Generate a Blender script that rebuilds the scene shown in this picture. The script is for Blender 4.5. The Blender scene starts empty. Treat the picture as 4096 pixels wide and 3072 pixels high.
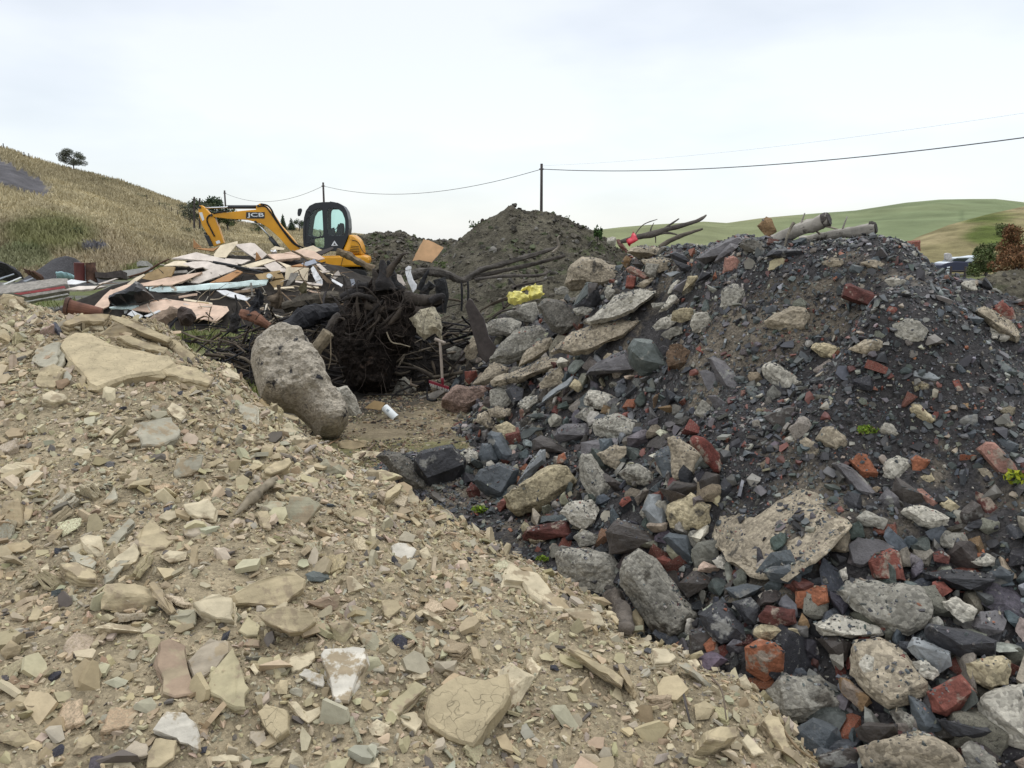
import bpy, bmesh, math, random
import numpy as np
from mathutils import Vector, Matrix, Euler, geometry
R = math.radians
random.seed(7); rng = np.random.default_rng(11)
SC = bpy.context.scene
COL = SC.collection

# ---------------------------------------------------------------- camera, sky, sun, exposure
EYE = 1.65
PITCH = math.atan(309/1736)
FPX = 3215.0                                    # focal length in pixels of a 4096 px wide picture
cam_d = bpy.data.cameras.new("camera"); cam = bpy.data.objects.new("camera", cam_d); COL.objects.link(cam)
cam_d.sensor_width = 36; cam_d.lens = 36*FPX/4096; cam_d.clip_start = .05; cam_d.clip_end = 8000
cam.location = (0, 0, EYE); cam.rotation_euler = (R(90)-PITCH, 0, 0); SC.camera = cam
SUN_EL, SUN_AZ = R(58), R(215)
W = bpy.data.worlds.new("World"); SC.world = W; W.use_nodes = True
nt = W.node_tree; nt.nodes.clear()
def N(nt, t, **kw):
    n = nt.nodes.new(t)
    for k, v in kw.items():
        if k in n.inputs.keys() if hasattr(n.inputs, 'keys') else False: n.inputs[k].default_value = v
        else: setattr(n, k, v)
    return n
def build_world():
    L = nt.links.new
    out = N(nt, 'ShaderNodeOutputWorld'); bg1 = N(nt, 'ShaderNodeBackground'); bg2 = N(nt, 'ShaderNodeBackground'); add = N(nt, 'ShaderNodeAddShader')
    sky = N(nt, 'ShaderNodeTexSky', sky_type='NISHITA', sun_disc=False, sun_elevation=SUN_EL, sun_rotation=SUN_AZ)
    L(sky.outputs[0], bg1.inputs[0]); bg1.inputs[1].default_value = 0.05
    tc = N(nt, 'ShaderNodeTexCoord'); sep = N(nt, 'ShaderNodeSeparateXYZ'); L(tc.outputs['Generated'], sep.inputs[0])
    mp = N(nt, 'ShaderNodeMapping'); mp.inputs['Scale'].default_value = (1.0, 1.0, 3.2); L(tc.outputs['Generated'], mp.inputs[0])
    no = N(nt, 'ShaderNodeTexNoise'); no.inputs['Scale'].default_value = 1.7; no.inputs['Detail'].default_value = 5; no.inputs['Roughness'].default_value = .5
    L(mp.outputs[0], no.inputs['Vector'])
    ramp = N(nt, 'ShaderNodeValToRGB'); e = ramp.color_ramp.elements
    e[0].position = .34; e[0].color = (.68, .71, .745, 1); e[1].position = .62; e[1].color = (.985, .99, .995, 1)
    L(no.outputs['Fac'], ramp.inputs[0])
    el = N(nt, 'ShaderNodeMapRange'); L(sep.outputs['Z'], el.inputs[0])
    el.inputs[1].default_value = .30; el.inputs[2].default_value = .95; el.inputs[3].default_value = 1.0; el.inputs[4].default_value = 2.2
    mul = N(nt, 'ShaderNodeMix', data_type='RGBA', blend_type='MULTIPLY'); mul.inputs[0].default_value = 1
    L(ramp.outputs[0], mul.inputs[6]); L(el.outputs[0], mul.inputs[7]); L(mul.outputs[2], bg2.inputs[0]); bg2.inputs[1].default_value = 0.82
    L(bg1.outputs[0], add.inputs[0]); L(bg2.outputs[0], add.inputs[1]); L(add.outputs[0], out.inputs[0])
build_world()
sd = bpy.data.lights.new("sun", 'SUN'); sd.energy = 0.9; sd.angle = R(28); sd.color = (1, .97, .92)
sun = bpy.data.objects.new("sun", sd); COL.objects.link(sun); sun.rotation_euler = (R(90)-SUN_EL, 0, R(180)-SUN_AZ+R(180))
SC.view_settings.view_transform = 'Standard'; SC.view_settings.look = 'None'; SC.view_settings.exposure = 0.0; SC.view_settings.gamma = 1
SC.view_settings.use_curve_mapping = False
SC.cycles.max_bounces = 6

# ---------------------------------------------------------------- projection helpers
cp, sp_ = math.cos(PITCH), math.sin(PITCH)
def ray(u, v):
    x = (u-2048)/FPX; y = -(v-1536)/FPX
    d = np.array([x, cp+y*sp_, -sp_+y*cp]); return d/d[1]
def at(u, v, Y): return Vector(ray(u, v)*Y + np.array([0, 0, EYE]))
def atP(u, v, Y): return at(u*4096/2212, v*4096/2212, Y)
def proj(p):
    x, y, z = p[0], p[1], p[2]-EYE
    f = y*cp - z*sp_; up = y*sp_ + z*cp
    return 2048+FPX*x/f, 1536-FPX*up/f
ZM = dict(F=(0,0,1), A=(0,500,.5123), B=(750,700,.3617), C=(900,950,.4973), D=(1700,750,.4521), E=(2500,750,.4521), Z=(3200,700,.4218),
     G=(0,1150,.4642), H=(900,1300,.4642), I=(1700,1300,.4642), J=(2600,1300,.4642), K=(3200,1300,.4642), L=(0,1900,.7065),
     M=(1000,1900,.7065), N=(2000,1900,.7065), O=(2996,1900,.7065), P=(0,950,.27125), Q=(350,900,.27125), R=(900,900,.27125),
     S=(1350,900,.27125), T=(1850,1150,.27125), U=(2350,850,.27125), V=(0,0,4096/2212))
def px(zone, s):
    x0, y0, k = ZM[zone]
    return [(x0+float(a)*k, y0+float(b)*k) for a, b in (t.split(',') for t in s.split())]

# ---------------------------------------------------------------- noise
_T = rng.random((64, 64, 64)).astype(np.float32)
def vnoise(p, seed=0):
    p = np.asarray(p, float)+seed*17.31
    i = np.floor(p).astype(int); f = p-i; f = f*f*(3-2*f)
    r = 0
    for dx in (0, 1):
        for dy in (0, 1):
            for dz in (0, 1):
                w = (f[..., 0] if dx else 1-f[..., 0])*(f[..., 1] if dy else 1-f[..., 1])*(f[..., 2] if dz else 1-f[..., 2])
                r = r + w*_T[(i[..., 0]+dx) % 64, (i[..., 1]+dy) % 64, (i[..., 2]+dz) % 64]
    return r*2-1
def fbm(p, oct=4, seed=0):
    p = np.asarray(p, float); r = 0; a = .5
    for k in range(oct): r = r+a*vnoise(p*2**k, seed+k*3); a *= .5
    return r
def fbm2(x, y, s=1, oct=4, seed=0):
    return fbm(np.stack([np.asarray(x)*s, np.asarray(y)*s, np.full(np.shape(x), seed*1.7)], -1), oct, seed)

# ---------------------------------------------------------------- objects
def tag(o, label=None, cat=None, group=None, kind=None):
    if label: o['label'] = label
    if cat: o['category'] = cat
    if group: o['group'] = group
    if kind: o['kind'] = kind
    return o
def mesh_obj(name, verts, faces, mat=None, parent=None, loc=None, smooth=False, color=None):
    v = np.asarray(verts, float)
    if parent is not None: loc = np.zeros(3)
    elif loc is None: loc = np.array([v[:, 0].mean(), v[:, 1].mean(), v[:, 2].min()])
    off = np.array(parent.location) if parent is not None else np.asarray(loc)
    if parent is not None and parent.parent is not None: off = off+np.array(parent.parent.location)
    me = bpy.data.meshes.new(name); me.from_pydata((v-off).tolist(), [], [list(map(int, f)) for f in faces])
    if mat: me.materials.append(mat)
    if smooth: me.shade_smooth()
    o = bpy.data.objects.new(name, me); COL.objects.link(o)
    if parent is not None: o.parent = parent
    else: o.location = loc
    if color is not None: o.color = (*color, 1)
    return o
def empty(name, loc):
    o = bpy.data.objects.new(name, None); COL.objects.link(o); o.location = loc; o.empty_display_size = .1; return o
def big_mesh(name, V, Fc, nper, mat, col=None, smooth=False):
    """mesh from numpy arrays, all faces with nper corners, optional per-vertex colour"""
    me = bpy.data.meshes.new(name); nV, nF = len(V), len(Fc)
    me.vertices.add(nV); me.vertices.foreach_set('co', np.ascontiguousarray(V, dtype=np.float32).ravel())
    me.loops.add(nF*nper); me.loops.foreach_set('vertex_index', np.ascontiguousarray(Fc, dtype=np.int32).ravel())
    me.polygons.add(nF); me.polygons.foreach_set('loop_start', np.arange(0, nF*nper, nper, dtype=np.int32))
    me.update(calc_edges=True)
    if smooth: me.shade_smooth()
    else: me.shade_flat()
    if col is not None:
        a = me.attributes.new('Col', 'FLOAT_COLOR', 'POINT')
        c = np.ones((nV, 4), np.float32); c[:, :3] = col; a.data.foreach_set('color', c.ravel())
    me.materials.append(mat); o = bpy.data.objects.new(name, me); COL.objects.link(o); return o

# ---------------------------------------------------------------- materials
def stone_mat(name, src='obj', col=(.4, .35, .25), var=.35, scale=9, speck=0, speckscale=60, rough=.9, bump=.5, bscale=40, patch=None, patchcut=.58,
              patchscale=5, crack=0, strata=0, spec=.35, dist=.01, aniso=None, coords='Object'):
    m = bpy.data.materials.new(name); m.use_nodes = True; t = m.node_tree; L = t.links.new
    b = t.nodes['Principled BSDF']; b.inputs['Roughness'].default_value = rough; b.inputs['Specular IOR Level'].default_value = spec
    tc = N(t, 'ShaderNodeTexCoord'); oi = N(t, 'ShaderNodeObjectInfo'); vm = N(t, 'ShaderNodeVectorMath', operation='MULTIPLY_ADD')
    L(oi.outputs['Random'], vm.inputs[0]); vm.inputs[1].default_value = (37, 19, 53); L(tc.outputs[coords], vm.inputs[2])
    vec = vm.outputs[0]
    if aniso:
        mp = N(t, 'ShaderNodeMapping'); mp.inputs['Scale'].default_value = aniso; L(vec, mp.inputs[0]); vec = mp.outputs[0]
    if src == 'obj': c = oi.outputs['Color']
    elif src == 'attr': a = N(t, 'ShaderNodeAttribute', attribute_name='Col'); c = a.outputs['Color']
    else: r = N(t, 'ShaderNodeRGB'); r.outputs[0].default_value = (*col, 1); c = r.outputs[0]
    def noise(s, d=6, ro=.6):
        n = N(t, 'ShaderNodeTexNoise'); n.inputs['Scale'].default_value = s; n.inputs['Detail'].default_value = d; n.inputs['Roughness'].default_value = ro
        L(vec, n.inputs['Vector']); return n.outputs['Fac']
    def mrange(x, a, bb, c2, d):
        n = N(t, 'ShaderNodeMapRange'); L(x, n.inputs[0])
        for k, v in enumerate((a, bb, c2, d)): n.inputs[k+1].default_value = v
        return n.outputs[0]
    def mix(fac, A, B, mode='MIX'):
        n = N(t, 'ShaderNodeMix', data_type='RGBA', blend_type=mode)
        if isinstance(fac, float): n.inputs[0].default_value = fac
        else: L(fac, n.inputs[0])
        for s, i in ((A, 6), (B, 7)):
            if isinstance(s, tuple): n.inputs[i].default_value = (*s, 1)
            else: L(s, n.inputs[i])
        return n.outputs[2]
    n1 = noise(scale)
    if patch: c = mix(mrange(noise(patchscale, 5, .65), patchcut, patchcut+.06, 0, 1), c, patch)
    c = mix(1.0, c, mrange(n1, .3, .7, 1-var, 1+var), 'MULTIPLY')
    hs = n1
    if speck:
        vo = N(t, 'ShaderNodeTexVoronoi'); vo.inputs['Scale'].default_value = speckscale; L(vec, vo.inputs['Vector'])
        sx = N(t, 'ShaderNodeSeparateXYZ'); L(vo.outputs['Color'], sx.inputs[0])
        c = mix(1.0, c, mrange(sx.outputs[0], 0, 1, 1-speck, 1+speck), 'MULTIPLY')
    h = noise(bscale, 8, .65)
    if speck:
        ad = N(t, 'ShaderNodeMath', operation='MULTIPLY_ADD'); L(vo.outputs['Distance'], ad.inputs[0]); ad.inputs[1].default_value = -.28; L(h, ad.inputs[2]); h = ad.outputs[0]
    if crack:
        nv = N(t, 'ShaderNodeTexNoise'); nv.inputs['Scale'].default_value = 12; L(vec, nv.inputs['Vector'])
        av = N(t, 'ShaderNodeVectorMath', operation='MULTIPLY_ADD'); L(nv.outputs['Color'], av.inputs[0]); av.inputs[1].default_value = (.16, .16, .16); L(vec, av.inputs[2])
        vc = N(t, 'ShaderNodeTexVoronoi', feature='DISTANCE_TO_EDGE'); vc.inputs['Scale'].default_value = crack; L(av.outputs[0], vc.inputs['Vector'])
        k = mrange(vc.outputs['Distance'], 0, .018, 0, 1)
        c = mix(1.0, c, mrange(k, 0, 1, .80, 1), 'MULTIPLY')
        ad = N(t, 'ShaderNodeMath', operation='MULTIPLY_ADD'); L(k, ad.inputs[0]); ad.inputs[1].default_value = 1.0; L(h, ad.inputs[2]); h = ad.outputs[0]
    if strata:
        wv = N(t, 'ShaderNodeTexNoise'); mp = N(t, 'ShaderNodeMapping'); mp.inputs['Scale'].default_value = (2, 2, strata); L(vec, mp.inputs[0]); L(mp.outputs[0], wv.inputs['Vector'])
        wv.inputs['Scale'].default_value = 1; wv.inputs['Detail'].default_value = 3
        c = mix(1.0, c, mrange(wv.outputs['Fac'], .35, .65, .86, 1.08), 'MULTIPLY')
        ad = N(t, 'ShaderNodeMath', operation='ADD'); L(wv.outputs['Fac'], ad.inputs[0]); L(h, ad.inputs[1]); h = ad.outputs[0]
    bp = N(t, 'ShaderNodeBump'); bp.inputs['Strength'].default_value = bump; bp.inputs['Distance'].default_value = dist
    L(h, bp.inputs['Height']); L(bp.outputs[0], b.inputs['Normal']); L(c, b.inputs['Base Color'])
    return m
def plain(name, col, rough=.5, metal=0, spec=.5, var=0.0, scale=4, alpha=None, trans=0):
    m = bpy.data.materials.new(name); m.use_nodes = True; t = m.node_tree; b = t.nodes['Principled BSDF']
    b.inputs['Roughness'].default_value = rough; b.inputs['Metallic'].default_value = metal; b.inputs['Specular IOR Level'].default_value = spec
    n = N(t, 'ShaderNodeTexNoise'); n.inputs['Scale'].default_value = scale; n.inputs['Detail'].default_value = 6
    tc = N(t, 'ShaderNodeTexCoord'); t.links.new(tc.outputs['Object'], n.inputs['Vector'])
    mr = N(t, 'ShaderNodeMapRange'); t.links.new(n.outputs['Fac'], mr.inputs[0])
    mr.inputs[1].default_value = .3; mr.inputs[2].default_value = .7; mr.inputs[3].default_value = 1-var; mr.inputs[4].default_value = 1+var*.4
    mx = N(t, 'ShaderNodeMix', data_type='RGBA', blend_type='MULTIPLY'); mx.inputs[0].default_value = 1; mx.inputs[6].default_value = (*col, 1)
    t.links.new(mr.outputs[0], mx.inputs[7]); t.links.new(mx.outputs[2], b.inputs['Base Color'])
    if trans: b.inputs['Transmission Weight'].default_value = trans
    if alpha is not None: b.inputs['Alpha'].default_value = alpha
    return m
M = {}
M['shale'] = stone_mat('shale_stone', rough=.92, var=.22, scale=14, bump=.35, bscale=55, strata=70, spec=.25, patch=(.31,.25,.165), patchcut=.52, patchscale=11)
M['cracked'] = stone_mat('cracked_shale', rough=.92, var=.2, scale=9, bump=.6, bscale=45, crack=17, spec=.25)
M['concrete'] = stone_mat('broken_concrete', rough=.88, var=.3, scale=7, speck=.34, speckscale=75, bump=.85, bscale=45, patch=(.085, .075, .06), patchcut=.6, spec=.3, dist=.015)
M['tarred'] = stone_mat('tar_stained_concrete', rough=.8, var=.25, scale=8, speck=.3, speckscale=65, bump=.9, bscale=40, patch=(.022, .022, .026), patchcut=.60, patchscale=6, spec=.4, dist=.015)
M['slate'] = stone_mat('wet_slate', rough=.5, var=.55, scale=7, bump=.7, bscale=28, spec=.42, dist=.015, patch=(.19, .185, .165), patchcut=.60, patchscale=8)
M['brick'] = stone_mat('weathered_brick', rough=.82, var=.45, scale=14, bump=.7, bscale=60, patch=(.25, .20, .155), patchcut=.56, patchscale=10, speck=.2, speckscale=110, spec=.25)
M['gravel'] = stone_mat('gravel_pieces', src='attr', rough=.85, var=.12, scale=40, bump=.2, bscale=120, spec=.3)
M['wetgravel'] = stone_mat('wet_gravel_pieces', src='attr', rough=.5, var=.2, scale=40, bump=.2, bscale=120, spec=.4)
M['bark'] = stone_mat('bark', rough=.9, var=.5, scale=10, bump=.9, bscale=18, aniso=(1, 1, 1), dist=.03)
M['wood'] = stone_mat('weathered_wood', rough=.85, var=.35, scale=12, bump=.5, bscale=35, spec=.25)
M['panel'] = stone_mat('board_panel', rough=.62, var=.22, scale=5, bump=.15, bscale=60, spec=.3, patch=(.34,.28,.21), patchcut=.64, patchscale=3)
# ---------------------------------------------------------------- the setting: spoil heaps as height fields
def tps(pts, reg=.002):
    P = np.array(pts); n = len(P); xy = P[:, :2]
    def K(a, b):
        d = np.hypot(a[:, None, 0]-b[None, :, 0], a[:, None, 1]-b[None, :, 1]); return d*d*np.log(d+1e-9)
    A = np.zeros((n+3, n+3)); A[:n, :n] = K(xy, xy)+reg*np.eye(n); A[:n, n] = 1; A[:n, n+1:] = xy; A[n, :n] = 1; A[n+1:, :n] = xy.T
    w = np.linalg.solve(A, np.concatenate([P[:, 2], np.zeros(3)]))
    return lambda q: K(q, xy)@w[:n]+w[n]+q@w[n+1:]
class Field:
    def __init__(s, pts, x0, x1, y0, y1, step, amp, seed, lo=-.5):
        f = tps(pts); s.x0, s.y0, s.st = x0, y0, step
        xs = np.arange(x0, x1+1e-6, step); ys = np.arange(y0, y1+1e-6, step); s.X, s.Y = np.meshgrid(xs, ys)
        q = np.stack([s.X.ravel(), s.Y.ravel()], -1); z = np.concatenate([f(q[i:i+20000]) for i in range(0, len(q), 20000)]).reshape(s.X.shape)
        s.base = z
        z = z+amp*(fbm2(s.X, s.Y, 1.6, 3, seed)*1.2+fbm2(s.X, s.Y, 6, 4, seed+5)*.55)
        s.Z = np.maximum(z, lo); s.n = s.X.shape
    def h(s, x, y):
        fx = (np.asarray(x, float)-s.x0)/s.st; fy = (np.asarray(y, float)-s.y0)/s.st
        ok = (fx >= 0) & (fy >= 0) & (fx < s.n[1]-1) & (fy < s.n[0]-1)
        i = np.clip(fx.astype(int), 0, s.n[1]-2); j = np.clip(fy.astype(int), 0, s.n[0]-2); a = fx-i; b = fy-j; Z = s.Z
        r = Z[j, i]*(1-a)*(1-b)+Z[j, i+1]*a*(1-b)+Z[j+1, i]*(1-a)*b+Z[j+1, i+1]*a*b
        return np.where(ok, r, -9.)
    def nrm(s, x, y, e=.12):
        n = np.stack([s.h(x-e, y)-s.h(x+e, y), s.h(x, y-e)-s.h(x, y+e), np.full(np.shape(x), 2*e)], -1)
        return n/np.linalg.norm(n, axis=-1, keepdims=True)
    def mesh(s, name, mat, col=None):
        V = np.stack([s.X.ravel(), s.Y.ravel(), s.Z.ravel()], -1); ny, nx = s.n
        i = (np.arange(ny-1)[:, None]*nx+np.arange(nx-1)[None]).ravel()
        return big_mesh(name, V, np.stack([i, i+1, i+nx+1, i+nx], -1), 4, mat, col=col, smooth=True)
def ctl(lst):                                       # (u, v in the 2212 px picture, Y) -> world
    return [tuple(atP(u, v, Y)) for u, v, Y in lst]
beige_pts = ctl([(-250,1659,1.7),(0,1659,1.75),(550,1659,1.85),(1106,1659,2.0),(1600,1659,2.15),(1740,1659,2.2),
  (-200,1300,2.4),(0,1300,2.5),(550,1300,2.5),(1000,1300,2.75),(1310,1320,3.3),(1500,1440,2.75),(1640,1520,2.45),
  (0,1000,3.5),(400,1000,3.6),(740,990,4.7),(870,1065,4.3),(1010,1145,3.95),(1180,1235,3.6),
  (0,800,4.4),(300,800,4.6),(520,845,5.2),(630,930,5.0),(0,700,5.2),(210,690,5.5),(330,695,5.6),(400,765,5.5),(-250,610,6.0),(0,640,6.0),(90,660,5.8)])
def behind(lst, dx, dy, dz): return [(p[0]+dx, p[1]+dy, p[2]+dz) for p in ctl(lst)]
edge_b = [(0,640,6.0),(210,690,5.5),(330,695,5.6),(400,765,5.5),(520,845,5.2),(630,930,5.0),(740,990,4.7),(870,1065,4.3),(1010,1145,3.95),(1180,1235,3.6),(1310,1320,3.3),(1500,1440,2.75),(1640,1520,2.45),(1740,1659,2.2)]
beige_pts += behind(edge_b, .32, .42, -.36)+behind(edge_b, .9, 1.1, -1.1)+[(-6,3,1.3),(-6,5,1.4),(-4,.6,.1),(0,.6,-.1),(-6,8,.4),(-3,8.5,-.3),(1.5,1.2,-.3)]
BE = Field(beige_pts, -5.2, 1.9, .9, 8.0, .025, .075, 3)
dark_pts = ctl([(1780,1659,2.25),(2000,1659,2.15),(2212,1659,2.1),(2450,1659,2.1),(1650,1500,2.6),(2212,1400,2.45),(1900,1400,2.55),(1480,1370,3.05),(1340,1250,3.6),
  (1700,1200,2.95),(2212,1200,2.75),(1150,1140,4.2),(1500,1000,3.7),(1900,1000,3.25),(2212,1000,3.1),(2450,1000,3.0),(900,1020,5.2),(960,960,5.7),(1100,920,5.5),(1050,890,6.4),(1300,850,5.2),
  (1500,800,4.5),(1800,800,3.9),(2212,800,3.6),(1900,650,3.7),(1500,650,4.9),(1380,640,5.4),(1550,520,5.3),(1650,515,4.9),(1750,520,4.5),(1870,525,4.3),(1960,545,4.2),(2010,605,4.1),(2100,640,3.95),(2212,690,3.8),(2450,760,3.7),
  (1200,720,6.6),(1110,790,6.8),(1060,870,6.7),(1270,600,7.2),(1200,640,7.6),(1340,560,6.5),(1420,545,6.1)])
edge_d = [(1270,600,7.2),(1420,545,6.1),(1550,520,5.3),(1650,515,4.9),(1750,520,4.5),(1870,525,4.3),(1960,545,4.2),(2010,605,4.1),(2100,640,3.95),(2212,690,3.8),(2450,760,3.7)]
dark_pts += behind(edge_d, .25, .45, -.2)+behind(edge_d, .8, 1.4, -1.0)+[(-.3,6.0,-.05),(-.9,6.6,-.2),(-.85,8.6,.0),(-.4,8.5,.42),(0,8.7,.8),(-.3,9.3,.75),(-.9,9.5,.1),(.2,4.0,.10),(-.55,5.1,.05),(.75,3.2,.06),(1.0,2.6,.05),(.3,9.6,.95),(-.5,7.6,.05),(5,6.5,.3),(6,4,1.2),(3,1.2,-.3),(1.2,1.4,-.3),(.3,2.6,-.2)]
DK = Field(dark_pts, -1.1, 5.2, 1.2, 10, .025, .09, 21)
# yard floor: nearly flat, rough near by, falling gently away in the distance
gx = np.concatenate([np.linspace(-4000, -90, 24), np.linspace(-80, -13, 60), np.linspace(-12, 9, 211), np.linspace(10, 80, 50), np.linspace(90, 4000, 24)])
gy = np.concatenate([np.linspace(-6, 3.9, 20), np.linspace(4, 22, 200), np.linspace(22.3, 70, 120), np.linspace(75, 6000, 40)])
GX, GY = np.meshgrid(gx, gy)
near = np.clip((60-GY)/40, 0, 1)
GZ = (fbm2(GX, GY, .9, 3, 41)*.05+fbm2(GX, GY, 4, 3, 44)*.025)*near-np.clip(GY-60, 0, None)*.02-.22*np.clip((5.6-GY)/.8, 0, 1)-.85*np.clip((GX-12)/8, 0, 1)*np.clip((GY-26)/10, 0, 1)
def ground_h(x, y): return fbm2(x, y, .9, 3, 41)*.05*np.clip((60-np.asarray(y))/40, 0, 1)-np.clip(np.asarray(y)-60, 0, None)*.02-.22*np.clip((5.6-np.asarray(y))/.8, 0, 1)-.85*np.clip((np.asarray(x)-12)/8, 0, 1)*np.clip((np.asarray(y)-26)/10, 0, 1)
def smooth(a, b, x): t = np.clip((x-a)/(b-a), 0, 1); return t*t*(3-2*t)
mud = np.array([.19,.155,.10]); olive = np.array([.15,.138,.068]); grass = np.array([.105,.118,.042]); dkdirt = np.array([.05,.044,.036]); grit = np.array([.12,.115,.105])
n1 = fbm2(GX, GY, 1.3, 4, 51)[..., None]; n2 = fbm2(GX, GY, .35, 4, 57)[..., None]
gc = (mud+(olive-mud)*smooth(.02, .3, n1))*(1+.5*fbm2(GX, GY, 5, 4, 58)[..., None])
far_ = smooth(10, 13, GY)[..., None]; gc = gc*(1-far_)+far_*(grit+(grass-grit)*smooth(-.22, .05, n2))
blk = np.exp(-(((GX+2.1)/2.0)**2+((GY-9.2)/1.9)**2))[..., None]; blk = smooth(.25, .6, blk+n1*.25); gc = gc*(1-blk)+dkdirt*blk
lg = np.exp(-(((GX+3.3)/1.1)**2+((GY-8.2)/1.2)**2))[..., None]; lg = smooth(.45, .7, lg+n1*.4); gc = gc*(1-lg)+grass*lg
M['ground'] = stone_mat('yard_earth', src='attr', rough=.95, var=.3, scale=3, bump=.5, bscale=14, dist=.03, speck=.18, speckscale=45, spec=.15)
ny, nx = GX.shape; gi = (np.arange(ny-1)[:, None]*nx+np.arange(nx-1)[None]).ravel()
ground = big_mesh('ground', np.stack([GX.ravel(), GY.ravel(), GZ.ravel()], -1), np.stack([gi, gi+1, gi+nx+1, gi+nx], -1), 4, M['ground'], col=gc.reshape(-1, 3), smooth=True)
tag(ground, kind='structure')
M['beige_soil'] = stone_mat('beige_soil', src='const', col=(.31,.256,.168), rough=.95, var=.3, scale=5, speck=.25, speckscale=90, bump=.9, bscale=40, dist=.02, spec=.15)
M['dark_soil'] = stone_mat('black_grit_soil', src='const', col=(.040,.037,.036), rough=.8, var=.5, scale=4, speck=.4, speckscale=90, bump=.9, bscale=40, dist=.02, spec=.3, patch=(.125,.105,.078), patchcut=.55, patchscale=1.5)
def surf(x, y): return np.maximum(np.maximum(BE.h(x, y), DK.h(x, y)), ground_h(x, y))
YS = np.concatenate([np.arange(1.3, 12, .012), np.arange(12, 60, .05)])
def hit(u, v):
    d = ray(u, v); x = d[0]*YS; z = EYE+d[2]*YS; k = np.argmax(z <= surf(x, YS)); Y = YS[k] if z[k] <= surf(x[k:k+1], YS[k:k+1])[0] else 60
    return np.array([d[0]*Y, Y, EYE+d[2]*Y])
def surf_n(x, y, e=.15):
    f = lambda a, b: float(surf(np.array([a]), np.array([b]))[0])
    n = np.array([f(x-e, y)-f(x+e, y), f(x, y-e)-f(x, y+e), 2*e]); return n/np.linalg.norm(n)

# mounds farther back ----------------------------------------------------------------
def ridge_field(name, ridge, Y, hw, x0, x1, depth, mat, amp, step, seed, foot=0):
    """a heap whose crest passes through the given picture points at distance Y"""
    c = np.array([tuple(atP(u, v, Y)) for u, v in ridge]); xs = np.arange(x0, x1, step); ys = np.arange(Y-depth, Y+depth, step); X, Yg = np.meshgrid(xs, ys)
    top = np.interp(X, c[:, 0], c[:, 2]); t = np.abs(Yg-Y)/depth
    Z = foot-.3+(top-foot+.3)*np.clip(1-t, 0, 1)**1.05
    Z = Z+amp*(fbm2(X, Yg, .7, 3, seed)*(.05+.95*np.clip(t*2, 0, 1))+fbm2(X, Yg, 3.5, 5, seed+3)*.5)
    V = np.stack([X.ravel(), Yg.ravel(), Z.ravel()], -1); n, m_ = X.shape; i = (np.arange(n-1)[:, None]*m_+np.arange(m_-1)[None]).ravel()
    o = big_mesh(name, V, np.stack([i, i+1, i+m_+1, i+m_], -1), 4, mat, smooth=True); tag(o, kind='structure'); return X, Yg, Z
M['mound_soil'] = stone_mat('mound_earth', src='const', col=(.092,.083,.060), rough=.95, var=.55, scale=2.2, speck=.3, speckscale=25, bump=1, bscale=10, dist=.08, spec=.12, patch=(.062,.072,.034), patchcut=.55, patchscale=.9)
M['gravel_dark'] = stone_mat('dark_gravel', src='const', col=(.045,.043,.045), rough=.9, var=.25, scale=2, speck=.3, speckscale=20, bump=.8, bscale=12, dist=.05)
MX1 = ridge_field('earth_mound', [(830,700),(890,640),(930,575),(957,535),(1000,507),(1050,477),(1078,458),(1092,452),(1102,439),(1112,450),(1140,455),(1180,457),(1225,470),(1250,487),(1285,497),(1300,515),(1330,540),(1420,610),(1560,700)], 16, 5, -5.2, 4.4, 5.5, M['mound_soil'], .32, .07, 61)
MX2 = ridge_field('earth_bank', [(715,640),(745,560),(775,512),(800,502),(840,503),(862,497),(880,508),(930,518),(1000,522),(1080,580),(1150,640)], 27, 5, -7.5, 1, 6, M['mound_soil'], .35, .11, 71)
MX3 = ridge_field('gravel_heap', [(20,640),(70,594),(95,575),(115,558),(140,551),(160,556),(178,575),(195,597),(240,640)], 31, 3, -21, -14.5, 3.2, M['gravel_dark'], .06, .12, 76)
MX4 = ridge_field('soil_bank', [(1900,700),(2050,628),(2090,612),(2150,588),(2212,582),(2400,570)], 7.5, 3, 3.2, 7, 2.2, M['mound_soil'], .16, .05, 81)

def char_h(x, y):
    d = np.sqrt(((x+1.85)/1.75)**2+((y-9.9)/1.15)**2); return -.3+1.0*np.clip(1.25-d, 0, 1)**.7+.16*fbm2(x, y, 2.2, 4, 77)
def charred_heap():
    xs = np.arange(-4.2, .6, .05); ys = np.arange(8.4, 11.6, .05); X, Y = np.meshgrid(xs, ys); Z = char_h(X, Y); V = np.stack([X.ravel(), Y.ravel(), Z.ravel()], -1); n, m_ = X.shape; i = (np.arange(n-1)[:, None]*m_+np.arange(m_-1)[None]).ravel()
    tag(big_mesh('charred_heap', V, np.stack([i, i+1, i+m_+1, i+m_], -1), 4, M['char_soil'], smooth=True), kind='structure')
M['char_soil'] = stone_mat('charred_earth', src='const', col=(.020,.017,.015), rough=.95, var=.6, scale=5, speck=.5, speckscale=35, bump=1, bscale=16, dist=.05, spec=.15, patch=(.07,.055,.042), patchcut=.6, patchscale=3)  # charred earth, near-black also to stand in for the shadowed hollow by the stump
charred_heap()
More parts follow.
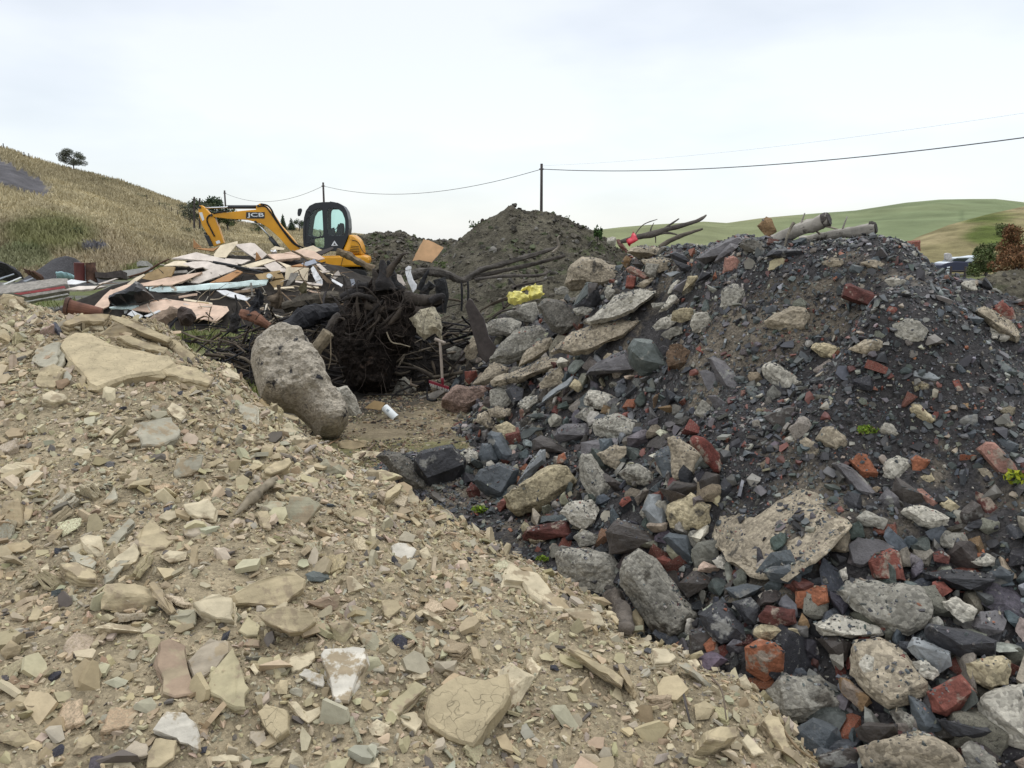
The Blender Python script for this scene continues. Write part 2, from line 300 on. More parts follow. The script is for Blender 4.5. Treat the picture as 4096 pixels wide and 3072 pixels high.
# hills ----------------------------------------------------------------------------
def hill(name, ridge, base, u0, u1, nu, nv, mat, colf, amp, seed, back=60):
    """ridge/base: (u, v, Y) columns in the 2212 px picture; surface between them, falling off behind the ridge"""
    us = np.linspace(u0, u1, nu); r = np.array(ridge, float); b = np.array(base, float)
    rv, rY = np.interp(us, r[:, 0], r[:, 1]), np.interp(us, r[:, 0], r[:, 2]); bv, bY = np.interp(us, b[:, 0], b[:, 1]), np.interp(us, b[:, 0], b[:, 2])
    top = np.array([tuple(atP(u, v, y)) for u, v, y in zip(us, rv, rY)]); bot = np.array([tuple(atP(u, v, y)) for u, v, y in zip(us, bv, bY)])
    tt = np.linspace(0, 1, nv)[:, None, None]; Pm = bot[None]+(top-bot)[None]*tt
    nz = fbm(Pm*np.array([.06, .06, 0])/max(1, amp/1.5), 5, seed)*amp; Pm[..., 2] += nz*np.clip(np.sin(np.pi*np.clip(tt[..., 0], 0, 1))+.06, 0, 1)
    bk = top.copy(); bk[:, 1] += back; bk[:, 0] *= (bk[:, 1]/top[:, 1]); bk[:, 2] -= back*.35; sk = bot.copy(); sk[:, 2] -= 4; sk[:, 1] -= 4; Pm = np.concatenate([sk[None], Pm, bk[None]], 0)
    n, m_ = Pm.shape[:2]; i = (np.arange(n-1)[:, None]*m_+np.arange(m_-1)[None]).ravel()
    U = np.broadcast_to(us[None], (n, m_)); T = np.concatenate([np.zeros((1, m_)), np.broadcast_to(tt[..., 0], (nv, m_)), np.ones((1, m_))], 0)
    f_ = Pm[..., 1]*cp-(Pm[..., 2]-EYE)*sp_; U = (2048+FPX*Pm[..., 0]/f_)*2212/4096; V_ = (1536-FPX*(Pm[..., 1]*sp_+(Pm[..., 2]-EYE)*cp)/f_)*2212/4096
    o = big_mesh(name, Pm.reshape(-1, 3), np.stack([i, i+1, i+m_+1, i+m_], -1), 4, mat, col=colf(Pm, U, V_).reshape(-1, 3), smooth=True); tag(o, kind='structure'); return Pm, U, V_
M['hill'] = stone_mat('rough_grass', src='attr', rough=1, var=.35, scale=.5, bump=.9, bscale=1.6, dist=.5, spec=.05)
M['farhill'] = stone_mat('far_grass', src='attr', rough=1, var=.12, scale=.05, bump=.5, bscale=.3, dist=1.5, spec=.05)
tan = np.array([.275,.235,.145]); gold = np.array([.35,.30,.185]); grn = np.array([.145,.150,.062]); brk = np.array([.215,.165,.115]); scr = np.array([.125,.12,.125]); dgr = np.array([.05,.065,.028])
def scree_mask(U, V):
    """grey scree tongue near the top left of the hillside"""
    U = np.asarray(U, float); V = np.asarray(V, float); top = 343+np.clip(U, -300, 200)*.52+4*np.sin(U*.21); bot = np.minimum(398+np.clip(U, -300, 200)*.28, 423); w = 3*np.sin(U*.37+V*.3)
    return smooth(-3, 3, V-top+w)*smooth(4, -4, V-bot+w)*smooth(118, 92, U+w*2)
def lcol(P, U, V):
    a = fbm(P*np.array([.09,.09,.25]), 5, 3)[..., None]; b = fbm(P*np.array([.03,.03,.1]), 4, 9)[..., None]; c = fbm(P*np.array([.5,.5,1.]), 3, 5)[..., None]
    k = tan+(gold-tan)*smooth(-.2, .25, a); k = k+(brk-k)*smooth(.05, .3, b)*.8
    m = smooth(.45, .95, np.exp(-((U-100)/140)**2-((V-505)/45)**2)[..., None]+b*.8+a*.5); k = k+(grn-k)*m*.85
    m = smooth(.45, .7, np.exp(-((U-40)/90)**2-((V-560)/40)**2)[..., None]+a*.35); k = k+(dgr*2-k)*m*.6
    m = smooth(.5, .75, np.exp(-((V-595)/22)**2)[..., None]*smooth(220,300,U)[..., None]+a*.4); k = k+(grn-k)*m
    k = k+(scr-k)*scree_mask(U, V)[..., None]
    m = smooth(.55, .75, np.exp(-((U-205)/38)**2-((V-537)/11)**2)[..., None]+a*.3); k = k+(scr-k)*m
    return k*(1+c*.35)
left_ridge = [(-700,230,70),(-250,285,78),(0,318,85),(30,324,86),(60,337,88),(130,358,92),(200,375,97),(260,392,102),(330,415,110),(400,440,118),(450,465,126),(520,480,135),(600,490,142),(680,496,150),(760,503,160),(860,515,170)]
left_base = [(-700,640,36),(0,612,36),(250,606,37),(420,592,42),(600,575,50),(860,560,60)]
HL = hill('hillside', left_ridge, left_base, -700, 860, 420, 150, M['hill'], lcol, 1.6, 33)
def rcol(P, U, V):
    a = fbm(P*np.array([.012,.012,.05]), 5, 13)[..., None]; c = fbm(P*np.array([.06,.06,.2]), 4, 15)[..., None]
    g1 = np.array([.20,.215,.115]); g2 = np.array([.155,.19,.10]); g3 = np.array([.245,.235,.13])  # hill greens lightened for haze, which is put into the colour
    k = g1+(g3-g1)*smooth(.0, .3, a); k = k+(g2-k)*smooth(1600, 1800, U)[..., None]*.8
    m = smooth(.35, .7, np.exp(-((V-533)/9)**2)[..., None]*smooth(1700,1800,U)[..., None]); k = k+(np.array([.06,.085,.045])-k)*m*.8
    m = smooth(8, 2, np.abs(U-2078+(V-470)*.02))[..., None]*smooth(452, 458, V)[..., None]; k = k+(np.array([.075,.10,.05])-k)*m*.4
    return k*(1+c*.34)
HR = hill('far_hill', [(1180,500,420),(1290,497,420),(1340,491,420),(1400,486,420),(1520,479,430),(1570,482,440),(1640,472,450),(1700,466,460),(1850,454,480),(1960,437,500),(2030,431,500),(2090,430,500),(2150,430,500),(2212,437,500),(2600,450,500)],
     [(1180,560,200),(1500,556,200),(2000,552,210),(2600,552,210)], 1180, 2600, 260, 70, M['farhill'], rcol, 5, 43, back=200)
def tcol(P, U, V):
    a = fbm(P*np.array([.12,.12,.4]), 5, 23)[..., None]; c = fbm(P*np.array([.6,.6,1.]), 3, 25)[..., None]
    k = np.array([.225,.195,.10])+(np.array([.28,.235,.13])-np.array([.225,.195,.10]))*smooth(-.2,.2,a)
    m = smooth(.3, .7, np.exp(-((U-2140)/75)**2-((V-505)/40)**2)[..., None]+a*.6); k = k+(np.array([.10,.125,.035])-k)*m
    return k*(1+c*.3)
HT = hill('near_hill', [(1850,556,78),(1930,540,82),(1985,511,87),(2020,498,88),(2050,486,90),(2090,475,92),(2130,464,94),(2212,446,98),(2600,400,100)],
     [(1850,575,70),(1985,584,66),(2212,588,64),(2600,588,64)], 1850, 2600, 180, 70, M['hill'], tcol, 1.0, 53)
def field_mesh(P, U, Vv):
    return P
# ---------------------------------------------------------------- stone builders
CAMP = np.array([0, 0, EYE])
def plane_pts(pts, c, n, lift=0.):
    """picture points onto the plane through c+n*lift with normal n"""
    out = []
    q = np.asarray(c)+np.asarray(n)*lift
    for u, v in pts:
        d = ray(u, v); k = np.dot(q-CAMP, n)/min(np.dot(d, n), -.05) if np.dot(d, n) < 0 else q[1]
        k = np.clip(k, q[1]*.6, q[1]*1.6); out.append(CAMP+d*k)
    return np.array(out)
def rough_outline(p, amp, sub=3, lr=None):
    lr = lr or rng; n = len(p); out = []
    size = np.linalg.norm(p.max(0)-p.min(0))
    for i in range(n):
        a, b = p[i], p[(i+1) % n]; L = np.linalg.norm(b-a); k = max(1, int(round(sub*L/size*3)))
        for j in range(k):
            t = j/k; q = a+(b-a)*t
            if j: q = q+lr.normal(size=3)*amp*min(L, size*.4)
            out.append(q)
    return np.array(out)
def poly_faces(n, off, rev=False):
    return [list(range(off, off+n))[::-1] if rev else list(range(off, off+n))]
def cdt_fill(p2):
    r = geometry.delaunay_2d_cdt([Vector(x) for x in p2], [], [list(range(len(p2)))], 1, 1e-6)
    return r[0], r[2]
def slab_geo(top, n, t, layers=1, rough=.05, chamfer=.12, lr=None):
    """top outline (3D, roughly planar, any shape) pushed back by t along -n; layered = several leaves with ragged edges"""
    lr = lr or rng; V, Fc = [], []; c = top.mean(0); n = np.asarray(n)
    a = np.cross(n, [0, 0, 1.]) if abs(n[2]) < .9 else np.cross(n, [1., 0, 0]); a /= np.linalg.norm(a); b = np.cross(n, a)
    size = np.linalg.norm(top.max(0)-top.min(0))
    for k in range(layers):
        tk = t/layers; d0 = -n*tk*k; s = 1+(lr.uniform(-.06, .05) if k else 0); sh = (a*lr.normal()+b*lr.normal())*size*.02*(k > 0)
        ring0 = rough_outline(c+(top-c)*s+sh, rough, 3, lr); m = len(ring0); cc = ring0.mean(0)
        def jit(z): return lr.normal(size=(m, 3))*size*z
        ch = min(chamfer*tk*2, size*.03)
        r_in = cc+(ring0-cc)*(1-ch/size*2.2)+d0; r_mid = ring0+d0-n*ch*.8; r_mid2 = ring0+d0-n*tk*.55+jit(.008); r_bot = cc+(ring0-cc)*.96+d0-n*tk+jit(.006)
        off = len(V); p2 = [((q-cc)@a, (q-cc)@b) for q in r_in]
        area = sum(p2[i][0]*p2[(i+1) % m][1]-p2[(i+1) % m][0]*p2[i][1] for i in range(m))
        V += list(r_in)+list(r_mid)+list(r_mid2)+list(r_bot)
        Fc += poly_faces(m, off, area < 0)
        for L_ in range(3):
            for i in range(m):
                j = (i+1) % m; q = [off+L_*m+i, off+L_*m+j, off+(L_+1)*m+j, off+(L_+1)*m+i]; Fc.append(q[::-1] if area > 0 else q)
        Fc += poly_faces(m, off+3*m, area > 0)
    return np.array(V), Fc
def hull_geo(pts, rough=0., sub=0, freq=9., seed=0, sm=0.):
    bm = bmesh.new()
    for p in pts: bm.verts.new(p)
    r = bmesh.ops.convex_hull(bm, input=bm.verts)
    dead = list({e for e in r['geom_interior']+r['geom_unused'] if isinstance(e, bmesh.types.BMVert) and e.is_valid})
    if dead: bmesh.ops.delete(bm, geom=dead, context='VERTS')
    bmesh.ops.dissolve_limit(bm, angle_limit=R(4), verts=bm.verts, edges=bm.edges)
    sz = max((v.co for v in bm.verts), key=lambda c: c.length) if 0 else None
    if sub:
        bmesh.ops.triangulate(bm, faces=bm.faces)
        for _ in range(sub): bmesh.ops.subdivide_edges(bm, edges=bm.edges, cuts=1, use_grid_fill=True); bmesh.ops.triangulate(bm, faces=bm.faces)
        if sm: 
            for _ in range(2): bmesh.ops.smooth_vert(bm, verts=bm.verts, factor=sm, use_axis_x=True, use_axis_y=True, use_axis_z=True)
        bm.normal_update(); co = np.array([v.co for v in bm.verts]); no = np.array([v.normal for v in bm.verts])
        f = fbm(co*freq, 4, seed % 40); g = fbm(co*freq*4, 3, (seed+7) % 40)
        co = co+no*((f*1.0+g*.35)*rough)[:, None]
        for v, c in zip(bm.verts, co): v.co = c
    elif rough:
        bmesh.ops.bevel(bm, geom=bm.edges, offset=rough, segments=1, affect='EDGES', clamp_overlap=True)
    bm.normal_update(); bm.verts.index_update()
    V = np.array([v.co for v in bm.verts]); Fc = [[v.index for v in f.verts] for f in bm.faces]; bm.free(); return V, Fc
def inflate_geo(pts, c, n, depth, step, amp, freq, seed, back=.5, flat=.5):
    """pillow over any outline: an outline with its own relief and thickness"""
    P3 = plane_pts(pts, c, n); n = np.asarray(n); a = np.cross(n, [0, 0, 1.]); a /= np.linalg.norm(a); b = np.cross(a, n)*-1; b = np.cross(n, a)
    P3 = rough_outline(P3, .05, 4, np.random.default_rng(seed)); p2 = np.array([((q-c)@a, (q-c)@b) for q in P3]); lo, hi = p2.min(0), p2.max(0)
    gx_, gy_ = np.meshgrid(np.arange(lo[0], hi[0], step), np.arange(lo[1], hi[1], step)); g = np.stack([gx_.ravel(), gy_.ravel()], -1)+np.random.default_rng(seed).uniform(-.3, .3, (gx_.size, 2))*step
    def inside(q):
        r = np.zeros(len(q), bool); j = len(p2)-1
        for i in range(len(p2)):
            xi, yi = p2[i]; xj, yj = p2[j]; cnd = ((yi > q[:, 1]) != (yj > q[:, 1])) & (q[:, 0] < (xj-xi)*(q[:, 1]-yi)/(yj-yi+1e-12)+xi); r ^= cnd; j = i
        return r
    def edist(q):
        d = np.full(len(q), 9.)
        for i in range(len(p2)):
            A, B = p2[i], p2[(i+1) % len(p2)]; ab = B-A; t = np.clip(((q-A)@ab)/(ab@ab+1e-12), 0, 1); d = np.minimum(d, np.linalg.norm(q-A-t[:, None]*ab, axis=1))
        return d
    g = g[inside(g)]; de = edist(g); g = g[de > step*.45]
    allp = np.concatenate([p2, g]); r = geometry.delaunay_2d_cdt([Vector(x) for x in allp], [], [list(range(len(p2)))], 1, 1e-7)
    q = np.array([tuple(x) for x in r[0]]); d = edist(q); w = max(d.max()*flat, 1e-4); prof = np.sqrt(np.clip(1-(1-np.clip(d/w, 0, 1))**2, 0, 1))
    base = c+q[:, :1]*a+q[:, 1:]*b; nz = fbm(base*freq, 4, seed % 40)*amp+fbm(base*freq*5, 3, seed % 40)*amp*.4
    front = base+n*(prof*depth+nz*np.clip(d/step, 0, 1))[:, None]; bk = base-n*(prof*depth*back)[:, None]
    m = len(q); tri = [list(f) for f in r[2]]; edge = {i for i in range(m) if d[i] < 1e-6}
    Fc = []; fl = None
    for f in tri:
        A, B, C_ = front[f[0]], front[f[1]], front[f[2]]
        if np.dot(np.cross(B-A, C_-A), n) < 0: f = f[::-1]
        Fc.append(f); Fc.append([i if i in edge else i+m for i in f[::-1]])
    return np.concatenate([front, bk]), Fc
def tube_geo(path, rad, seg=8, amp=.0, freq=8, seed=0, sub=4, cap=True):
    """tapering tube through 3D points with uneven surface"""
    P0 = np.array([tuple(p) for p in path], float); r0 = np.array(rad, float) if np.ndim(rad) else np.full(len(P0), rad); n = len(P0)
    t = np.linspace(0, n-1, (n-1)*sub+1); ti = np.arange(n)
    def cr(A):
        out = []
        for x in t:
            i = min(int(x), n-2); f = x-i; a, b, c_, d_ = A[max(i-1, 0)], A[i], A[i+1], A[min(i+2, n-1)]
            out.append(.5*((2*b)+(-a+c_)*f+(2*a-5*b+4*c_-d_)*f*f+(-a+3*b-3*c_+d_)*f**3))
        return np.array(out)
    Pc = cr(P0) if n > 2 else np.array([P0[0]+(P0[1]-P0[0])*x for x in t]); rc = np.interp(t, ti, r0)
    T = np.gradient(Pc, axis=0); T /= np.linalg.norm(T, axis=1, keepdims=True)+1e-9; ref = np.array([.13, .2, .97]) if abs(T[0][2]) < .85 else np.array([.97, .2, .1])
    V = []; ang = np.linspace(0, 2*np.pi, seg, endpoint=False)
    for p, tt, rr in zip(Pc, T, rc):
        a = np.cross(tt, ref); a /= np.linalg.norm(a)+1e-9; b = np.cross(tt, a); V.append(p+rr*(np.cos(ang)[:, None]*a+np.sin(ang)[:, None]*b))
    V = np.array(V)
    if amp: V = V+(V-Pc[:, None])*(amp*2.2*fbm(V*freq, 3, seed % 40)+amp*1.3*fbm(V*freq*np.array([4, 4, 2]), 2, (seed+5) % 40))[..., None]
    if amp:                                                         # grooves that run along the limb
        La = np.concatenate([[0], np.cumsum(np.linalg.norm(np.diff(Pc, axis=0), axis=1))]); A_ = np.broadcast_to(ang[None], (len(Pc), seg)); Q = np.stack([np.cos(A_)*2.2, np.sin(A_)*2.2, np.broadcast_to((La*3)[:, None], A_.shape)], -1)
        V = V+(V-Pc[:, None])*(amp*1.6*fbm(Q, 3, (seed+9) % 40))[..., None]
    m = len(Pc); V = V.reshape(-1, 3); Fc = []
    for i in range(m-1):
        for j in range(seg): k = (j+1) % seg; Fc.append([i*seg+j, i*seg+k, (i+1)*seg+k, (i+1)*seg+j])
    if cap: Fc += [list(range(seg))[::-1], list(range((m-1)*seg, m*seg))]
    return V, Fc
def join(*gs):
    V, Fc, o = [], [], 0
    for v, f in gs: V.append(np.asarray(v, float)); Fc += [[i+o for i in q] for q in f]; o += len(v)
    return np.concatenate(V), Fc
def box_geo(c, ax, half):
    """box: centre, three axes (rows), half sizes"""
    ax = np.asarray(ax, float); V = [np.asarray(c)+sum(s*h*a for s, h, a in zip(S, half, ax)) for S in ((-1,-1,-1),(1,-1,-1),(1,1,-1),(-1,1,-1),(-1,-1,1),(1,-1,1),(1,1,1),(-1,1,1))]
    return np.array(V), [[3,2,1,0],[4,5,6,7],[0,1,5,4],[1,2,6,5],[2,3,7,6],[3,0,4,7]]

# ---------------------------------------------------------------- palettes and names
PAL = dict(cr=((.50,.43,.295),'cream'), bf=((.41,.34,.215),'buff'), tn=((.345,.275,.17),'tan'), gr=((.34,.315,.24),'grey'), gg=((.325,.30,.21),'greenish grey'),
    pk=((.375,.32,.24),'pinkish'), wh=((.50,.465,.39),'white'), yl=((.395,.345,.215),'yellowish'), br=((.22,.155,.095),'brown'), rd=((.29,.215,.15),'reddish'), dk=((.045,.045,.057),'dark'),
    cg=((.25,.235,.195),'grey'), ct=((.30,.255,.185),'tan'), cp=((.37,.345,.285),'pale'), cd=((.13,.12,.10),'dark grey'), cb=((.10,.065,.04),'brown'), co=((.36,.305,.195),'ochre'),
    sb=((.066,.076,.082),'blue grey'), sk=((.026,.026,.029),'black'), sg=((.078,.090,.082),'green grey'), sp=((.110,.102,.103),'purple grey'), sl=((.22,.232,.232),'pale grey'), sn=((.056,.047,.040),'dark brown'),
    bR=((.175,.062,.046),'red'), bo=((.27,.105,.056),'orange'), bd=((.095,.036,.029),'dark red'), bp=((.24,.13,.10),'pinkish red'), bb=((.23,.15,.08),'brown'), bm=((.235,.165,.13),'pinkish'))
KIND = {'p': ('flat_stone', 'stone slab', 'shale', 'slab stone'), 'l': ('layered_shale', 'layered stone', 'shale', 'slab stone'), 'r': ('stone_block', 'stone block', 'shale', 'stone'), 'k': ('flat_stone', 'cracked slab', 'cracked', 'slab stone'),
    'c': ('concrete_chunk', 'concrete chunk', 'concrete', 'concrete'), 'q': ('concrete_plate', 'concrete slab', 'concrete', 'concrete'), 'x': ('concrete_chunk', 'tar stained concrete chunk', 'tarred', 'concrete'),
    's': ('slate_block', 'slate block', 'slate', 'slate'), 'f': ('slate_sheet', 'thin slate sheet', 'slate', 'slate'), 'b': ('brick', 'brick', 'brick', 'brick'), 't': ('clay_tile_sherd', 'tile sherd', 'brick', 'tile')}
GROUPS = {'shale': 'buff stones on the beige heap', 'cracked': 'buff stones on the beige heap', 'concrete': 'broken concrete in the rubble', 'tarred': 'broken concrete in the rubble', 'slate': 'dark slates in the rubble', 'brick': 'bricks in the rubble'}
ITEMS = []            # everything that still needs a label: dict(o, uv, size, phrase)
LAND = []             # landmarks (u, v, short name)
def register(o, poly, label, short, phrase, cat, group):
    a = np.array(poly); u, v = a.mean(0); size = max(np.ptp(a[:, 0]), np.ptp(a[:, 1]))
    tag(o, label or None, cat, group)
    if short: LAND.append((u, v, short, o.name))
    if not label: ITEMS.append(dict(o=o, u=u, v=v, size=size, phrase=phrase))
def hero(line):
    f = [x.strip() for x in line.split('|')]; h = f[0].split(); kind, col, zone = h[:3]; opt = dict(x.split('=') for x in h[3:]); pts = px(zone, f[1]); inner = px(zone, f[2]) if len(f) > 2 and f[2] else []
    label = f[3] if len(f) > 3 else ''; short = f[4] if len(f) > 4 else ''
    nm, phr, mk, cat = KIND[kind]; a = np.array(pts); lo, hi = a.min(0), a.max(0); seed = int(abs(a.sum())) % 9973; lr = np.random.default_rng(seed)
    an = float(opt.get('a', .62)); cu = a[:, 0].mean()
    c = hit(cu, lo[1]+(hi[1]-lo[1])*an) if 'Y' not in opt else np.array(at(cu, lo[1]+(hi[1]-lo[1])*an, float(opt['Y'])))
    c = c-np.array([0, 0, float(opt.get('z', 0))])
    to = CAMP-c; to /= np.linalg.norm(to); w = float(opt.get('w', .7 if kind in 'plkfq' else .45)); sn = surf_n(c[0], c[1])
    n = sn*w+to*(1-w)+lr.normal(size=3)*(.16 if kind in 'plf' else .10); n /= np.linalg.norm(n)
    if np.dot(n, to) < .3: n = n+to*.4; n /= np.linalg.norm(n)
    m_per_px = np.linalg.norm(c-CAMP)/FPX; size = np.linalg.norm(hi-lo)*m_per_px
    t = float(opt['t']) if 't' in opt else {'p': .14, 'l': .30, 'k': .13, 'f': .06, 'q': .2}.get(kind, .3)*size
    base = np.array(PAL[col][0]); base = tuple(np.clip(base*(1+lr.normal()*.06), 0, 1))
    if kind in 'plkf' or (kind == 'q'):
        top = plane_pts(pts, c, n, t*(.85 if kind != 'q' else .5)); V, Fc = slab_geo(top, n, t, {'l': 4, 'p': 2 if size > .12 else 1}.get(kind, 1), {'q': .07, 'k': .03}.get(kind, .035), .15, lr)
    else:
        front = plane_pts(pts, c, n, t*.12)
        if inner: inn = plane_pts(inner, c, n, t*.62)
        else:
            m = a.mean(0); ox, oy = lr.normal(size=2)*(hi-lo)*.13; inn = [plane_pts([(m[0]+(p[0]-m[0])*s+ox, m[1]+(p[1]-m[1])*s+oy-(hi[1]-lo[1])*.05)], c, n, t*lr.uniform(.3, .75))[0] for p in pts[::2] for s in (lr.uniform(.35, .9),)]
        m = a.mean(0); bk = plane_pts([(m[0]+(p[0]-m[0])*.75, m[1]+(p[1]-m[1])*.75) for p in pts], c, n, -t*.55)
        allp = list(front)+list(inn)+list(bk)
        if kind in 'cx': V, Fc = hull_geo(allp, size*.055, 3, 5/size, seed, .18)
        elif kind == 'r': V, Fc = hull_geo(allp, size*.025, 3, 6/size, seed, .06)
        elif kind == 's': V, Fc = hull_geo(allp, size*.032, 3, 4.5/size, seed, .05)
        else: V, Fc = hull_geo(allp, size*.022, 3, 7/size, seed, .06)
    o = mesh_obj(nm, V, Fc, M[mk], color=base)
    grp = 'driftwood' if 0 else GROUPS[mk]
    if mk in ('concrete', 'slate', 'brick') and cu < 1900 and a[:, 1].mean() > 1300 and lo[0] < 1900 and surf_is_beige(c): grp = 'odd stones on the beige heap'
    register(o, pts, label, short, f"{PAL[col][1]} {phr}", cat, grp); HEROPOLY.append((lo, hi)); grit_on(V, Fc, c, surf_is_beige(c)); return o
def surf_is_beige(c): return float(BE.h(np.array([c[0]]), np.array([c[1]]))[0]) >= float(DK.h(np.array([c[0]]), np.array([c[1]]))[0])
HEROPOLY = []
GRIT = [[], []]                       # places on the tops of larger stones where grit has settled
def grit_on(V, Fc, c, beige):
    lr = np.random.default_rng(len(GRIT[0])+len(GRIT[1]))
    for f in Fc:
        P = V[f]; nn = np.cross(P[1]-P[0], P[2]-P[0]); A = np.linalg.norm(nn)/2*(len(f)-2)**.5
        if A <= 0 or nn[2]/np.linalg.norm(nn) < .55: continue
        k = lr.poisson(min(A*(900 if beige else 2800), 400))
        for _ in range(k):
            w = lr.dirichlet(np.ones(3)); q = P[[0, *lr.choice(np.arange(1, len(f)), 2, replace=False)]]; x = (q*w[:, None]).sum(0)
            if fbm(x*6, 2, 4) > (-.02 if beige else -.10): GRIT[0 if beige else 1].append((*x, *(nn/np.linalg.norm(nn))))
# ---------------------------------------------------------------- small stone prototypes
def proto(flat, npts, seed):
    lr = np.random.default_rng(seed); p = lr.normal(size=(npts, 3)); p /= np.linalg.norm(p, axis=1, keepdims=True); p *= lr.uniform(.75, 1.05, (npts, 1)); p[:, 2] *= flat; p[:, 1] *= lr.uniform(.55, 1)
    bm = bmesh.new(); [bm.verts.new(x) for x in p]; r = bmesh.ops.convex_hull(bm, input=bm.verts)
    dead = list({e for e in r['geom_interior']+r['geom_unused'] if isinstance(e, bmesh.types.BMVert)}); bmesh.ops.delete(bm, geom=dead, context='VERTS') if dead else None
    bmesh.ops.triangulate(bm, faces=bm.faces); bm.verts.index_update(); V = np.array([v.co for v in bm.verts]); Fc = np.array([[v.index for v in f.verts] for f in bm.faces]); bm.free(); return V, Fc
def flake_proto(seed):
    lr = np.random.default_rng(seed); k = lr.integers(4, 7); an = np.sort(lr.uniform(0, 2*np.pi, k)+0); an = np.linspace(0, 2*np.pi, k, endpoint=False)+lr.uniform(-.45, .45, k); r = lr.uniform(.6, 1.05, k)
    top = np.stack([np.cos(an)*r, np.sin(an)*r*lr.uniform(.5, .9), np.full(k, .16)+lr.normal(size=k)*.03], -1); bot = top*np.array([.95, .95, 0])+np.array([0, 0, -.16]); V = np.concatenate([top, bot])
    Fc = [[0, i, i+1] for i in range(1, k-1)]+[[k, k+i+1, k+i] for i in range(1, k-1)]
    for i in range(k): j = (i+1) % k; Fc += [[i, k+i, k+j], [i, k+j, j]]
    return V, np.array(Fc)
PR_FLAT = [proto(.35, 10, s) for s in range(10)]+[flake_proto(s) for s in range(14)]
PR_LUMP = [proto(.7, 11, s+50) for s in range(12)]+[flake_proto(s+20) for s in range(5)]
def rots(nrm, tilt, lr):
    """random frames whose z axis follows the surface"""
    n = nrm+lr.normal(size=nrm.shape)*tilt; n /= np.linalg.norm(n, axis=1, keepdims=True); a = lr.normal(size=n.shape); a -= (a*n).sum(1, keepdims=True)*n; a /= np.linalg.norm(a, axis=1, keepdims=True); return np.stack([a, np.cross(n, a), n], 2)
def scatter(name, P, Nn, S, colr, protos, mat, tilt, lr, label, cat):
    which = lr.integers(0, len(protos), len(P)); Rm = rots(Nn, tilt, lr); VV, FF, CC, off = [], [], [], 0
    for k, (pv, pf) in enumerate(protos):
        i = np.where(which == k)[0]
        if not len(i): continue
        v = np.einsum('nij,mj->nmi', Rm[i], pv)*S[i][:, None, None]+P[i][:, None]; VV.append(v.reshape(-1, 3)); FF.append((pf[None]+(np.arange(len(i))*len(pv))[:, None, None]+off).reshape(-1, 3)); CC.append(np.repeat(colr[i], len(pv), 0)); off += len(i)*len(pv)
    o = big_mesh(name, np.concatenate(VV), np.concatenate(FF), 3, mat, col=np.concatenate(CC)); tag(o, label, cat, kind='stuff'); return o
def in_view(P, margin=260):
    f = P[:, 1]*cp-(P[:, 2]-EYE)*sp_; u = 2048+FPX*P[:, 0]/np.maximum(f, .1); v = 1536-FPX*(P[:, 1]*sp_+(P[:, 2]-EYE)*cp)/np.maximum(f, .1); return (f > .3) & (u > -margin-900) & (u < 4096+margin+900) & (v > 0) & (v < 3072+margin)
def pick(n, F, other, x0, x1, y0, y1, lr, gate=0.):
    x = lr.uniform(x0, x1, n); y = lr.uniform(y0, y1, n); z = F.h(x, y); ok = (z > ground_h(x, y)-.02) & (z > other.h(x, y)-.02); x, y, z = x[ok], y[ok], z[ok]; P = np.stack([x, y, z], -1); nn = F.nrm(x, y)
    k = in_view(P) & (lr.random(len(x)) < .45/np.clip(nn[:, 2], .4, 1)+gate); return P[k], nn[k]
def colours(lr, n, names, probs, jit=.14):
    base = np.array([PAL[k][0] for k in names]); i = lr.choice(len(names), n, p=np.array(probs)/sum(probs)); c = base[i]*(1+lr.normal(size=(n, 1))*jit)*(1+lr.normal(size=(n, 3))*.045); return np.clip(c, .01, .95), i
B_COL = (['cr','bf','tn','gr','gg','pk','yl','br','dk','sp'], [20,30,20,12,7,5,3,4,3.5,2])
D_COL = (['sk','sb','sg','sp','cd','bR','bo','cp','ct','sl','bd','cg'], [25,22,18,12,10,2.6,1.0,2.2,3.5,3,2.2,5])
def power(lr, n, a, b, k): u = lr.random(n); return (a**(1-k)+u*(b**(1-k)-a**(1-k)))**(1/(1-k))
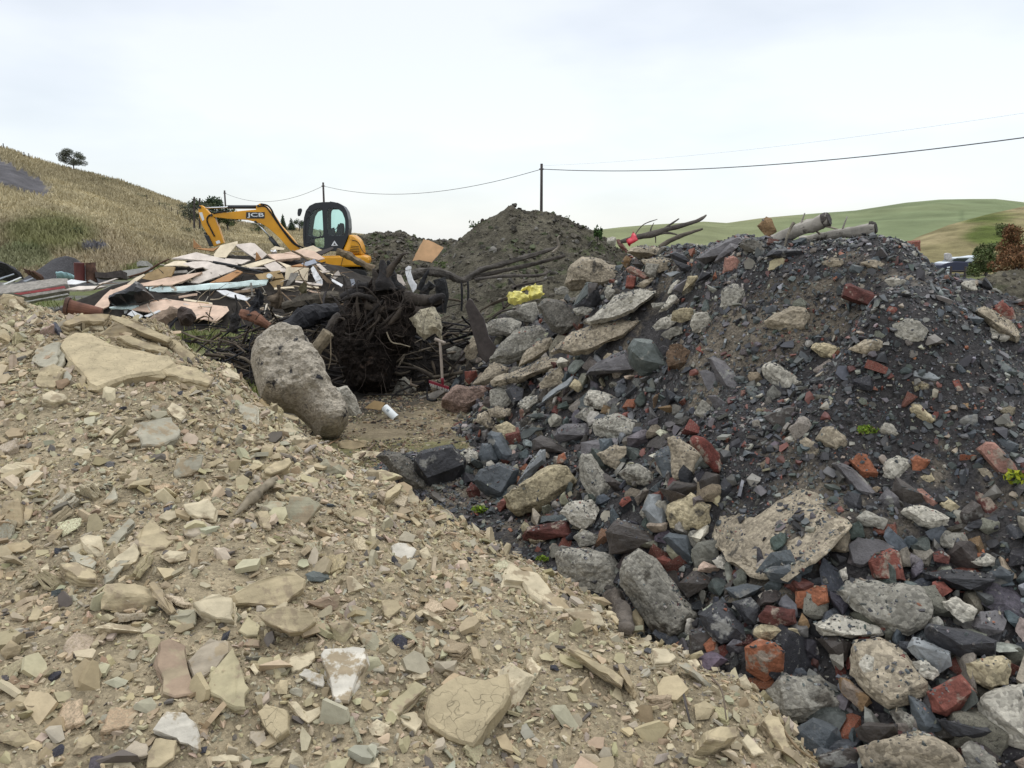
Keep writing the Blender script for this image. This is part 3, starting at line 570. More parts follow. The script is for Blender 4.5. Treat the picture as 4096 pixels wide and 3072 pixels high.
# ---------------------------------------------------------------- the stones one can point at: kind colour zone options | outline | inner ridge points | label | short name
HEROES = '''
k bf G t=.07 w=.85 | 505,500 540,435 640,380 760,385 870,440 960,490 1080,520 1250,545 1480,590 1520,650 1400,720 1270,735 1100,760 960,810 830,860 700,735 590,620 | | broad buff slab with fine cracks lying near the crest of the beige heap | broad cracked slab
p gr G | 270,630 320,520 510,465 505,620 440,700 330,670
r bf G | 300,800 350,700 460,655 575,710 520,880 440,900 320,850 | 460,690 540,720 470,860
p cr G t=.05 | 360,920 430,885 560,920 580,960 470,985 370,960
p tn G w=.3 | 865,400 990,290 1190,390 1170,420 1000,460 900,440 | | tan slab standing tilted above the broad cracked slab | tilted tan slab
p bf G | 1010,420 1080,405 1230,460 1450,520 1410,565 1230,520 1090,470
l bf G t=.12 | 1400,700 1480,650 1700,690 1850,770 1800,830 1600,790 1450,740 | | thick layered buff stone at the right end of the broad cracked slab | thick layered stone
l tn G | 1600,800 1650,790 1760,820 1740,865 1640,850
p cr G | 1440,1040 1480,985 1560,1020 1610,1090 1560,1145 1470,1090 | | pale cream block standing on the corner of a grey plate
p gr G t=.05 | 1145,1180 1480,1115 1560,1230 1530,1300 1380,1360 1230,1355 | | large flat grey plate below the broad cracked slab with a soil stained corner | soil stained grey plate
p gr G w=.25 t=.05 | 1500,1590 1525,1470 1755,1440 1735,1560 1650,1620 1510,1650
p bf G | 1740,1550 1790,1510 1925,1460 1930,1490 1850,1540 1760,1580
r cr G | 625,1440 660,1380 760,1390 780,1440 700,1470
p cr G | 0,1560 60,1520 190,1500 400,1530 425,1560 330,1590 180,1570 0,1600
l bf G | 0,1610 200,1545 190,1590 100,1650 0,1670
p cr G | 885,1220 920,1200 1000,1250 980,1275 900,1245
p cr G | 1895,720 1960,690 2065,750 2070,795 1960,770 1905,745
p gr G | 2065,1040 2150,985 2210,1030 2210,1180 2130,1120
p cr G w=.4 | 80,100 130,95 200,170 260,210 160,190 80,160
r bf G w=.2 | 0,90 30,55 90,60 210,90 210,150 150,190 60,170 0,140 | | buff boulder on the skyline at the far left of the beige heap | buff skyline boulder
p cr G | 0,290 70,320 160,390 150,410 60,360 0,330
r cr G | 750,350 790,300 880,320 900,370 820,390 760,375
l tn G w=.6 t=.10 | 540,300 640,250 820,225 950,230 900,290 700,290 600,320
l bf G w=.6 t=.10 | 950,232 1160,270 1300,350 1480,430 1440,470 1260,400 1130,340 960,270
l bf G w=.5 t=.12 | 1440,430 1520,450 1690,590 1640,640 1520,570 1420,480
s dk G | 450,310 480,290 535,370 535,430 500,420 450,350 | | narrow black slate chip poking up on the beige crest
p cr H | 0,390 40,370 110,420 130,470 60,460 0,440
p gr H | 115,690 200,660 280,730 285,800 240,860 150,800
l bf H t=.05 | 410,750 470,740 640,800 630,825 520,795 430,775
r bf H | 300,850 350,805 400,850 405,880 320,875
r yl H | 640,810 700,805 715,840 680,870 650,850
p gg H | 440,925 600,920 590,945 470,965
r cr H | 470,1000 560,955 660,940 740,990 690,1035 560,1040 480,1025 | 520,990 680,985
p gr H | 560,900 620,890 735,980 740,1000 650,960
r bf H | 305,1120 320,1035 425,1030 410,1110 350,1165 | 330,1060 410,1055
l cr H | 105,940 130,925 250,970 240,995 130,975
r bf H | 430,1060 500,1035 540,1090 480,1130 430,1100
l tn H t=.13 w=.2 | 980,1010 1030,990 1220,995 1220,1050 1100,1080 1000,1060 | | layered buff block on the edge of the muddy clearing | layered edge block
p cr H | 1100,1110 1180,1080 1370,1090 1360,1130 1250,1160 1110,1160
r yl H w=.35 | 1280,1250 1350,1245 1500,1290 1530,1310 1400,1370 1300,1410 1285,1350 | 1320,1270 1480,1300 1300,1370 | yellowish wedge of stone at the right edge of the beige heap beside the dark rubble | yellowish wedge
l bf H t=.1 | 1385,1440 1500,1360 1530,1380 1500,1430 1420,1490 1390,1490
p cr H w=.3 | 1560,1480 1600,1410 1670,1500 1670,1560 1600,1540
r gg H w=.3 | 790,1220 870,1150 960,1190 1060,1250 1070,1330 950,1330 830,1310 | 880,1190 1000,1260 | mossy olive buff boulder beside a white chip on the beige heap | mossy buff boulder
p wh H | 1150,1250 1190,1235 1235,1250 1190,1275
l cr H t=.08 | 560,1340 660,1270 770,1215 780,1250 690,1320 600,1355
l bf H t=.1 | 340,1240 420,1180 560,1140 580,1180 500,1250 400,1280 350,1270
p gg H | 290,1545 400,1510 530,1530 500,1570 400,1590
p gg M w=.35 t=.03 | 140,195 215,165 225,118 330,125 400,170 300,290 240,280 170,260 | | green grey plate with a notched corner beside the driftwood branch | notched green grey plate
p bf H | 200,1230 250,1180 330,1205 240,1255
r bf L w=.35 | 570,690 600,620 760,610 840,640 910,690 850,800 760,790 700,750 570,760 | 650,660 720,690 830,675 890,695 | blocky buff boulder with a pale broken top edge on the left slope | pale topped boulder
r cr L | 530,870 620,840 740,855 825,890 800,905 560,900 | 560,865 780,885
p rd L t=.035 w=.8 | 905,940 960,920 1050,960 1065,1090 1095,1240 990,1255 920,1230 925,1150 890,1080 | | long reddish brown slab lying flat on the beige slope | long reddish slab
p pk L t=.035 | 1060,1050 1190,920 1300,940 1300,1000 1200,1110 1110,1165 1080,1110 | | pinkish slab slanting just right of the long reddish slab | slanting pinkish slab
p yl L t=.04 | 1185,1120 1320,970 1350,1040 1415,1210 1390,1240 1390,1320 1280,1290 1165,1215 | | cream slab with a yellow lower half right of the slanting pinkish slab | half yellow slab
p wh L t=.035 w=.6 | 865,1440 940,1335 1050,1345 1110,1400 1130,1470 1140,1560 1000,1490 | | white triangular slab low on the beige slope | white triangular slab
s dk L | 1140,1540 1175,1535 1165,1575 1135,1575
p gg L | 990,820 1010,760 1105,770 1110,840 1050,855
p yl L | 1350,880 1400,795 1475,850 1460,905 1400,910
p rd L | 1360,965 1400,920 1470,935 1465,965
p bf L t=.03 | 775,340 860,240 900,290 985,370 940,410 800,440 | | five sided buff slab in the middle of the left slope | five sided buff slab
p gr L | 600,385 735,240 765,265 660,395 | | pale grey strip of stone leaning left of the five sided buff slab | pale leaning strip
p cr L | 605,510 760,380 790,440 770,490 640,540
p gr L | 590,570 680,480 735,480 640,590 600,610
r cr L | 450,355 490,335 570,345 595,450 580,475 480,455
p gr L | 380,420 440,440 545,490 520,525 430,490
r cr L | 915,460 960,425 1060,435 1050,480 980,500
l cr L t=.05 | 1035,165 1180,130 1225,190 1210,250 1120,240 1050,200
p cr L | 895,240 940,200 1055,200 1040,220 950,260
s dk L | 925,190 970,170 995,180 975,210 930,215
r pk L | 1035,330 1060,265 1130,245 1235,300 1230,370 1150,375 1060,365
p bf L | 1450,220 1500,200 1530,240 1530,300 1490,290
r tn L | 1070,500 1085,400 1120,400 1120,520 1090,540
p yl L | 830,920 900,905 910,950 870,1005 850,990
p cr L | 290,110 320,75 370,110 350,150 310,140
p gr L | 580,160 650,65 665,130 610,160
r tn L | 260,360 310,305 360,310 340,350 290,390
p cr L | 220,570 230,530 270,500 280,545 250,565
p tn L | 125,280 140,180 195,150 180,220 150,285
r tn L | 0,250 20,150 100,130 140,200 120,300 60,330
p cr L | 1175,1600 1270,1580 1360,1590 1350,1620 1200,1620
p cr L | 640,1659 655,1585 720,1610 770,1659
r bf L | 410,1580 440,1490 510,1465 540,1510 470,1580
p bf L | 50,1290 110,1240 235,1290 200,1310 90,1305
p bf L | 160,820 200,730 240,770 210,820
l bf L t=.07 | 330,500 430,490 540,540 540,590 440,580 360,530
l tn L t=.04 | 840,610 870,600 990,760 970,780 900,720
p cr L t=.06 | 1090,720 1200,670 1310,690 1320,820 1230,810 1130,770
r bf L | 0,1470 60,1450 160,1460 190,1520 90,1540 0,1510
r tn L | 0,1000 60,930 120,970 110,1020 30,1050
p pk L | 700,1560 760,1500 830,1520 840,1580 770,1600
p bf L | 835,1570 880,1490 1000,1500 980,1600 890,1659 830,1659
p bf M t=.06 w=.6 | -106,680 0,615 120,570 250,540 320,590 310,640 240,690 180,745 60,735 -80,730 | | smooth thick buff slab resting on a layered block in mid slope | smooth thick slab
l bf M t=.16 w=.3 | 45,800 110,750 240,745 350,780 370,830 300,885 220,895 120,850 | | layered buff block under the smooth thick slab | layered mid slope block
r rd M | 320,720 420,690 510,680 495,770 400,760 330,735
r yl M w=.3 | 440,840 560,815 595,870 530,970 490,950 | 455,850 560,830 520,900 | yellow buff faceted stone below the smooth thick slab | yellow faceted stone
p gg M w=.3 | 555,740 590,735 690,770 680,870 610,850
p bf M | 740,710 830,700 860,750 790,815 760,790
p cr M | 545,575 580,570 650,640 555,670
p wh M t=.03 | 800,400 840,380 900,385 945,420 920,465 860,485 810,450 | | bright white stone alone on bare beige grit | bright white stone
r cr M | 955,430 1000,405 1030,465 985,485
p wh M t=.04 | 400,1010 420,980 650,975 660,1040 590,1190 560,1285 480,1280 455,1170 420,1080 | | tall whitish slab tapering downward in the centre foreground | tapering whitish slab
p cr M | 197,1070 230,1030 360,990 370,1030 330,1080 240,1115
p wh M | 275,1130 310,1095 420,1130 415,1200 380,1190
p yl M | 135,1030 165,1010 190,1070 190,1150 145,1155
r gg M | 615,930 650,890 710,890 740,950 720,1000 660,990
k bf M t=.07 w=.65 | 985,1350 1010,1240 1120,1160 1190,1125 1330,1155 1460,1115 1465,1180 1470,1240 1310,1470 1260,1530 1120,1490 1000,1410 | | big buff slab with a cracked skin in the front foreground | big cracked front slab
p yl M | 740,1380 780,1300 940,1165 1000,1200 860,1340 800,1370
p cr M | 840,1360 930,1335 980,1390 940,1455 870,1410
r cr M | 665,1420 720,1380 790,1420 770,1480 690,1475
k bf M t=.04 | 40,1340 90,1290 215,1335 215,1440 145,1495 80,1420
p pk M | 0,1450 80,1445 95,1500 50,1545 0,1490
p cr M | 210,1280 260,1280 320,1340 400,1310 400,1350 330,1405 280,1370
p bf M | 530,1590 570,1530 630,1560 580,1620
p bf M | 80,1659 130,1590 200,1590 170,1659
r cr M | 210,1659 240,1550 300,1600 310,1659
p cr M | 880,1140 920,1120 1000,1115 1000,1145 930,1160
p gr M | 660,1080 700,1030 760,1080 760,1110 700,1110
p bf M | 555,210 640,180 670,220 650,270 590,250
s sg M | 310,560 360,540 440,560 460,590 390,610 330,600
l cr M t=.05 | 970,770 1030,770 1100,820 1080,830 1000,790
p gr M | 1380,560 1420,560 1435,600 1400,610
p bf M | 35,205 100,200 118,260 105,310 60,270
p bf M | 900,240 930,235 975,280 950,290
p cr M | 550,1659 640,1580 720,1600 730,1659
r cr M | 1090,1130 1180,1080 1230,1100 1150,1170
r cr M | 0,1090 20,1065 50,1110 30,1135
p yl M | 40,1060 60,1030 130,1030 125,1085 60,1090
r bf M | 150,1200 170,1160 220,1165 210,1240 160,1240
r gr M | 220,1230 260,1200 300,1230 290,1260
p cr N t=.05 w=.85 | 30,590 50,490 130,540 210,550 270,620 370,760 290,760 200,690 130,600 | | long smooth pale slab half buried in the right flank of the beige heap | long smooth pale slab
l cr N t=.12 w=.4 | 355,755 440,750 560,775 600,850 510,850 420,810 | | layered cream stone at the foot of the long smooth pale slab | layered cream stone
c cg N w=.5 | 305,430 400,405 560,430 640,450 680,510 670,580 630,680 500,660 400,640 330,600 | 380,440 600,470 630,520 400,500 | grey concrete lump dusted with white and buff chips between the two heaps | chip dusted concrete
r bf N w=.2 | 745,780 780,745 810,800 820,910 760,900
l bf N t=.06 | 735,930 830,935 830,965 770,965
l bf N t=.07 w=.6 | 385,980 410,960 700,1150 690,1195 560,1110 | | long thin buff slab pointing down the right flank of the beige heap | long thin buff slab
l tn N t=.06 | 665,1070 690,1065 755,1180 740,1205 680,1120
r gr N | 1000,1060 1060,1060 1200,1190 1180,1210 1030,1100
l bf N t=.1 | 1165,1450 1230,1425 1340,1420 1350,1480 1250,1510 1170,1495
p cr N | 1370,1500 1400,1465 1500,1570 1440,1590
l bf N t=.08 w=.3 | 1490,1390 1520,1350 1580,1370 1640,1540 1600,1560
r cr N w=.6 | -10,1120 60,1060 200,1140 110,1290 0,1390 | 60,1090 150,1140 20,1250 | big pale chunk of stone touching the right side of the big cracked front slab | big pale chunk
p cr N | 145,1035 180,1030 235,1090 200,1150 155,1090
p bf N | 330,1470 370,1415 405,1450 400,1530 350,1500
p cr N | 720,1280 770,1275 790,1330 760,1350
r pk N | 725,1410 770,1390 790,1430 740,1450
r bf N | 1100,1300 1160,1275 1220,1320 1180,1380 1110,1390
l cr N t=.05 | 860,980 940,980 1000,1030 960,1060 880,1060
r cr N | 1060,1050 1110,1040 1140,1080 1100,1105
r pk N | 1160,1050 1230,1050 1250,1110 1190,1120
r cr N | 1350,1150 1390,1130 1430,1200 1400,1220 1360,1190
r yl N | 1200,150 1215,105 1250,125 1235,180
c cg O t=.07 w=.6 | 490,660 540,600 640,580 760,600 880,605 980,640 1040,760 1010,850 900,910 800,880 680,840 580,770 | 540,655 640,620 860,640 990,760 900,870 700,800 | big oval grey concrete slab with a broken brick standing on it | oval concrete slab
c ct O w=.6 t=.1 | 560,1130 590,940 740,930 850,990 920,1060 1010,1170 990,1240 900,1280 790,1340 720,1260 620,1180 | 600,960 720,950 960,1190 800,1280 640,1120 | tan concrete slab with two round stones lying on it | tan slab with round stones
c cp O | 360,840 480,785 600,800 800,890 690,925 560,920 420,900
c cg O w=.6 | 100,1290 110,1230 200,1130 400,1140 470,1210 550,1290 470,1370 380,1390 200,1420 110,1330 | 180,1160 400,1180 500,1290 200,1330 | grey concrete chunk sprinkled with slate chips in the lower right | slate sprinkled concrete
b bo O w=.1 t=.1 | -25,975 60,925 150,950 200,1000 195,1120 90,1175 -15,1110 | 0,980 140,955 190,1005 92,1060 | square brick end crusted with grey mortar at the foot of the rubble | mortar crusted brick
b bR O w=.2 | 670,490 700,450 800,410 850,430 890,600 780,605 700,590 | 690,490 820,430 860,590 720,580 | broken red brick with a white mortar top standing on the oval concrete slab | brick on the oval slab
b bo O w=.3 | 258,655 380,625 440,625 455,720 340,765 260,750 | 270,660 430,640 440,715 | orange brick with a chipped corner left of the oval concrete slab | chipped orange brick
b bd O w=.3 | 50,800 100,735 260,760 270,840 180,870 60,830 | 80,770 240,780 240,830
b bR O w=.3 | 1005,1230 1200,1125 1290,1230 1220,1310 1120,1370 1040,1340 | 1030,1240 1190,1150 1260,1230 1110,1340 | dull red brick with a square face low in the right corner | square dull red brick
c cp O w=.4 | 1285,1290 1340,1240 1500,1190 1590,1170 1600,1580 1480,1530 1400,1460 1310,1380 | 1340,1290 1500,1230 1560,1480 | large pale concrete chunk cut off by the right edge of the photo | pale corner chunk
c ct O w=.6 | 620,1550 780,1470 950,1435 1120,1490 1230,1590 1260,1700 680,1700 | 760,1510 950,1470 1150,1580 | broad tan concrete slab cut off by the bottom edge of the photo | broad tan bottom slab
c cg O | 1200,1540 1260,1510 1400,1600 1420,1690 1240,1680
s sb O w=.2 | 205,1520 270,1420 360,1365 500,1430 530,1500 480,1600 330,1600 230,1590 | 290,1450 360,1400 470,1450 420,1550 | rounded blue grey slate boulder beside the tip of the beige heap | rounded blue boulder
s sn O w=.3 | 380,1590 560,1530 660,1600 600,1660 400,1660 | 400,1600 560,1550
s sb O w=.2 | 895,1240 950,1270 1030,1330 1100,1440 1000,1480 930,1400 | 910,1260 1000,1340 1000,1420 | pointed blue slate wedge standing upright | upright blue wedge
s sk O w=.5 | 995,870 1020,845 1260,880 1410,935 1400,1030 1200,1030 1060,970 1000,915 | 1030,860 1250,895 1390,950 1200,960 | long black slate slab with a sharp lower edge | long black slab
s sl O w=.4 | 890,980 930,920 1040,950 1140,1000 1150,1080 1080,1130 950,1040 | 930,960 1040,970 1130,1020
c cp O | 925,1060 1000,1050 1080,1130 1040,1165 960,1130
c co O w=.35 | 1210,1060 1290,1050 1370,1110 1440,1020 1490,1050 1480,1190 1370,1230 1250,1160 | | ochre lumpy concrete beside the pale corner chunk | ochre lumpy concrete
s sp O | 1255,850 1310,775 1400,760 1460,820 1440,890 1340,920 1270,880
c cp O | 1085,720 1170,685 1295,760 1270,820 1210,840 1120,770 | 1110,720 1180,700 1270,770 | squared pale concrete block right of the oval concrete slab | squared pale block
b bR O | 1050,600 1100,605 1155,655 1090,695 1030,640
s sk O w=.5 | 975,550 1200,535 1370,560 1340,660 1180,650 1000,590
s sb O w=.3 | 1290,580 1420,510 1500,560 1490,620 1430,640 1340,610 | 1330,575 1420,530 1480,570
c cg O | 1060,360 1110,310 1230,320 1240,400 1170,440 1080,400
b bd O | 1040,440 1090,425 1140,460 1130,505 1060,495
b bo O | 1235,430 1330,420 1340,460 1260,480
c cp O | 1250,490 1340,440 1400,470 1390,520 1300,520
c cp O w=.4 | 865,210 930,165 1010,175 1140,240 1140,290 1050,320 960,290 | 900,200 1000,195 1110,250 1000,270 | pale flat topped concrete chunk on the right slope | pale flat topped chunk
s sp O w=.2 | 725,140 780,70 850,130 860,190 830,220 750,200
s sn O w=.2 | 800,100 830,10 990,155 880,195
b bp O | 935,80 980,75 1070,155 1050,185 1000,160
c co O | 1075,170 1110,120 1200,180 1150,210
s sn O w=.3 | 1180,250 1260,140 1330,200 1335,240 1230,290
b bd O w=.3 | 1280,130 1310,100 1410,185 1350,235
s sk O | 1240,270 1400,225 1410,310 1230,300
c cg O | 600,240 660,200 790,250 760,310 650,290
f sp O w=.4 | 560,390 620,350 760,370 830,410 720,450 650,510 590,500 | | purple grey slate plate leaning behind the brick on the oval slab | leaning purple plate
s sb O w=.4 | 75,545 120,520 230,505 300,560 290,630 120,600 | 90,550 220,525 270,570 | flat topped blue grey slate above the chipped orange brick | flat topped slate
c wh O | 510,540 550,520 560,590 530,605
c co O | 20,900 45,840 250,880 290,920 240,940 60,930
b bb O | 270,870 300,780 345,850 320,905
s sn O w=.3 | 380,930 480,900 580,950 550,1060 450,1010
b bb O w=.3 | 500,1140 560,1150 700,1290 640,1340 520,1230
c cp O Y=2.35 | 615,1070 660,1010 700,1040 700,1110 650,1120
c cg O | 790,1340 850,1315 920,1370 930,1440 840,1420
s sk O w=.5 | 1060,1380 1340,1400 1400,1450 1300,1500 1150,1480
s sn O w=.4 | 600,1440 680,1400 840,1410 850,1470 700,1530 620,1500 | 640,1420 820,1425
s sk O w=.3 | 530,130 560,90 640,140 640,200 590,240
c ct F w=.9 t=.045 z=.034 | 2830,2060 2870,1960 3000,1915 3200,1930 3330,2040 3420,2100 3330,2200 3220,2260 3150,2330 2980,2300 2900,2250 2850,2180 | 2880,2060 2930,1980 3180,1960 3360,2110 3150,2290 2920,2200 | wide pale concrete slab half covered with grit in the middle of the rubble slope | gritty pale slab
c cg N w=.25 t=.16 | 680,560 700,470 780,405 880,470 980,600 1100,730 1145,790 1140,850 1060,900 960,1000 900,880 760,760 690,650 | 730,540 790,440 870,560 1080,780 960,900 850,720 | tall grey concrete boulder with a brown stain standing where the heaps meet | tall stained boulder
c co N w=.3 | 930,210 950,170 1080,95 1200,170 1190,260 1130,320 960,300 | 960,210 1080,130 1170,190 1100,280 | ochre and white concrete lump above the tall stained boulder | ochre white lump
s sl N w=.2 | 800,200 840,105 910,110 945,270 940,340 870,300 | 830,200 860,130 920,280 | pale blue grey pointed stone left of the ochre white lump | pale pointed stone
c cp N w=.2 | 340,210 390,150 520,140 560,200 530,280 470,310 390,270 | | knobbly tan concrete ball at the foot of the rubble | knobbly concrete ball
s sb N w=.3 | 915,360 960,320 1060,340 1110,470 1090,520 1000,450 | 950,350 1050,360 1080,470 | smooth blue slate block right above the tall stained boulder | smooth blue block
s sn N w=.3 | 590,320 660,250 800,290 920,370 900,420 760,400 620,450 | 640,330 670,280 800,320 880,380
b bd N w=.3 | 125,340 160,290 380,255 410,340 200,380 130,370 | 150,320 370,290 390,340
c cg N | 415,350 470,310 560,340 540,390 450,410
s sn N w=.3 | 1010,610 1110,520 1250,620 1060,700 | 1060,610 1120,560 1200,620
b bR N | 890,470 930,455 985,490 960,545
s sk N w=.3 | 1120,790 1250,700 1380,850 1390,920 1250,960 1180,900 | 1170,800 1250,740 1340,870 | big black slate block right of the tall stained boulder | big black block
s sn N w=.3 | 1065,900 1100,870 1200,850 1225,930 1190,1000 1080,990 | 1080,905 1190,880
b bo N | 1150,960 1195,915 1225,950 1215,990 1170,1005
s sk N w=.3 | 1310,720 1420,690 1480,750 1450,850 1390,840
s sb N | 1270,640 1400,615 1490,630 1440,680 1320,700
c wh N | 1210,490 1250,447 1280,470 1275,535 1230,525
c cg N | 1060,340 1130,310 1180,400 1120,430 1070,390
c co I w=.15 t=.18 | 665,1480 720,1410 1110,1210 1230,1210 1300,1330 1340,1400 1200,1480 1000,1600 800,1659 700,1560 | 690,1470 740,1420 1110,1230 1210,1230 1280,1330 1010,1500 760,1600 | long squared ochre concrete block at the bottom of the rubble slope | squared ochre block
c cg I w=.2 | 1325,1180 1350,1110 1440,1110 1510,1220 1590,1340 1600,1480 1520,1550 1420,1500 1390,1400 1335,1300 | 1360,1180 1380,1130 1440,1160 1540,1370 1500,1480 | upright grey concrete slab right of the squared ochre block | upright grey slab
s sb I w=.2 | 410,1350 470,1240 640,1185 810,1245 780,1350 660,1520 520,1460 | 450,1330 500,1260 640,1215 760,1260 650,1440 | big angular blue grey slate boulder left of the squared ochre block | angular blue boulder
s sk H w=.1 t=.2 | 1620,1160 1680,1080 1960,1025 2080,1150 2070,1260 1950,1400 1790,1450 1740,1340 1650,1280 | 1650,1180 1690,1110 1940,1060 2050,1200 1900,1210 1740,1320 | big black slate boulder with a pale lichened corner at the rubble foot | lichened black boulder
c cd H w=.3 | 1290,1130 1400,1080 1540,1090 1620,1180 1730,1330 1770,1470 1680,1490 1560,1400 1480,1290 | 1380,1120 1530,1130 1680,1370 1560,1320 | crumbling dark grey concrete mass left of the lichened black boulder | crumbling grey mass
s sb I w=.2 | 540,940 570,910 660,930 770,1130 720,1200 630,1150 550,1010 | 570,950 640,950 730,1120 660,1110
s sb I w=.2 | 460,1130 490,1020 570,1020 630,1170 520,1240 | 490,1120 510,1050 590,1160
c cp I | 330,1080 380,1060 460,1100 460,1150 380,1200 340,1150
s sp I w=.4 | 1110,960 1140,890 1210,850 1390,850 1440,950 1330,990 1150,1010 | 1150,940 1220,880 1380,880 1380,950 | slate block with an ochre stained face in mid rubble | ochre stained slate
c cg I w=.3 | 1430,870 1480,810 1640,750 1840,830 1850,980 1600,970 1460,960 | 1480,860 1650,790 1800,850 1780,940 | wide rough grey concrete lump in the middle of the rubble | wide rough lump
c cp I w=.3 | 1360,640 1410,560 1560,580 1660,640 1610,730 1480,730 1370,690 | 1400,620 1430,580 1600,650 1500,700
c cg I | 1280,790 1360,720 1450,700 1480,800 1400,840
s sg I w=.1 t=.18 | 1740,200 1790,110 1960,130 2010,230 2110,350 2110,440 1850,440 1760,330 | 1790,230 1830,140 1950,160 1990,250 2080,345 1870,300 | big dark stone block with a whitish broken top | white topped dark block
s sp I w=.6 | 1370,440 1480,320 1730,210 1830,400 1650,410 1400,420 | 1420,400 1520,340 1720,260 1780,380
f sl I w=.4 t=.02 | 955,690 1090,560 1250,450 1280,430 1230,520 1100,600 980,680 | | thin pale grey sheet of stone slanting like a blade | blade like sheet
b co I w=.2 | 1240,530 1290,460 1340,490 1360,540 1320,585 | 1260,525 1295,485 1340,530 | yellow ochre block at the upper end of the blade like sheet | yellow ochre block
c ct I w=.3 | 975,510 1060,420 1130,385 1210,460 1180,510 990,560
c ct I w=.7 t=.1 | 565,490 620,450 880,350 1060,280 1200,280 1260,330 1080,360 960,400 850,470 700,510 590,530 | 620,480 890,370 1070,300 1200,310 850,440 | long tan concrete slab with a dark hollow beneath it | hollow backed slab
c ct D w=.55 t=.12 | 1085,1470 1180,1370 1320,1270 1500,1210 1720,1170 1940,1160 1920,1220 1780,1320 1640,1370 1530,1440 1300,1490 1210,1470 | 1180,1430 1340,1300 1520,1240 1900,1180 1760,1290 1500,1410 1300,1450 | long rough tan concrete slab, the lower of two leaning side by side | lower long slab
c cp D w=.55 t=.12 | 1410,1190 1500,1090 1680,980 1900,880 2050,900 2085,940 1950,1040 1850,1110 1680,1180 1460,1215 | 1470,1180 1530,1110 1700,1010 1900,910 2040,930 1840,1080 1650,1150 | long rough pale concrete slab, the upper of two leaning side by side | upper long slab
c cd D w=.2 | 985,1050 1060,990 1230,1010 1320,1100 1340,1160 1430,1180 1420,1230 1200,1310 1120,1270 1040,1150 | 1020,1050 1080,1010 1220,1030 1300,1110 1290,1230 1140,1230 | big dark grey boulder under the yellow plastic bag | big dark boulder
c cg D w=.3 | 700,1110 800,1040 980,1010 1010,1100 960,1210 860,1180 760,1150
c cg D w=.3 | 525,1240 600,1170 740,1150 860,1190 840,1290 720,1320 560,1300 | 560,1230 620,1190 740,1180 820,1210 760,1290
c cg D w=.3 t=.15 | 570,1520 700,1350 800,1260 1020,1220 1130,1300 1090,1400 870,1490 760,1570 620,1560 | 620,1500 720,1370 820,1290 1010,1250 1080,1350 850,1450 | large rough grey concrete lump below the yellow plastic bag | large rough grey lump
c ct D w=.3 | 820,1590 870,1470 1010,1350 1110,1330 1140,1400 1050,1480 950,1510 850,1590 | 850,1560 890,1480 1020,1370 1100,1360 1050,1450 | oblong tan concrete piece propped against the large rough grey lump | propped oblong piece
c ct I w=.3 | 410,510 560,340 620,310 740,380 640,450 520,520
c cg I w=.4 | 560,560 640,530 760,560 750,660 680,730 560,700
s sk I | 690,560 760,510 850,550 840,640 760,690
c cp I | 800,680 860,620 970,600 970,660 900,720 820,720
b bR I w=.1 | 340,400 440,390 455,440 380,515 345,480 | 345,405 440,395 370,450 | single orange red brick end between the rake and the concrete slabs | lone orange brick
c ct I w=.2 | 450,770 520,740 600,830 580,890 500,870 430,830
c ct I w=.3 | 540,730 620,700 740,720 740,780 640,810 560,790
c co I w=.3 | 610,900 700,830 780,870 780,1000 700,1000 640,930
s sg I w=.5 | 880,790 900,770 1020,760 1030,790 950,810
f sg I w=.5 | 820,950 850,900 940,880 1050,880 960,910 890,970 830,985
s sn I w=.3 | 920,1000 1000,940 1060,970 1100,1050 1240,1080 1240,1110 1040,1090 930,1080
s sl I w=.2 | 790,1370 870,1230 990,1070 1040,1070 1040,1180 960,1250 860,1360 | 850,1290 1000,1100 1010,1160 | pale streaked slate splinter above the angular blue boulder | streaked splinter
b bo I | 1125,1195 1150,1120 1200,1100 1220,1150 1190,1195
c ct I w=.3 | 1480,1110 1640,1030 1730,1040 1740,1110 1640,1250 1540,1190
c cg I w=.3 | 1660,1280 1740,1200 1840,1190 1940,1260 1975,1340 1900,1395 1740,1350 | 1700,1270 1840,1220 1930,1330
s sp I w=.3 | 1340,1010 1680,970 1640,1040 1480,1080 1340,1110
b bd I w=.2 | 350,1430 400,1350 470,1420 480,1480 380,1490
b bR I | 1670,1540 1700,1490 1760,1470 1780,1510 1700,1570
c cp I w=.2 | 1850,1620 1920,1450 2000,1490 2050,1600 2050,1659 1880,1659
c bm I w=.15 t=.22 | 130,640 180,580 270,520 520,530 560,600 550,650 380,700 300,780 140,720 | 150,640 280,545 510,550 530,600 370,680 | lump of mortared brickwork at the edge of the muddy clearing | brickwork lump
s sg D w=.2 | 1305,1050 1360,960 1430,830 1530,850 1530,900 1480,960 1400,1040 | 1340,1030 1440,860 1520,870 | green grey stone plate standing on edge right of the yellow plastic bag | upright green plate
s sk D w=.2 | 1530,880 1560,1000 1500,1060 1320,1060 1400,1040 1480,960
c ct D w=.2 t=.25 | 1225,860 1290,690 1390,610 1560,640 1700,700 1770,800 1720,880 1560,900 1450,830 1400,890 1290,920 | 1290,820 1320,710 1400,640 1560,670 1700,790 1560,840 | huge brown concrete boulder high on the left shoulder of the rubble | huge brown boulder
c cp D w=.2 | 1390,520 1560,450 1690,440 1690,500 1600,560 1590,640 1500,560 1400,600 | 1430,530 1560,470 1660,470
b bp U w=.3 | 560,840 630,785 760,840 910,920 900,970 850,1000 720,930 600,880 | 590,830 640,800 890,930 840,970 | brick half red and half grey lying beside the huge brown boulder | two tone brick
b bR U w=.05 t=.1 | 555,1110 580,930 640,915 720,945 700,1100 650,1140 | 575,1090 595,945 700,960 685,1090 | red brick standing on end below the two tone brick | brick on end
t bb U w=.1 | 495,740 570,625 660,690 620,780 560,820 | 520,735 575,650 640,700
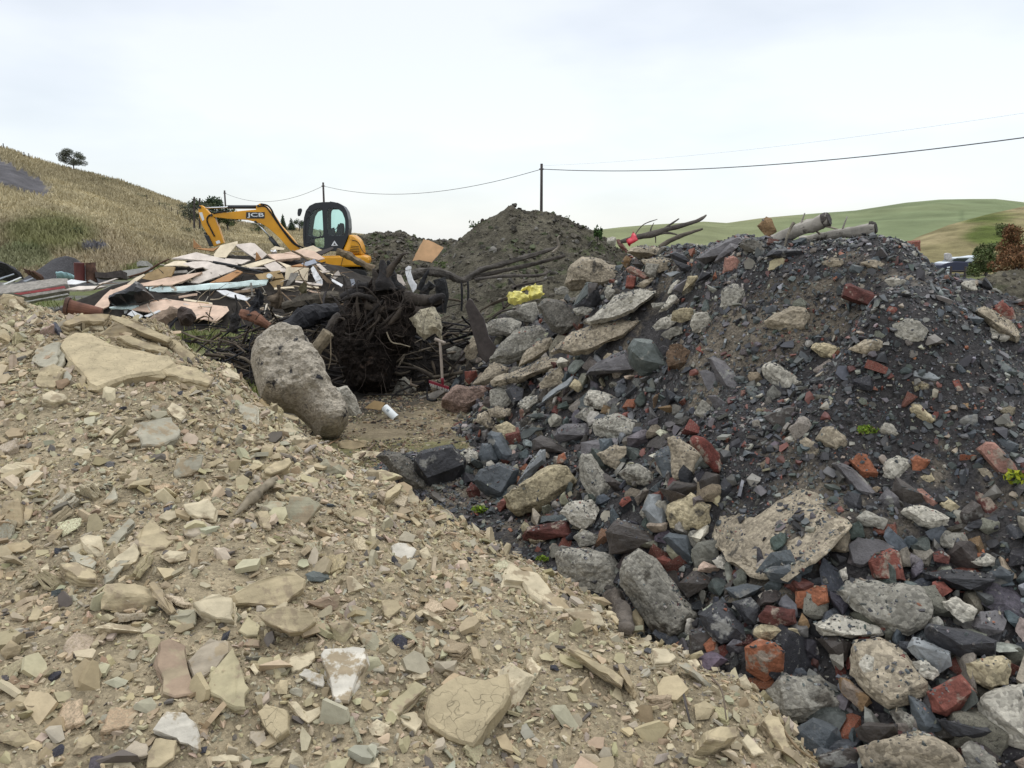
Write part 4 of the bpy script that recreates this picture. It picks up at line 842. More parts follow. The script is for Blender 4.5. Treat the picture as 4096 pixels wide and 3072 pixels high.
s sn U w=.2 | 650,770 720,660 830,780 780,830
c cg U w=.3 | 870,750 1060,760 1020,900 1000,960 920,960 830,890
c ct U w=.4 | 690,1090 830,1000 990,960 960,1010 830,1110
c ct U w=.3 t=.25 | 570,590 640,520 780,490 1000,500 1100,560 1060,680 900,700 700,650 | 620,570 680,530 1000,530 1050,620 | flat topped tan concrete lump behind the red plastic scrap | tan lump by the red scrap
c ct U w=.3 | 790,700 1050,650 1260,700 1200,850 1050,880 870,800
s sk U w=.3 | 1205,610 1290,565 1430,620 1540,740 1530,780 1400,750 1260,690 | 1240,610 1300,585 1430,640 1500,730 | smooth dark slate slab tilted on the skyline left of the logs | tilted skyline slate
s sk U w=.2 | 1260,690 1530,790 1520,870 1380,870
f sl U w=.6 | 1140,895 1310,860 1380,880 1210,945
s sk U w=.3 | 1590,1040 1690,860 1830,880 1800,950 1700,1000 | 1630,1000 1700,880 1800,900
c co U w=.2 | 1400,1170 1480,940 1620,930 1640,980 1560,1040 1480,1120
s sp U w=.3 | 1240,1160 1300,1070 1480,970 1450,1110 1390,1185 | 1280,1130 1320,1080 1450,1000
c cp U w=.3 | 1180,1200 1230,1060 1330,990 1380,1010 1270,1110 1220,1190
s sn U w=.3 | 0,1030 150,1040 160,1180 30,1360 0,1360
s sk U w=.3 | 330,520 380,500 540,580 540,660 420,650 340,600
b bd U w=.2 | 420,400 470,390 600,560 560,640 450,480
c cg U w=.3 | 240,1160 300,1080 400,1150 380,1260 290,1290
c cp U w=.4 | 1040,1480 1220,1220 1290,1200 1330,1260 1180,1450
c cg U w=.5 | 930,1340 1020,1330 1150,1330 1100,1420 960,1410
s sp E w=.3 t=.12 | 610,625 760,520 1000,410 1090,450 1000,540 850,620 700,680 | 660,625 770,550 1000,440 1050,470 860,590 | big grey slate slab leaning on the skyline below the branch | leaning skyline slab
s sp E w=.2 | 785,660 830,590 930,490 1010,510 960,600 840,690 | 820,640 850,590 940,520 980,540
c cd E w=.3 | 1010,510 1060,440 1130,440 1310,520 1300,560 1220,610 1080,570 | 1040,500 1080,460 1130,460 1290,535 1200,580 | dark concrete slab on the skyline beside the sawn logs | dark skyline slab
s sk E w=.2 | 1240,610 1300,540 1560,540 1650,590 1600,650 1400,640 | 1300,590 1340,560 1550,560
b bp E w=.15 | 860,770 880,620 960,600 1030,640 1040,720 900,780 | 885,740 900,635 960,620 1020,710 | faded red brick on end just under the leaning skyline slab | faded brick on end
r yl E w=.15 | 1265,735 1280,650 1390,600 1440,640 1420,720 1340,720 | | yellow ochre stone sitting near the top of the dark heap | yellow ochre stone
t bb E w=.05 Y=5 | 1165,340 1250,255 1300,310 1345,390 1260,450 | | brown tile standing on one corner against the sky | brown skyline tile
c cg E w=.3 | 830,1080 860,900 960,840 1060,900 1060,980 980,1080 880,1110 | 870,1050 890,920 960,870 1030,920 980,1040 | blue grey mortar lump with a rusty spot on the dark grit | mortar lump
c ct E w=.5 | 1225,1190 1330,1120 1420,1140 1460,1060 1600,1060 1640,1130 1600,1240 1560,1280 1440,1240 1360,1260 1260,1240 | 1290,1170 1350,1150 1480,1090 1590,1090 1570,1230 | double lobed tan concrete piece on the dark grit | double lobed piece
b bd Z w=.25 t=.11 | 395,1150 430,1040 480,1030 850,1180 860,1290 780,1310 400,1165 | 410,1140 440,1055 480,1050 830,1195 790,1280 | two dark red bricks bonded with a mortared end high on the dark heap | bonded dark bricks
b bR Z w=.3 | 810,1290 850,1240 920,1260 910,1290 830,1330
c cp E w=.2 | 570,1190 620,1110 720,1090 770,1150 820,1240 740,1290 600,1280 | 600,1180 640,1125 720,1105 760,1160
c co E w=.4 | 460,1080 530,1065 630,1075 600,1170 500,1200 400,1180
c cp E w=.4 | 240,1230 280,1180 430,1130 460,1190 380,1250 270,1270
c cg E w=.3 | 310,1310 420,1240 500,1240 510,1290 370,1340
c cb E w=.2 | 350,1480 390,1390 500,1380 600,1450 640,1560 520,1620 400,1600 | | rusty brown clinker lump right of the white topped dark block | rusty clinker lump
s sp J w=.6 | 490,290 540,260 640,310 720,400 840,580 800,600 640,550 560,440 | 520,290 620,330 780,570 660,520 | longest of three overlapping grey slate plates on the dark slope | longest slate plate
s sp J w=.6 | 420,400 470,385 540,440 640,560 500,570
s sg J w=.6 | 810,530 900,520 980,600 960,660 880,670
c cp J w=.4 | 960,370 1040,315 1120,340 1330,490 1320,560 1200,580 1060,520 980,430 | 1000,370 1050,340 1300,490 1200,540 | oblong pale concrete chunk right of the longest slate plate | oblong pale chunk
f sn J w=.1 t=.03 | 975,790 1180,710 1250,705 1230,900 1180,945 1060,870 | | brown grey triangular slate standing on edge | triangular slate
c ct J w=.3 | 1420,990 1480,880 1580,870 1680,960 1710,1020 1640,1110 1500,1060 | 1460,980 1500,900 1580,890 1660,980 1600,1060 | round cratered concrete lump beside a tuft of green weed | cratered lump
c ct J w=.3 | 1285,1000 1340,965 1440,1040 1490,1140 1430,1160 1310,1080
c cp J w=.3 | 1150,980 1220,950 1290,975 1270,1020 1180,1020
c co J w=.4 | 1380,200 1430,155 1540,160 1660,190 1640,250 1580,310 1450,260 | 1420,200 1450,175 1620,200 1560,280
c ct J w=.4 | 1710,210 1850,120 2010,130 2020,230 1870,260
s sb J w=.2 | 30,1130 90,1060 200,1040 290,1200 260,1300 110,1320 | 70,1130 180,1070 250,1210
c ct J w=.2 | 150,970 200,950 350,1040 440,1080 460,1200 380,1330 200,1320 280,1220 180,1080 | 190,990 340,1070 420,1120 350,1290
s sp J w=.3 | 490,610 560,600 660,720 640,760 570,730
c cg J w=.3 | 370,760 450,640 520,690 560,770 450,820
s sn J w=.2 | 110,1430 200,1340 400,1370 450,1450 300,1490 150,1520 | 150,1420 210,1360 390,1390
s sn J w=.15 | 420,1350 480,1260 600,1290 600,1400 540,1480 440,1450
s sk J w=.15 | 590,1390 640,1310 710,1370 690,1480 600,1480
c co K w=.3 | 915,720 960,670 1030,680 1180,820 1130,860 1000,830 | 950,720 980,690 1150,810 | ochre concrete chunk alone on the grit of the right slope | lone ochre chunk
c cp K w=.2 | 680,900 730,840 800,850 860,940 800,960 700,930 | 700,890 740,855 840,940
s sg K w=.3 | 740,780 780,755 820,790 820,840
b bo K w=.2 t=.08 | 420,1165 500,1105 570,1110 680,1270 660,1330 540,1330 450,1220 | 435,1170 505,1120 565,1125 670,1275 530,1260 | brick with a buff top face and a red side in mid right slope | buff faced brick
c cp K w=.2 | 705,1230 730,1170 830,1125 960,1170 970,1240 880,1330 780,1350 710,1310 | 740,1220 840,1150 940,1190 820,1310 | rounded pale concrete lump between two bricks on the right slope | rounded pale lump
b bo K w=.2 | 950,1160 1000,1120 1130,1165 1090,1230 1020,1290 970,1270 | 970,1170 1010,1140 1100,1175
c co K w=.3 | 1020,1310 1130,1270 1160,1340 1080,1380
s sp K w=.4 | 270,1200 330,1170 450,1220 600,1380 660,1450 600,1515 480,1440 350,1300 | 310,1200 440,1250 620,1450 500,1420 | long streaked grey slate slab pointing downhill | streaked grey slab
b bp K w=.4 t=.06 | 1520,1070 1600,1000 1680,1010 1930,1280 1890,1340 1720,1300 1690,1200 1560,1100 | 1560,1080 1610,1020 1680,1030 1900,1280 1720,1270 | pinkish red brick with a long hollow in its face at the right edge | hollow faced brick
s sb K w=.3 | 1690,980 1900,1030 1880,1090 1800,1120
c ct K | 1530,1240 1600,1230 1670,1320 1640,1360 1560,1290
s sl K w=.4 | 970,380 1040,360 1210,460 1160,490 1000,430
c co K w=.4 | 950,490 1040,480 1130,520 1090,570 980,540
s sg K w=.4 | 1640,330 1740,310 1890,410 1850,440 1700,420
b bR K w=.2 | 1310,480 1370,470 1410,560 1350,580
b bb K w=.3 | 1360,680 1450,670 1470,720 1380,740
b bo K w=.3 | 1490,670 1540,740 1510,750 1480,710
s sb K w=.4 | 1330,840 1430,780 1530,790 1530,890 1420,870
c ct Z w=.6 | 1650,1290 1750,1230 1860,1290 1980,1380 2090,1520 2060,1600 1960,1560 1800,1400 | 1690,1290 1760,1260 2040,1530 | flat tan concrete slab under a broken brick at the upper right edge | flat edge slab
b bR Z w=.3 | 1810,1270 1920,1180 2020,1260 2050,1360 2000,1430 1900,1330 | 1840,1270 1920,1205 2000,1280
c cp Z w=.3 | 1720,1470 1850,1420 1940,1470 1930,1510 1800,1500
c cp Z w=.3 | 1720,1530 1850,1490 1955,1530 1950,1580 1780,1560
b bR Z w=.05 | 1010,625 1140,615 1145,720 1080,700 | 1025,640 1130,630 1120,700 | small red brick upright on the right skyline | skyline brick
f sl Z w=.2 | 1225,1000 1250,1010 1340,1180 1330,1190 1260,1080
c cp Z w=.3 | 1525,1040 1560,1005 1650,1000 1690,1090 1640,1120 1540,1090
c cp Z w=.4 | 800,1000 880,960 980,1000 1060,1060 980,1090 850,1060
s sb Z w=.4 | 1480,1370 1600,1310 1720,1380 1700,1420 1560,1380
c ct Z w=.3 | 200,830 300,780 410,790 420,840 360,880 230,880
c ct Z w=.3 | 600,830 640,800 760,810 820,850 780,900 640,880
c cg Z w=.6 | 870,1420 1000,1360 1150,1390 1220,1480 1180,1570 1030,1590 900,1520
s sk Z w=.4 | 820,1120 1000,1090 1080,1140 900,1180
x cp C w=.1 a=.85 | 840,1220 980,1190 1060,1290 1110,1440 1080,1470 990,1470 900,1300 | 900,1230 980,1210 1060,1320 1060,1440 | tar smeared concrete piece at the right foot of the concrete footing | tar smeared piece
c cg C w=.1 | 1330,1270 1400,1150 1450,1120 1550,1230 1460,1330 1380,1300 | 1360,1240 1420,1150 1530,1230 1440,1300 | squarish pale grey concrete block below the charred stump | squarish grey block
c ct C w=.1 | 1460,1030 1560,960 1700,980 1840,1060 1850,1120 1800,1180 1640,1200 1500,1130 | | round brown concrete boulder behind the rake | boulder behind the rake
s sg C w=.1 | 1770,700 1880,590 1950,570 1930,770 1850,860 1760,840
c ct C w=.1 | 1920,900 2010,770 2050,900 2000,1010 1930,970
c cg C w=.2 | 1780,900 1880,860 1910,900 1870,990 1800,980
c cg C w=.1 | 1870,790 1920,790 1930,850 1870,840
b bd C w=.1 | 1510,890 1600,870 1650,900 1640,940 1520,960 | | dark red brick wedged above the boulder behind the rake | wedged dark brick
c ct C w=.2 | 1640,1150 1740,1140 1830,1180 1780,1240 1660,1230
c cg C w=.1 | 1350,1010 1400,980 1440,1000 1440,1120 1370,1130
c ct D w=.2 | 430,1000 560,960 700,940 720,1020 690,1080 540,1080 450,1060
s sp D w=.2 | 340,1240 380,1210 440,1230 430,1290 360,1300
c cg D w=.3 | 1160,930 1200,870 1270,890 1270,940 1180,960
s sg D w=.2 | 1060,850 1150,810 1170,870 1160,950 1070,910
c cg D w=.3 | 1310,1080 1400,1040 1490,1080 1440,1130 1350,1140
c cg D w=.3 | 740,990 800,950 930,880 1150,690 1260,700 1240,780 1160,830 1000,930
'''
for ln in HEROES.strip().splitlines(): hero(ln)
# ---------------------------------------------------------------- boards, logs, roots and rubbish in the middle distance
WOOD = dict(pk=(.55,.40,.295), lw=(.66,.56,.40), gw=(.57,.50,.43), og=(.40,.21,.09), wt=(.74,.74,.73), mn=(.68,.80,.76), dk=(.06,.05,.045), oc=(.36,.25,.12), bl=(.30,.32,.36), gy=(.25,.23,.20), bn=(.16,.115,.075), rd=(.30,.06,.06), gb=(.30,.29,.26), pe=(.62,.38,.20))
def wp_depth(v): return 15.2+(1262-v)/262*2.6                       # the wood pile leans away from us: higher boards lie farther back
def board(line):
    f = [x.strip() for x in line.split('|')]; h = f[0].split(); col, zone = h[:2]; opt = dict(x.split('=') for x in h[2:]); pts = px(zone, f[1]); a = np.array(pts); cu, cv = a.mean(0)
    Y = float(opt['Y']) if 'Y' in opt else wp_depth(cv); c = np.array(at(cu, cv, Y)); yaw = float(opt.get('r', 0)); up = float(opt.get('up', .75))
    n = np.array([math.sin(R(yaw))*(1-up), -math.cos(R(yaw))*(1-up)-.18, up]); n /= np.linalg.norm(n)
    top = []
    for u, v in pts:
        d = ray(u, v); k = np.dot(c-CAMP, n)/np.dot(d, n); k = np.clip(k, Y-1.6, Y+1.6); top.append(CAMP+d*k)
    top = np.array(top); V, Fc = slab_geo(top, n, float(opt.get('t', .03)), 1, .004, .05, np.random.default_rng(3))
    o = mesh_obj(f[3] if len(f) > 3 and f[3] else 'board', V, Fc, M[opt.get('m', 'panel')], color=WOOD[col]); register(o, pts, f[2], f[4] if len(f) > 4 else '', 'board', 'board', opt.get('g', 'boards on the timber heap').replace('_', ' ')); return o
BOARDS = '''
gw Q | 1240,490 1600,400 2212,545 2212,590 1800,530 1370,495 | long greyish white board lying across the upper left of the timber heap | | long greyish white board
lw Q up=.55 | 1860,430 1960,300 2212,235 2212,270 2040,480 1870,475 | cream panel tilted up at the top of the timber heap | | tilted cream panel
lw Q | 1120,600 1280,530 1430,530 1560,610 1400,600 | short cream board under the long greyish white board
gw Q | 1400,570 1560,535 1780,535 1900,580 2080,590 1900,640 1790,655 1700,620 1590,640 | splintered pale board under the long greyish white board
oc Q up=.35 r=-30 | 600,880 870,720 1080,620 1290,615 1260,700 1230,750 850,850 | ochre panel standing on its long edge on the left of the timber heap | | ochre edge panel
pk Q | 350,960 560,880 850,850 1240,760 1700,690 1400,830 1250,880 800,900 700,960 | pinkish sheet lying flat below the ochre edge panel | | flat pinkish sheet
pk Q | 60,1240 240,1040 340,950 700,960 390,1010 560,1045 430,1100 340,1100 310,1200 210,1240 | pinkish sheet with a torn edge sliding off the left end of the timber heap | | torn pinkish sheet
gw Q up=.6 | 1360,825 1900,610 1970,590 2200,655 1640,860 | wide pale grey board slanting down to the left in mid heap | | wide slanting grey board
og Q up=.6 | 1790,855 2212,660 2290,690 2090,830 | orange brown board under the wide slanting grey board
mn F up=.35 t=.06 | 580,1148 714,1145 950,1128 1073,1117 1063,1137 900,1153 730,1165 605,1170 | long pale mint green panel with a wooden edge along the front of the timber heap | | long mint panel
wt F up=.5 t=.05 | 865,1161 903,1160 1003,1190 985,1203 900,1182 | white plank sloping to the right under the long mint panel | | white plank
pk Q up=.85 | 650,1240 1000,1110 1170,1090 1540,1140 2060,1200 2090,1260 1900,1415 1600,1385 1300,1330 850,1275 | large clean pinkish sheet lying on the ground in front of the timber heap | | large ground sheet
mn Q up=.85 | 320,1210 520,1175 760,1185 690,1230 330,1220 | sliver of mint green panel left of the large ground sheet
wt Q up=.05 t=.05 | 542,1060 580,1060 575,1312 538,1312 | white post standing upright in front of the timber heap | post | white post
wt Q up=.3 | 580,1320 660,1255 820,1340 770,1380 | square white offcut at the foot of the white post
wt Q up=.5 | 830,1340 1060,1250 1080,1270 880,1360 | narrow white offcut right of the white post
lw Q up=.5 | 580,870 700,780 830,720 850,740 690,850 640,890 | cream strip lying on the left shoulder of the timber heap
og Q up=.1 | 1560,200 1580,240 1680,330 1560,335 | orange triangle of board pointing up on the skyline of the timber heap
og Q up=.5 | 1560,340 1870,345 1940,315 1850,385 | orange brown board end under the orange triangle
gw R up=.6 t=.07 | 140,285 380,260 440,270 620,430 540,500 450,500 | big pale sheet with a yellow cut edge at the top of the timber heap | | big pale top sheet
og R up=.1 | 445,530 460,395 540,500 | orange brown wedge of board poking up beside the big pale top sheet
lw R up=.6 | 215,610 620,495 755,520 400,630 330,640 | bright cream plank crossing the middle of the timber heap | | bright cream plank
pk R up=.8 t=.06 | 620,430 870,415 1130,450 1100,480 740,515 | pink edged board right of the big pale top sheet
pk R up=.7 | 870,410 1050,375 1160,360 1310,380 1470,490 1380,515 1200,470 1130,450 | wide pinkish sheet in front of the excavator cab | | wide pinkish sheet
lw R up=.5 | 1050,372 1300,300 1430,370 1330,400 1200,362 | cream sheet under the excavator cab
dk R up=.5 | 1340,400 1590,320 1600,350 1420,440 | dark edged board right under the excavator cab
gw R up=.6 | 570,590 740,535 900,650 890,690 680,680 | pale sheet in the dark gap below the bright cream plank
oc R up=.45 t=.09 | 440,730 810,665 870,780 500,805 | brown drawer front with a round white knob in the right of the timber heap | drawer | drawer front
oc R up=.2 | 650,840 870,790 850,900 720,930 | brown board under the drawer front
lw R up=.35 | 900,620 1230,630 1215,830 880,800 | square cream panel leaning right of the drawer front | | square cream panel
bl R up=.6 | 1120,570 1320,500 1360,555 1200,605 | blue grey board with a rusty spot above the square cream panel
og R up=.7 | 970,605 1110,570 1200,610 | orange brown offcut on the square cream panel
gy R up=.3 m=wood | 890,900 970,705 1085,700 1040,790 920,920 | weathered grey plank end leaning on the square cream panel
wt R up=.3 m=wood | 1265,640 1300,600 1440,820 1440,910 1380,910 1300,760 | silvery plank leaning right of the square cream panel
bn R up=.2 m=wood | 1280,590 1310,590 1620,890 1570,930 1440,780 | brown rotten plank leaning beside the silvery plank
gw R up=.6 | 1340,570 1400,570 1500,660 1450,690 | pale offcut behind the brown rotten plank
wt R up=.5 | 1560,780 1740,880 1720,910 1580,830 | white strip on the ground behind the charred stump
gw R up=.2 | 1560,760 1670,670 1700,740 1620,800 | pale bent offcut below the excavator track
lw R up=.5 | 665,360 740,310 880,340 860,365 | cream shelf board on the skyline of the timber heap
wt R up=.5 t=.08 | 670,370 750,360 755,390 680,402 | short white pipe length under the cream shelf board
gw R up=.7 | 0,490 380,515 240,575 0,545 | pale board running out to the right from the tilted cream panel
lw R up=.6 | 770,530 1000,610 900,625 | cream sliver left of the blue grey board
gy R up=.05 m=wood | 370,850 390,850 420,1040 388,1060 | thin grey slat standing upright left of the black root stub
bl R up=.15 | 1845,800 1900,795 1940,930 1880,940 | blue grey block standing behind the charred stump
pe S up=.12 t=.012 Y=11.5 r=15 | 1105,530 1190,360 1270,215 1340,222 1420,255 1565,335 1480,450 1390,550 1290,532 1200,515 | bent peach coloured sheet held up in front of the earth mound | sheet | peach sheet
wt S up=.1 Y=9.6 m=wood | 1000,640 1040,605 1085,610 1080,700 1110,800 1170,880 1160,940 1115,995 1040,840 1005,720 | curved white splinter of wood right of the charred stump | splinter | white splinter
gw S up=.2 Y=9.8 | 790,700 940,740 1000,880 960,915 790,830 | pale torn board caught behind the charred stump
dk C up=.1 t=.1 Y=7.9 m=wood | 1930,550 1960,490 1985,500 2080,650 2120,800 2180,880 2170,940 2100,1010 2050,960 1990,760 | dark rotten post leaning against the concrete slabs right of the rake | post | leaning rotten post
oc C up=.3 Y=7.6 | 1120,1370 1200,1310 1290,1330 1250,1390 | brown offcut of plank beside the white canister
gy C up=.4 Y=8.3 m=wood | 1480,1350 1560,1290 1730,1220 1770,1240 1700,1290 1560,1350 | grey plank lying under the rake head
gy P up=.85 Y=19 t=.25 m=wood g=timber_and_sheets_at_the_far_left | -20,715 800,600 1000,600 990,680 330,795 -20,830 | stack of weathered grey planks on the ground at the far left | plank | grey plank stack
rd P up=.3 Y=18.6 t=.05 g=timber_and_sheets_at_the_far_left | 200,825 940,715 960,745 300,845 | faded red plank along the front of the grey plank stack | plank
gy P up=.5 Y=18.2 t=.15 m=wood g=timber_and_sheets_at_the_far_left | 300,850 950,750 990,780 400,880 | grey beam just under the faded red plank | beam
gb P up=.4 Y=17.8 t=.1 m=wood g=timber_and_sheets_at_the_far_left | 370,940 1000,820 1000,842 380,958 | lowest pale grey beam under the grey plank stack | beam
wt P up=.6 Y=18.8 g=timber_and_sheets_at_the_far_left | 990,640 1050,615 1280,650 1120,690 1000,690 | cream sheet at the right end of the grey plank stack | sheet
gw P up=.8 Y=18.2 t=.05 g=timber_and_sheets_at_the_far_left | 960,765 1160,715 1570,715 1400,750 1200,770 | corrugated white sheet on the grass left of the timber heap | sheet | corrugated sheet
gb P up=.4 Y=17 g=timber_and_sheets_at_the_far_left | 1330,860 1600,720 1680,715 1560,840 1340,935 | slatted grey board leaning on the torn pinkish sheet | board
gw P up=.6 Y=19 g=timber_and_sheets_at_the_far_left | 1440,680 1700,600 1740,600 1500,690 | thin pale board behind the corrugated sheet | board
gb P up=.6 Y=19.5 g=timber_and_sheets_at_the_far_left | 1290,640 1330,620 1440,680 1400,690 | short pale timber behind the corrugated sheet | board
wt P up=.4 Y=21 g=timber_and_sheets_at_the_far_left | 30,690 300,580 320,590 70,695 | white plastic length at the far left behind the grey plank stack | plank
bl P up=.4 Y=21.5 g=timber_and_sheets_at_the_far_left | 330,640 480,590 500,600 380,655 | dark blue length of sheet left of the rusty scrap | sheet
bl P up=.5 Y=22 g=timber_and_sheets_at_the_far_left | -20,600 200,530 210,540 -20,620 | grey blue pipe length at the far left edge | plank
dk P up=.2 Y=22 t=.4 m=wood g=timber_and_sheets_at_the_far_left | 1390,505 1550,515 1780,480 1780,590 1560,605 1400,590 | dark rusty sheet wall at the foot of the dark gravel heap | sheet
gb P up=.4 Y=23 t=.2 g=timber_and_sheets_at_the_far_left | 1790,490 2212,430 2212,500 1800,590 | long grey slab behind the timber heap | slab
gb P up=.3 Y=25 t=.4 m=concrete g=timber_and_sheets_at_the_far_left | 2010,370 2060,340 2170,345 2180,420 2020,425 | grey building block on the grass behind the timber heap | breeze_block
'''
for ln in BOARDS.strip().splitlines(): board(ln)
def scraps():
    lr = np.random.default_rng(77); tones = ['pk','lw','gw','og','oc','gw','bn','gy','lw']
    for k in range(24):
        u, v = lr.uniform(700, 1400), lr.uniform(1040, 1235)
        if v < 1040+abs(u-1000)*.12: continue
        c = np.array([u, v]); L, W_ = lr.uniform(16, 62), lr.uniform(6, 20); a = lr.uniform(-.5, .6); d = np.array([math.cos(a), -math.sin(a)*.6]); e_ = np.array([-d[1]*.7, d[0]*.55])
        q = [c-d*L-e_*W_*.5, c+d*L*.9-e_*W_*.5, c+d*L*lr.uniform(.8, 1.05)+e_*W_*.5, c+d*L*.4+e_*W_*lr.uniform(.3, .7), c-d*L+e_*W_*.5]
        t = tones[lr.integers(len(tones))]; o = board(f"{t} F up={lr.uniform(.3, .8):.2f} t=.02 Y={wp_depth(v)+.06:.2f} m={'wood' if t in ('bn','gy') else 'panel'} | "+' '.join(f'{x:.0f},{y:.0f}' for x, y in q)+" | x |"); del o['label']
        ITEMS.append(dict(o=o, u=u, v=v, size=L, phrase={'pk':'pinkish','lw':'cream','gw':'pale grey','og':'orange brown','oc':'ochre','bn':'brown','gy':'weathered grey'}[t]+' board scrap'))
scraps()
# near-black filler mound under the boards, darkens the gaps between them
M['tangle'] = stone_mat('rotten_wood_litter', src='attr', rough=.95, var=.4, scale=6, bump=.6, bscale=20, spec=.15)
M['charred'] = stone_mat('charred_wood', src='obj', rough=.75, var=.5, scale=9, bump=1.0, bscale=22, dist=.03, spec=.3)
def pile_field():
    xs = np.arange(-10.5, -1.6, .1); ys = np.arange(14.4, 21, .1); X, Y = np.meshgrid(xs, ys)
    tp = np.array([((u-1106)/1736*17.8, EYE-17.8*(v-520)/1736-.16) for u, v in ((180,690),(215,655),(270,612),(330,580),(400,556),(470,538),(540,540),(620,540),(690,556),(760,588),(830,625),(880,690))])
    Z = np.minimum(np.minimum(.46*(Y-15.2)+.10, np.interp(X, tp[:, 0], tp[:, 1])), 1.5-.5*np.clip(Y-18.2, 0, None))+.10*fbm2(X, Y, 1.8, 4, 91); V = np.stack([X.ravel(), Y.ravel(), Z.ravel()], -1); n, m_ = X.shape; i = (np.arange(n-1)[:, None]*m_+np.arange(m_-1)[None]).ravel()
    c = np.array([.028,.024,.020])*(1+.4*fbm2(X, Y, 3, 3, 93)).reshape(-1, 1); o = big_mesh('dark_filler', V, np.stack([i, i+1, i+m_+1, i+m_], -1), 4, M['tangle'], col=c, smooth=True); tag(o, 'dark filler mound packed under the loose boards', 'litter', kind='stuff'); return X, Y, Z
LT = pile_field()
def filler_h(x, y):
    X, Y, Z = LT; i = int(round((x-X[0, 0])/.1)); j = int(round((y-Y[0, 0])/.1)); return Z[j, i] if 0 <= i < X.shape[1] and 0 <= j < X.shape[0] else -9
def stick_stuff(name, centers, n, L0, L1, r0, r1, cols, lab, seed, mat='tangle', flat=.35):
    lr = np.random.default_rng(seed); VV, FF, CC = [], [], []; off = 0
    for k in range(n):
        cx, cy, cz, sx, sy, sz = centers[lr.integers(len(centers))]; p = np.array([cx+lr.normal()*sx, cy+lr.normal()*sy, 0]); g = max(float(surf(np.array([p[0]]), np.array([p[1]]))[0]), float(char_h(np.array([p[0]]), np.array([p[1]]))[0]), filler_h(p[0], p[1])); p[2] = max(g, cz+abs(lr.normal())*sz*0)+abs(lr.normal())*sz
        d = lr.normal(size=3)*np.array([1, 1, flat]); d /= np.linalg.norm(d); L = lr.uniform(L0, L1); r = lr.uniform(r0, r1); path = [p-d*L/2, p+lr.normal(size=3)*L*.08, p+d*L/2]
        v, f = tube_geo(path, [r, r*.9, r*.35], 5, 0, sub=2, cap=False); c = np.array(cols[lr.integers(len(cols))])*(1+lr.normal()*.2); VV.append(v); FF.append(np.array(f)+off); CC.append(np.tile(np.clip(c, .005, .9), (len(v), 1))); off += len(v)
    o = big_mesh(name, np.concatenate(VV), np.concatenate(FF), 4, M[mat], col=np.concatenate(CC), smooth=True); tag(o, lab, 'litter', kind='stuff'); return o
stick_stuff('stick_litter', [(-2.2,9.4,0,.75,.6,.14),(-3.1,9.6,0,.6,.6,.12),(-1.4,9.3,0,.6,.5,.1),(-3.2,11,.1,.9,.7,.2),(-2.2,11.5,.2,.9,.7,.22)], 900, .15, .75, .006, .022, [(.05,.042,.035),(.03,.027,.026),(.085,.068,.05),(.12,.10,.075),(.02,.02,.022)], 'broken sticks, roots and charred scraps heaped round the charred stump', 201)
stick_stuff('splinter_litter', [(-6,16.6,.2,1.5,.9,.07),(-4.6,16.2,.1,1.2,.9,.10),(-4.0,15.6,.1,.9,.5,.10),(-3.0,13.6,.1,1.0,.8,.2)], 330, .12, .6, .006, .018, [(.3,.25,.18),(.10,.08,.06),(.05,.045,.04),(.40,.36,.30),(.2,.14,.09)], 'splintered laths and strips between the loose boards', 202)
# ---- logs, branches, poles -------------------------------------------------------
def pole(zone, s, Y, rpx, name, label, mat='bark', col=(.12,.095,.07), cat='branch', amp=.12, group=None, short='', seg=12, dY=0.):
    pts = px(zone, s); k = ZM[zone][2]; n = len(pts); Ys = np.linspace(Y, Y+dY, n) if np.ndim(Y) == 0 else Y; P = [at(u, v, y) for (u, v), y in zip(pts, Ys)]
    r = [q*k*y/FPX for q, y in zip(rpx if np.ndim(rpx) else [rpx]*n, Ys)]; V, Fc = tube_geo(P, r, seg, amp*1.7 if max(r) > .02 else amp, .8/max(max(r), .01)*.35+3, int(abs(pts[0][0])) % 30, 9); o = mesh_obj(name, V, Fc, M[mat], color=col, smooth=mat != 'charred' and max(r) < .05)
    if label: register(o, pts, label, short, '', cat, group)
    return o
pole('C', '480,760 600,670 720,610 900,590', 8.9, [60,85,80,60], 'charred_log', 'thick black charred log sloping down left of the charred stump', 'charred', (.022,.022,.025), 'log', .14, short='thick charred log', dY=.5)
pole('C', '470,560 620,520 780,500 920,480', 9.9, [40,62,60,40], 'rotten_log', 'dark mossy rotten log behind the thick charred log', 'bark', (.065,.055,.04), 'log', .16, short='mossy rotten log')
o = pole('C', '700,940 765,860 835,765', 8.1, [58,55,50], 'cut_log', 'short pale barked log end leaning over the concrete footing', 'bark', (.22,.18,.12), 'log', .06, short='pale log end')
pole('C', '120,610 220,640 300,680 370,730', 9.6, [34,42,40,34], 'red_log', 'reddish brown stripped log among the roots at the left', 'wood', (.17,.085,.055), 'log', .12)
pole('C', '85,460 95,560 80,660 60,760', 9.4, [12,16,30,44], 'root_stub', 'upright charred root stub with side twigs beside the large ground sheet', 'charred', (.03,.027,.025), 'root', .55, short='charred root stub')
pole('C', '270,415 265,500 255,620', 9.7, [22,40,66], 'black_root_stub', 'stout black root stub right of the upright charred root stub', 'charred', (.016,.016,.018), 'root', .55, short='black root stub')
pole('C', '430,380 440,470 420,570', 10.2, [18,30,48], 'root_stub', 'brown split root stub below the drawer front', 'bark', (.10,.075,.05), 'root', .55)
pole('C', '650,350 640,400 635,450', 10.6, [8,20,32], 'root_stub', 'mossy stub standing right under the square cream panel', 'bark', (.08,.07,.035), 'root', .3)
pole('C', '590,260 615,320 660,370 740,420 765,480 782,530', 9.0, [4,5,5,5,5,6], 'twig', 'thin bare twig arching over the thick charred log', 'bark', (.17,.13,.09), 'twig', .1)
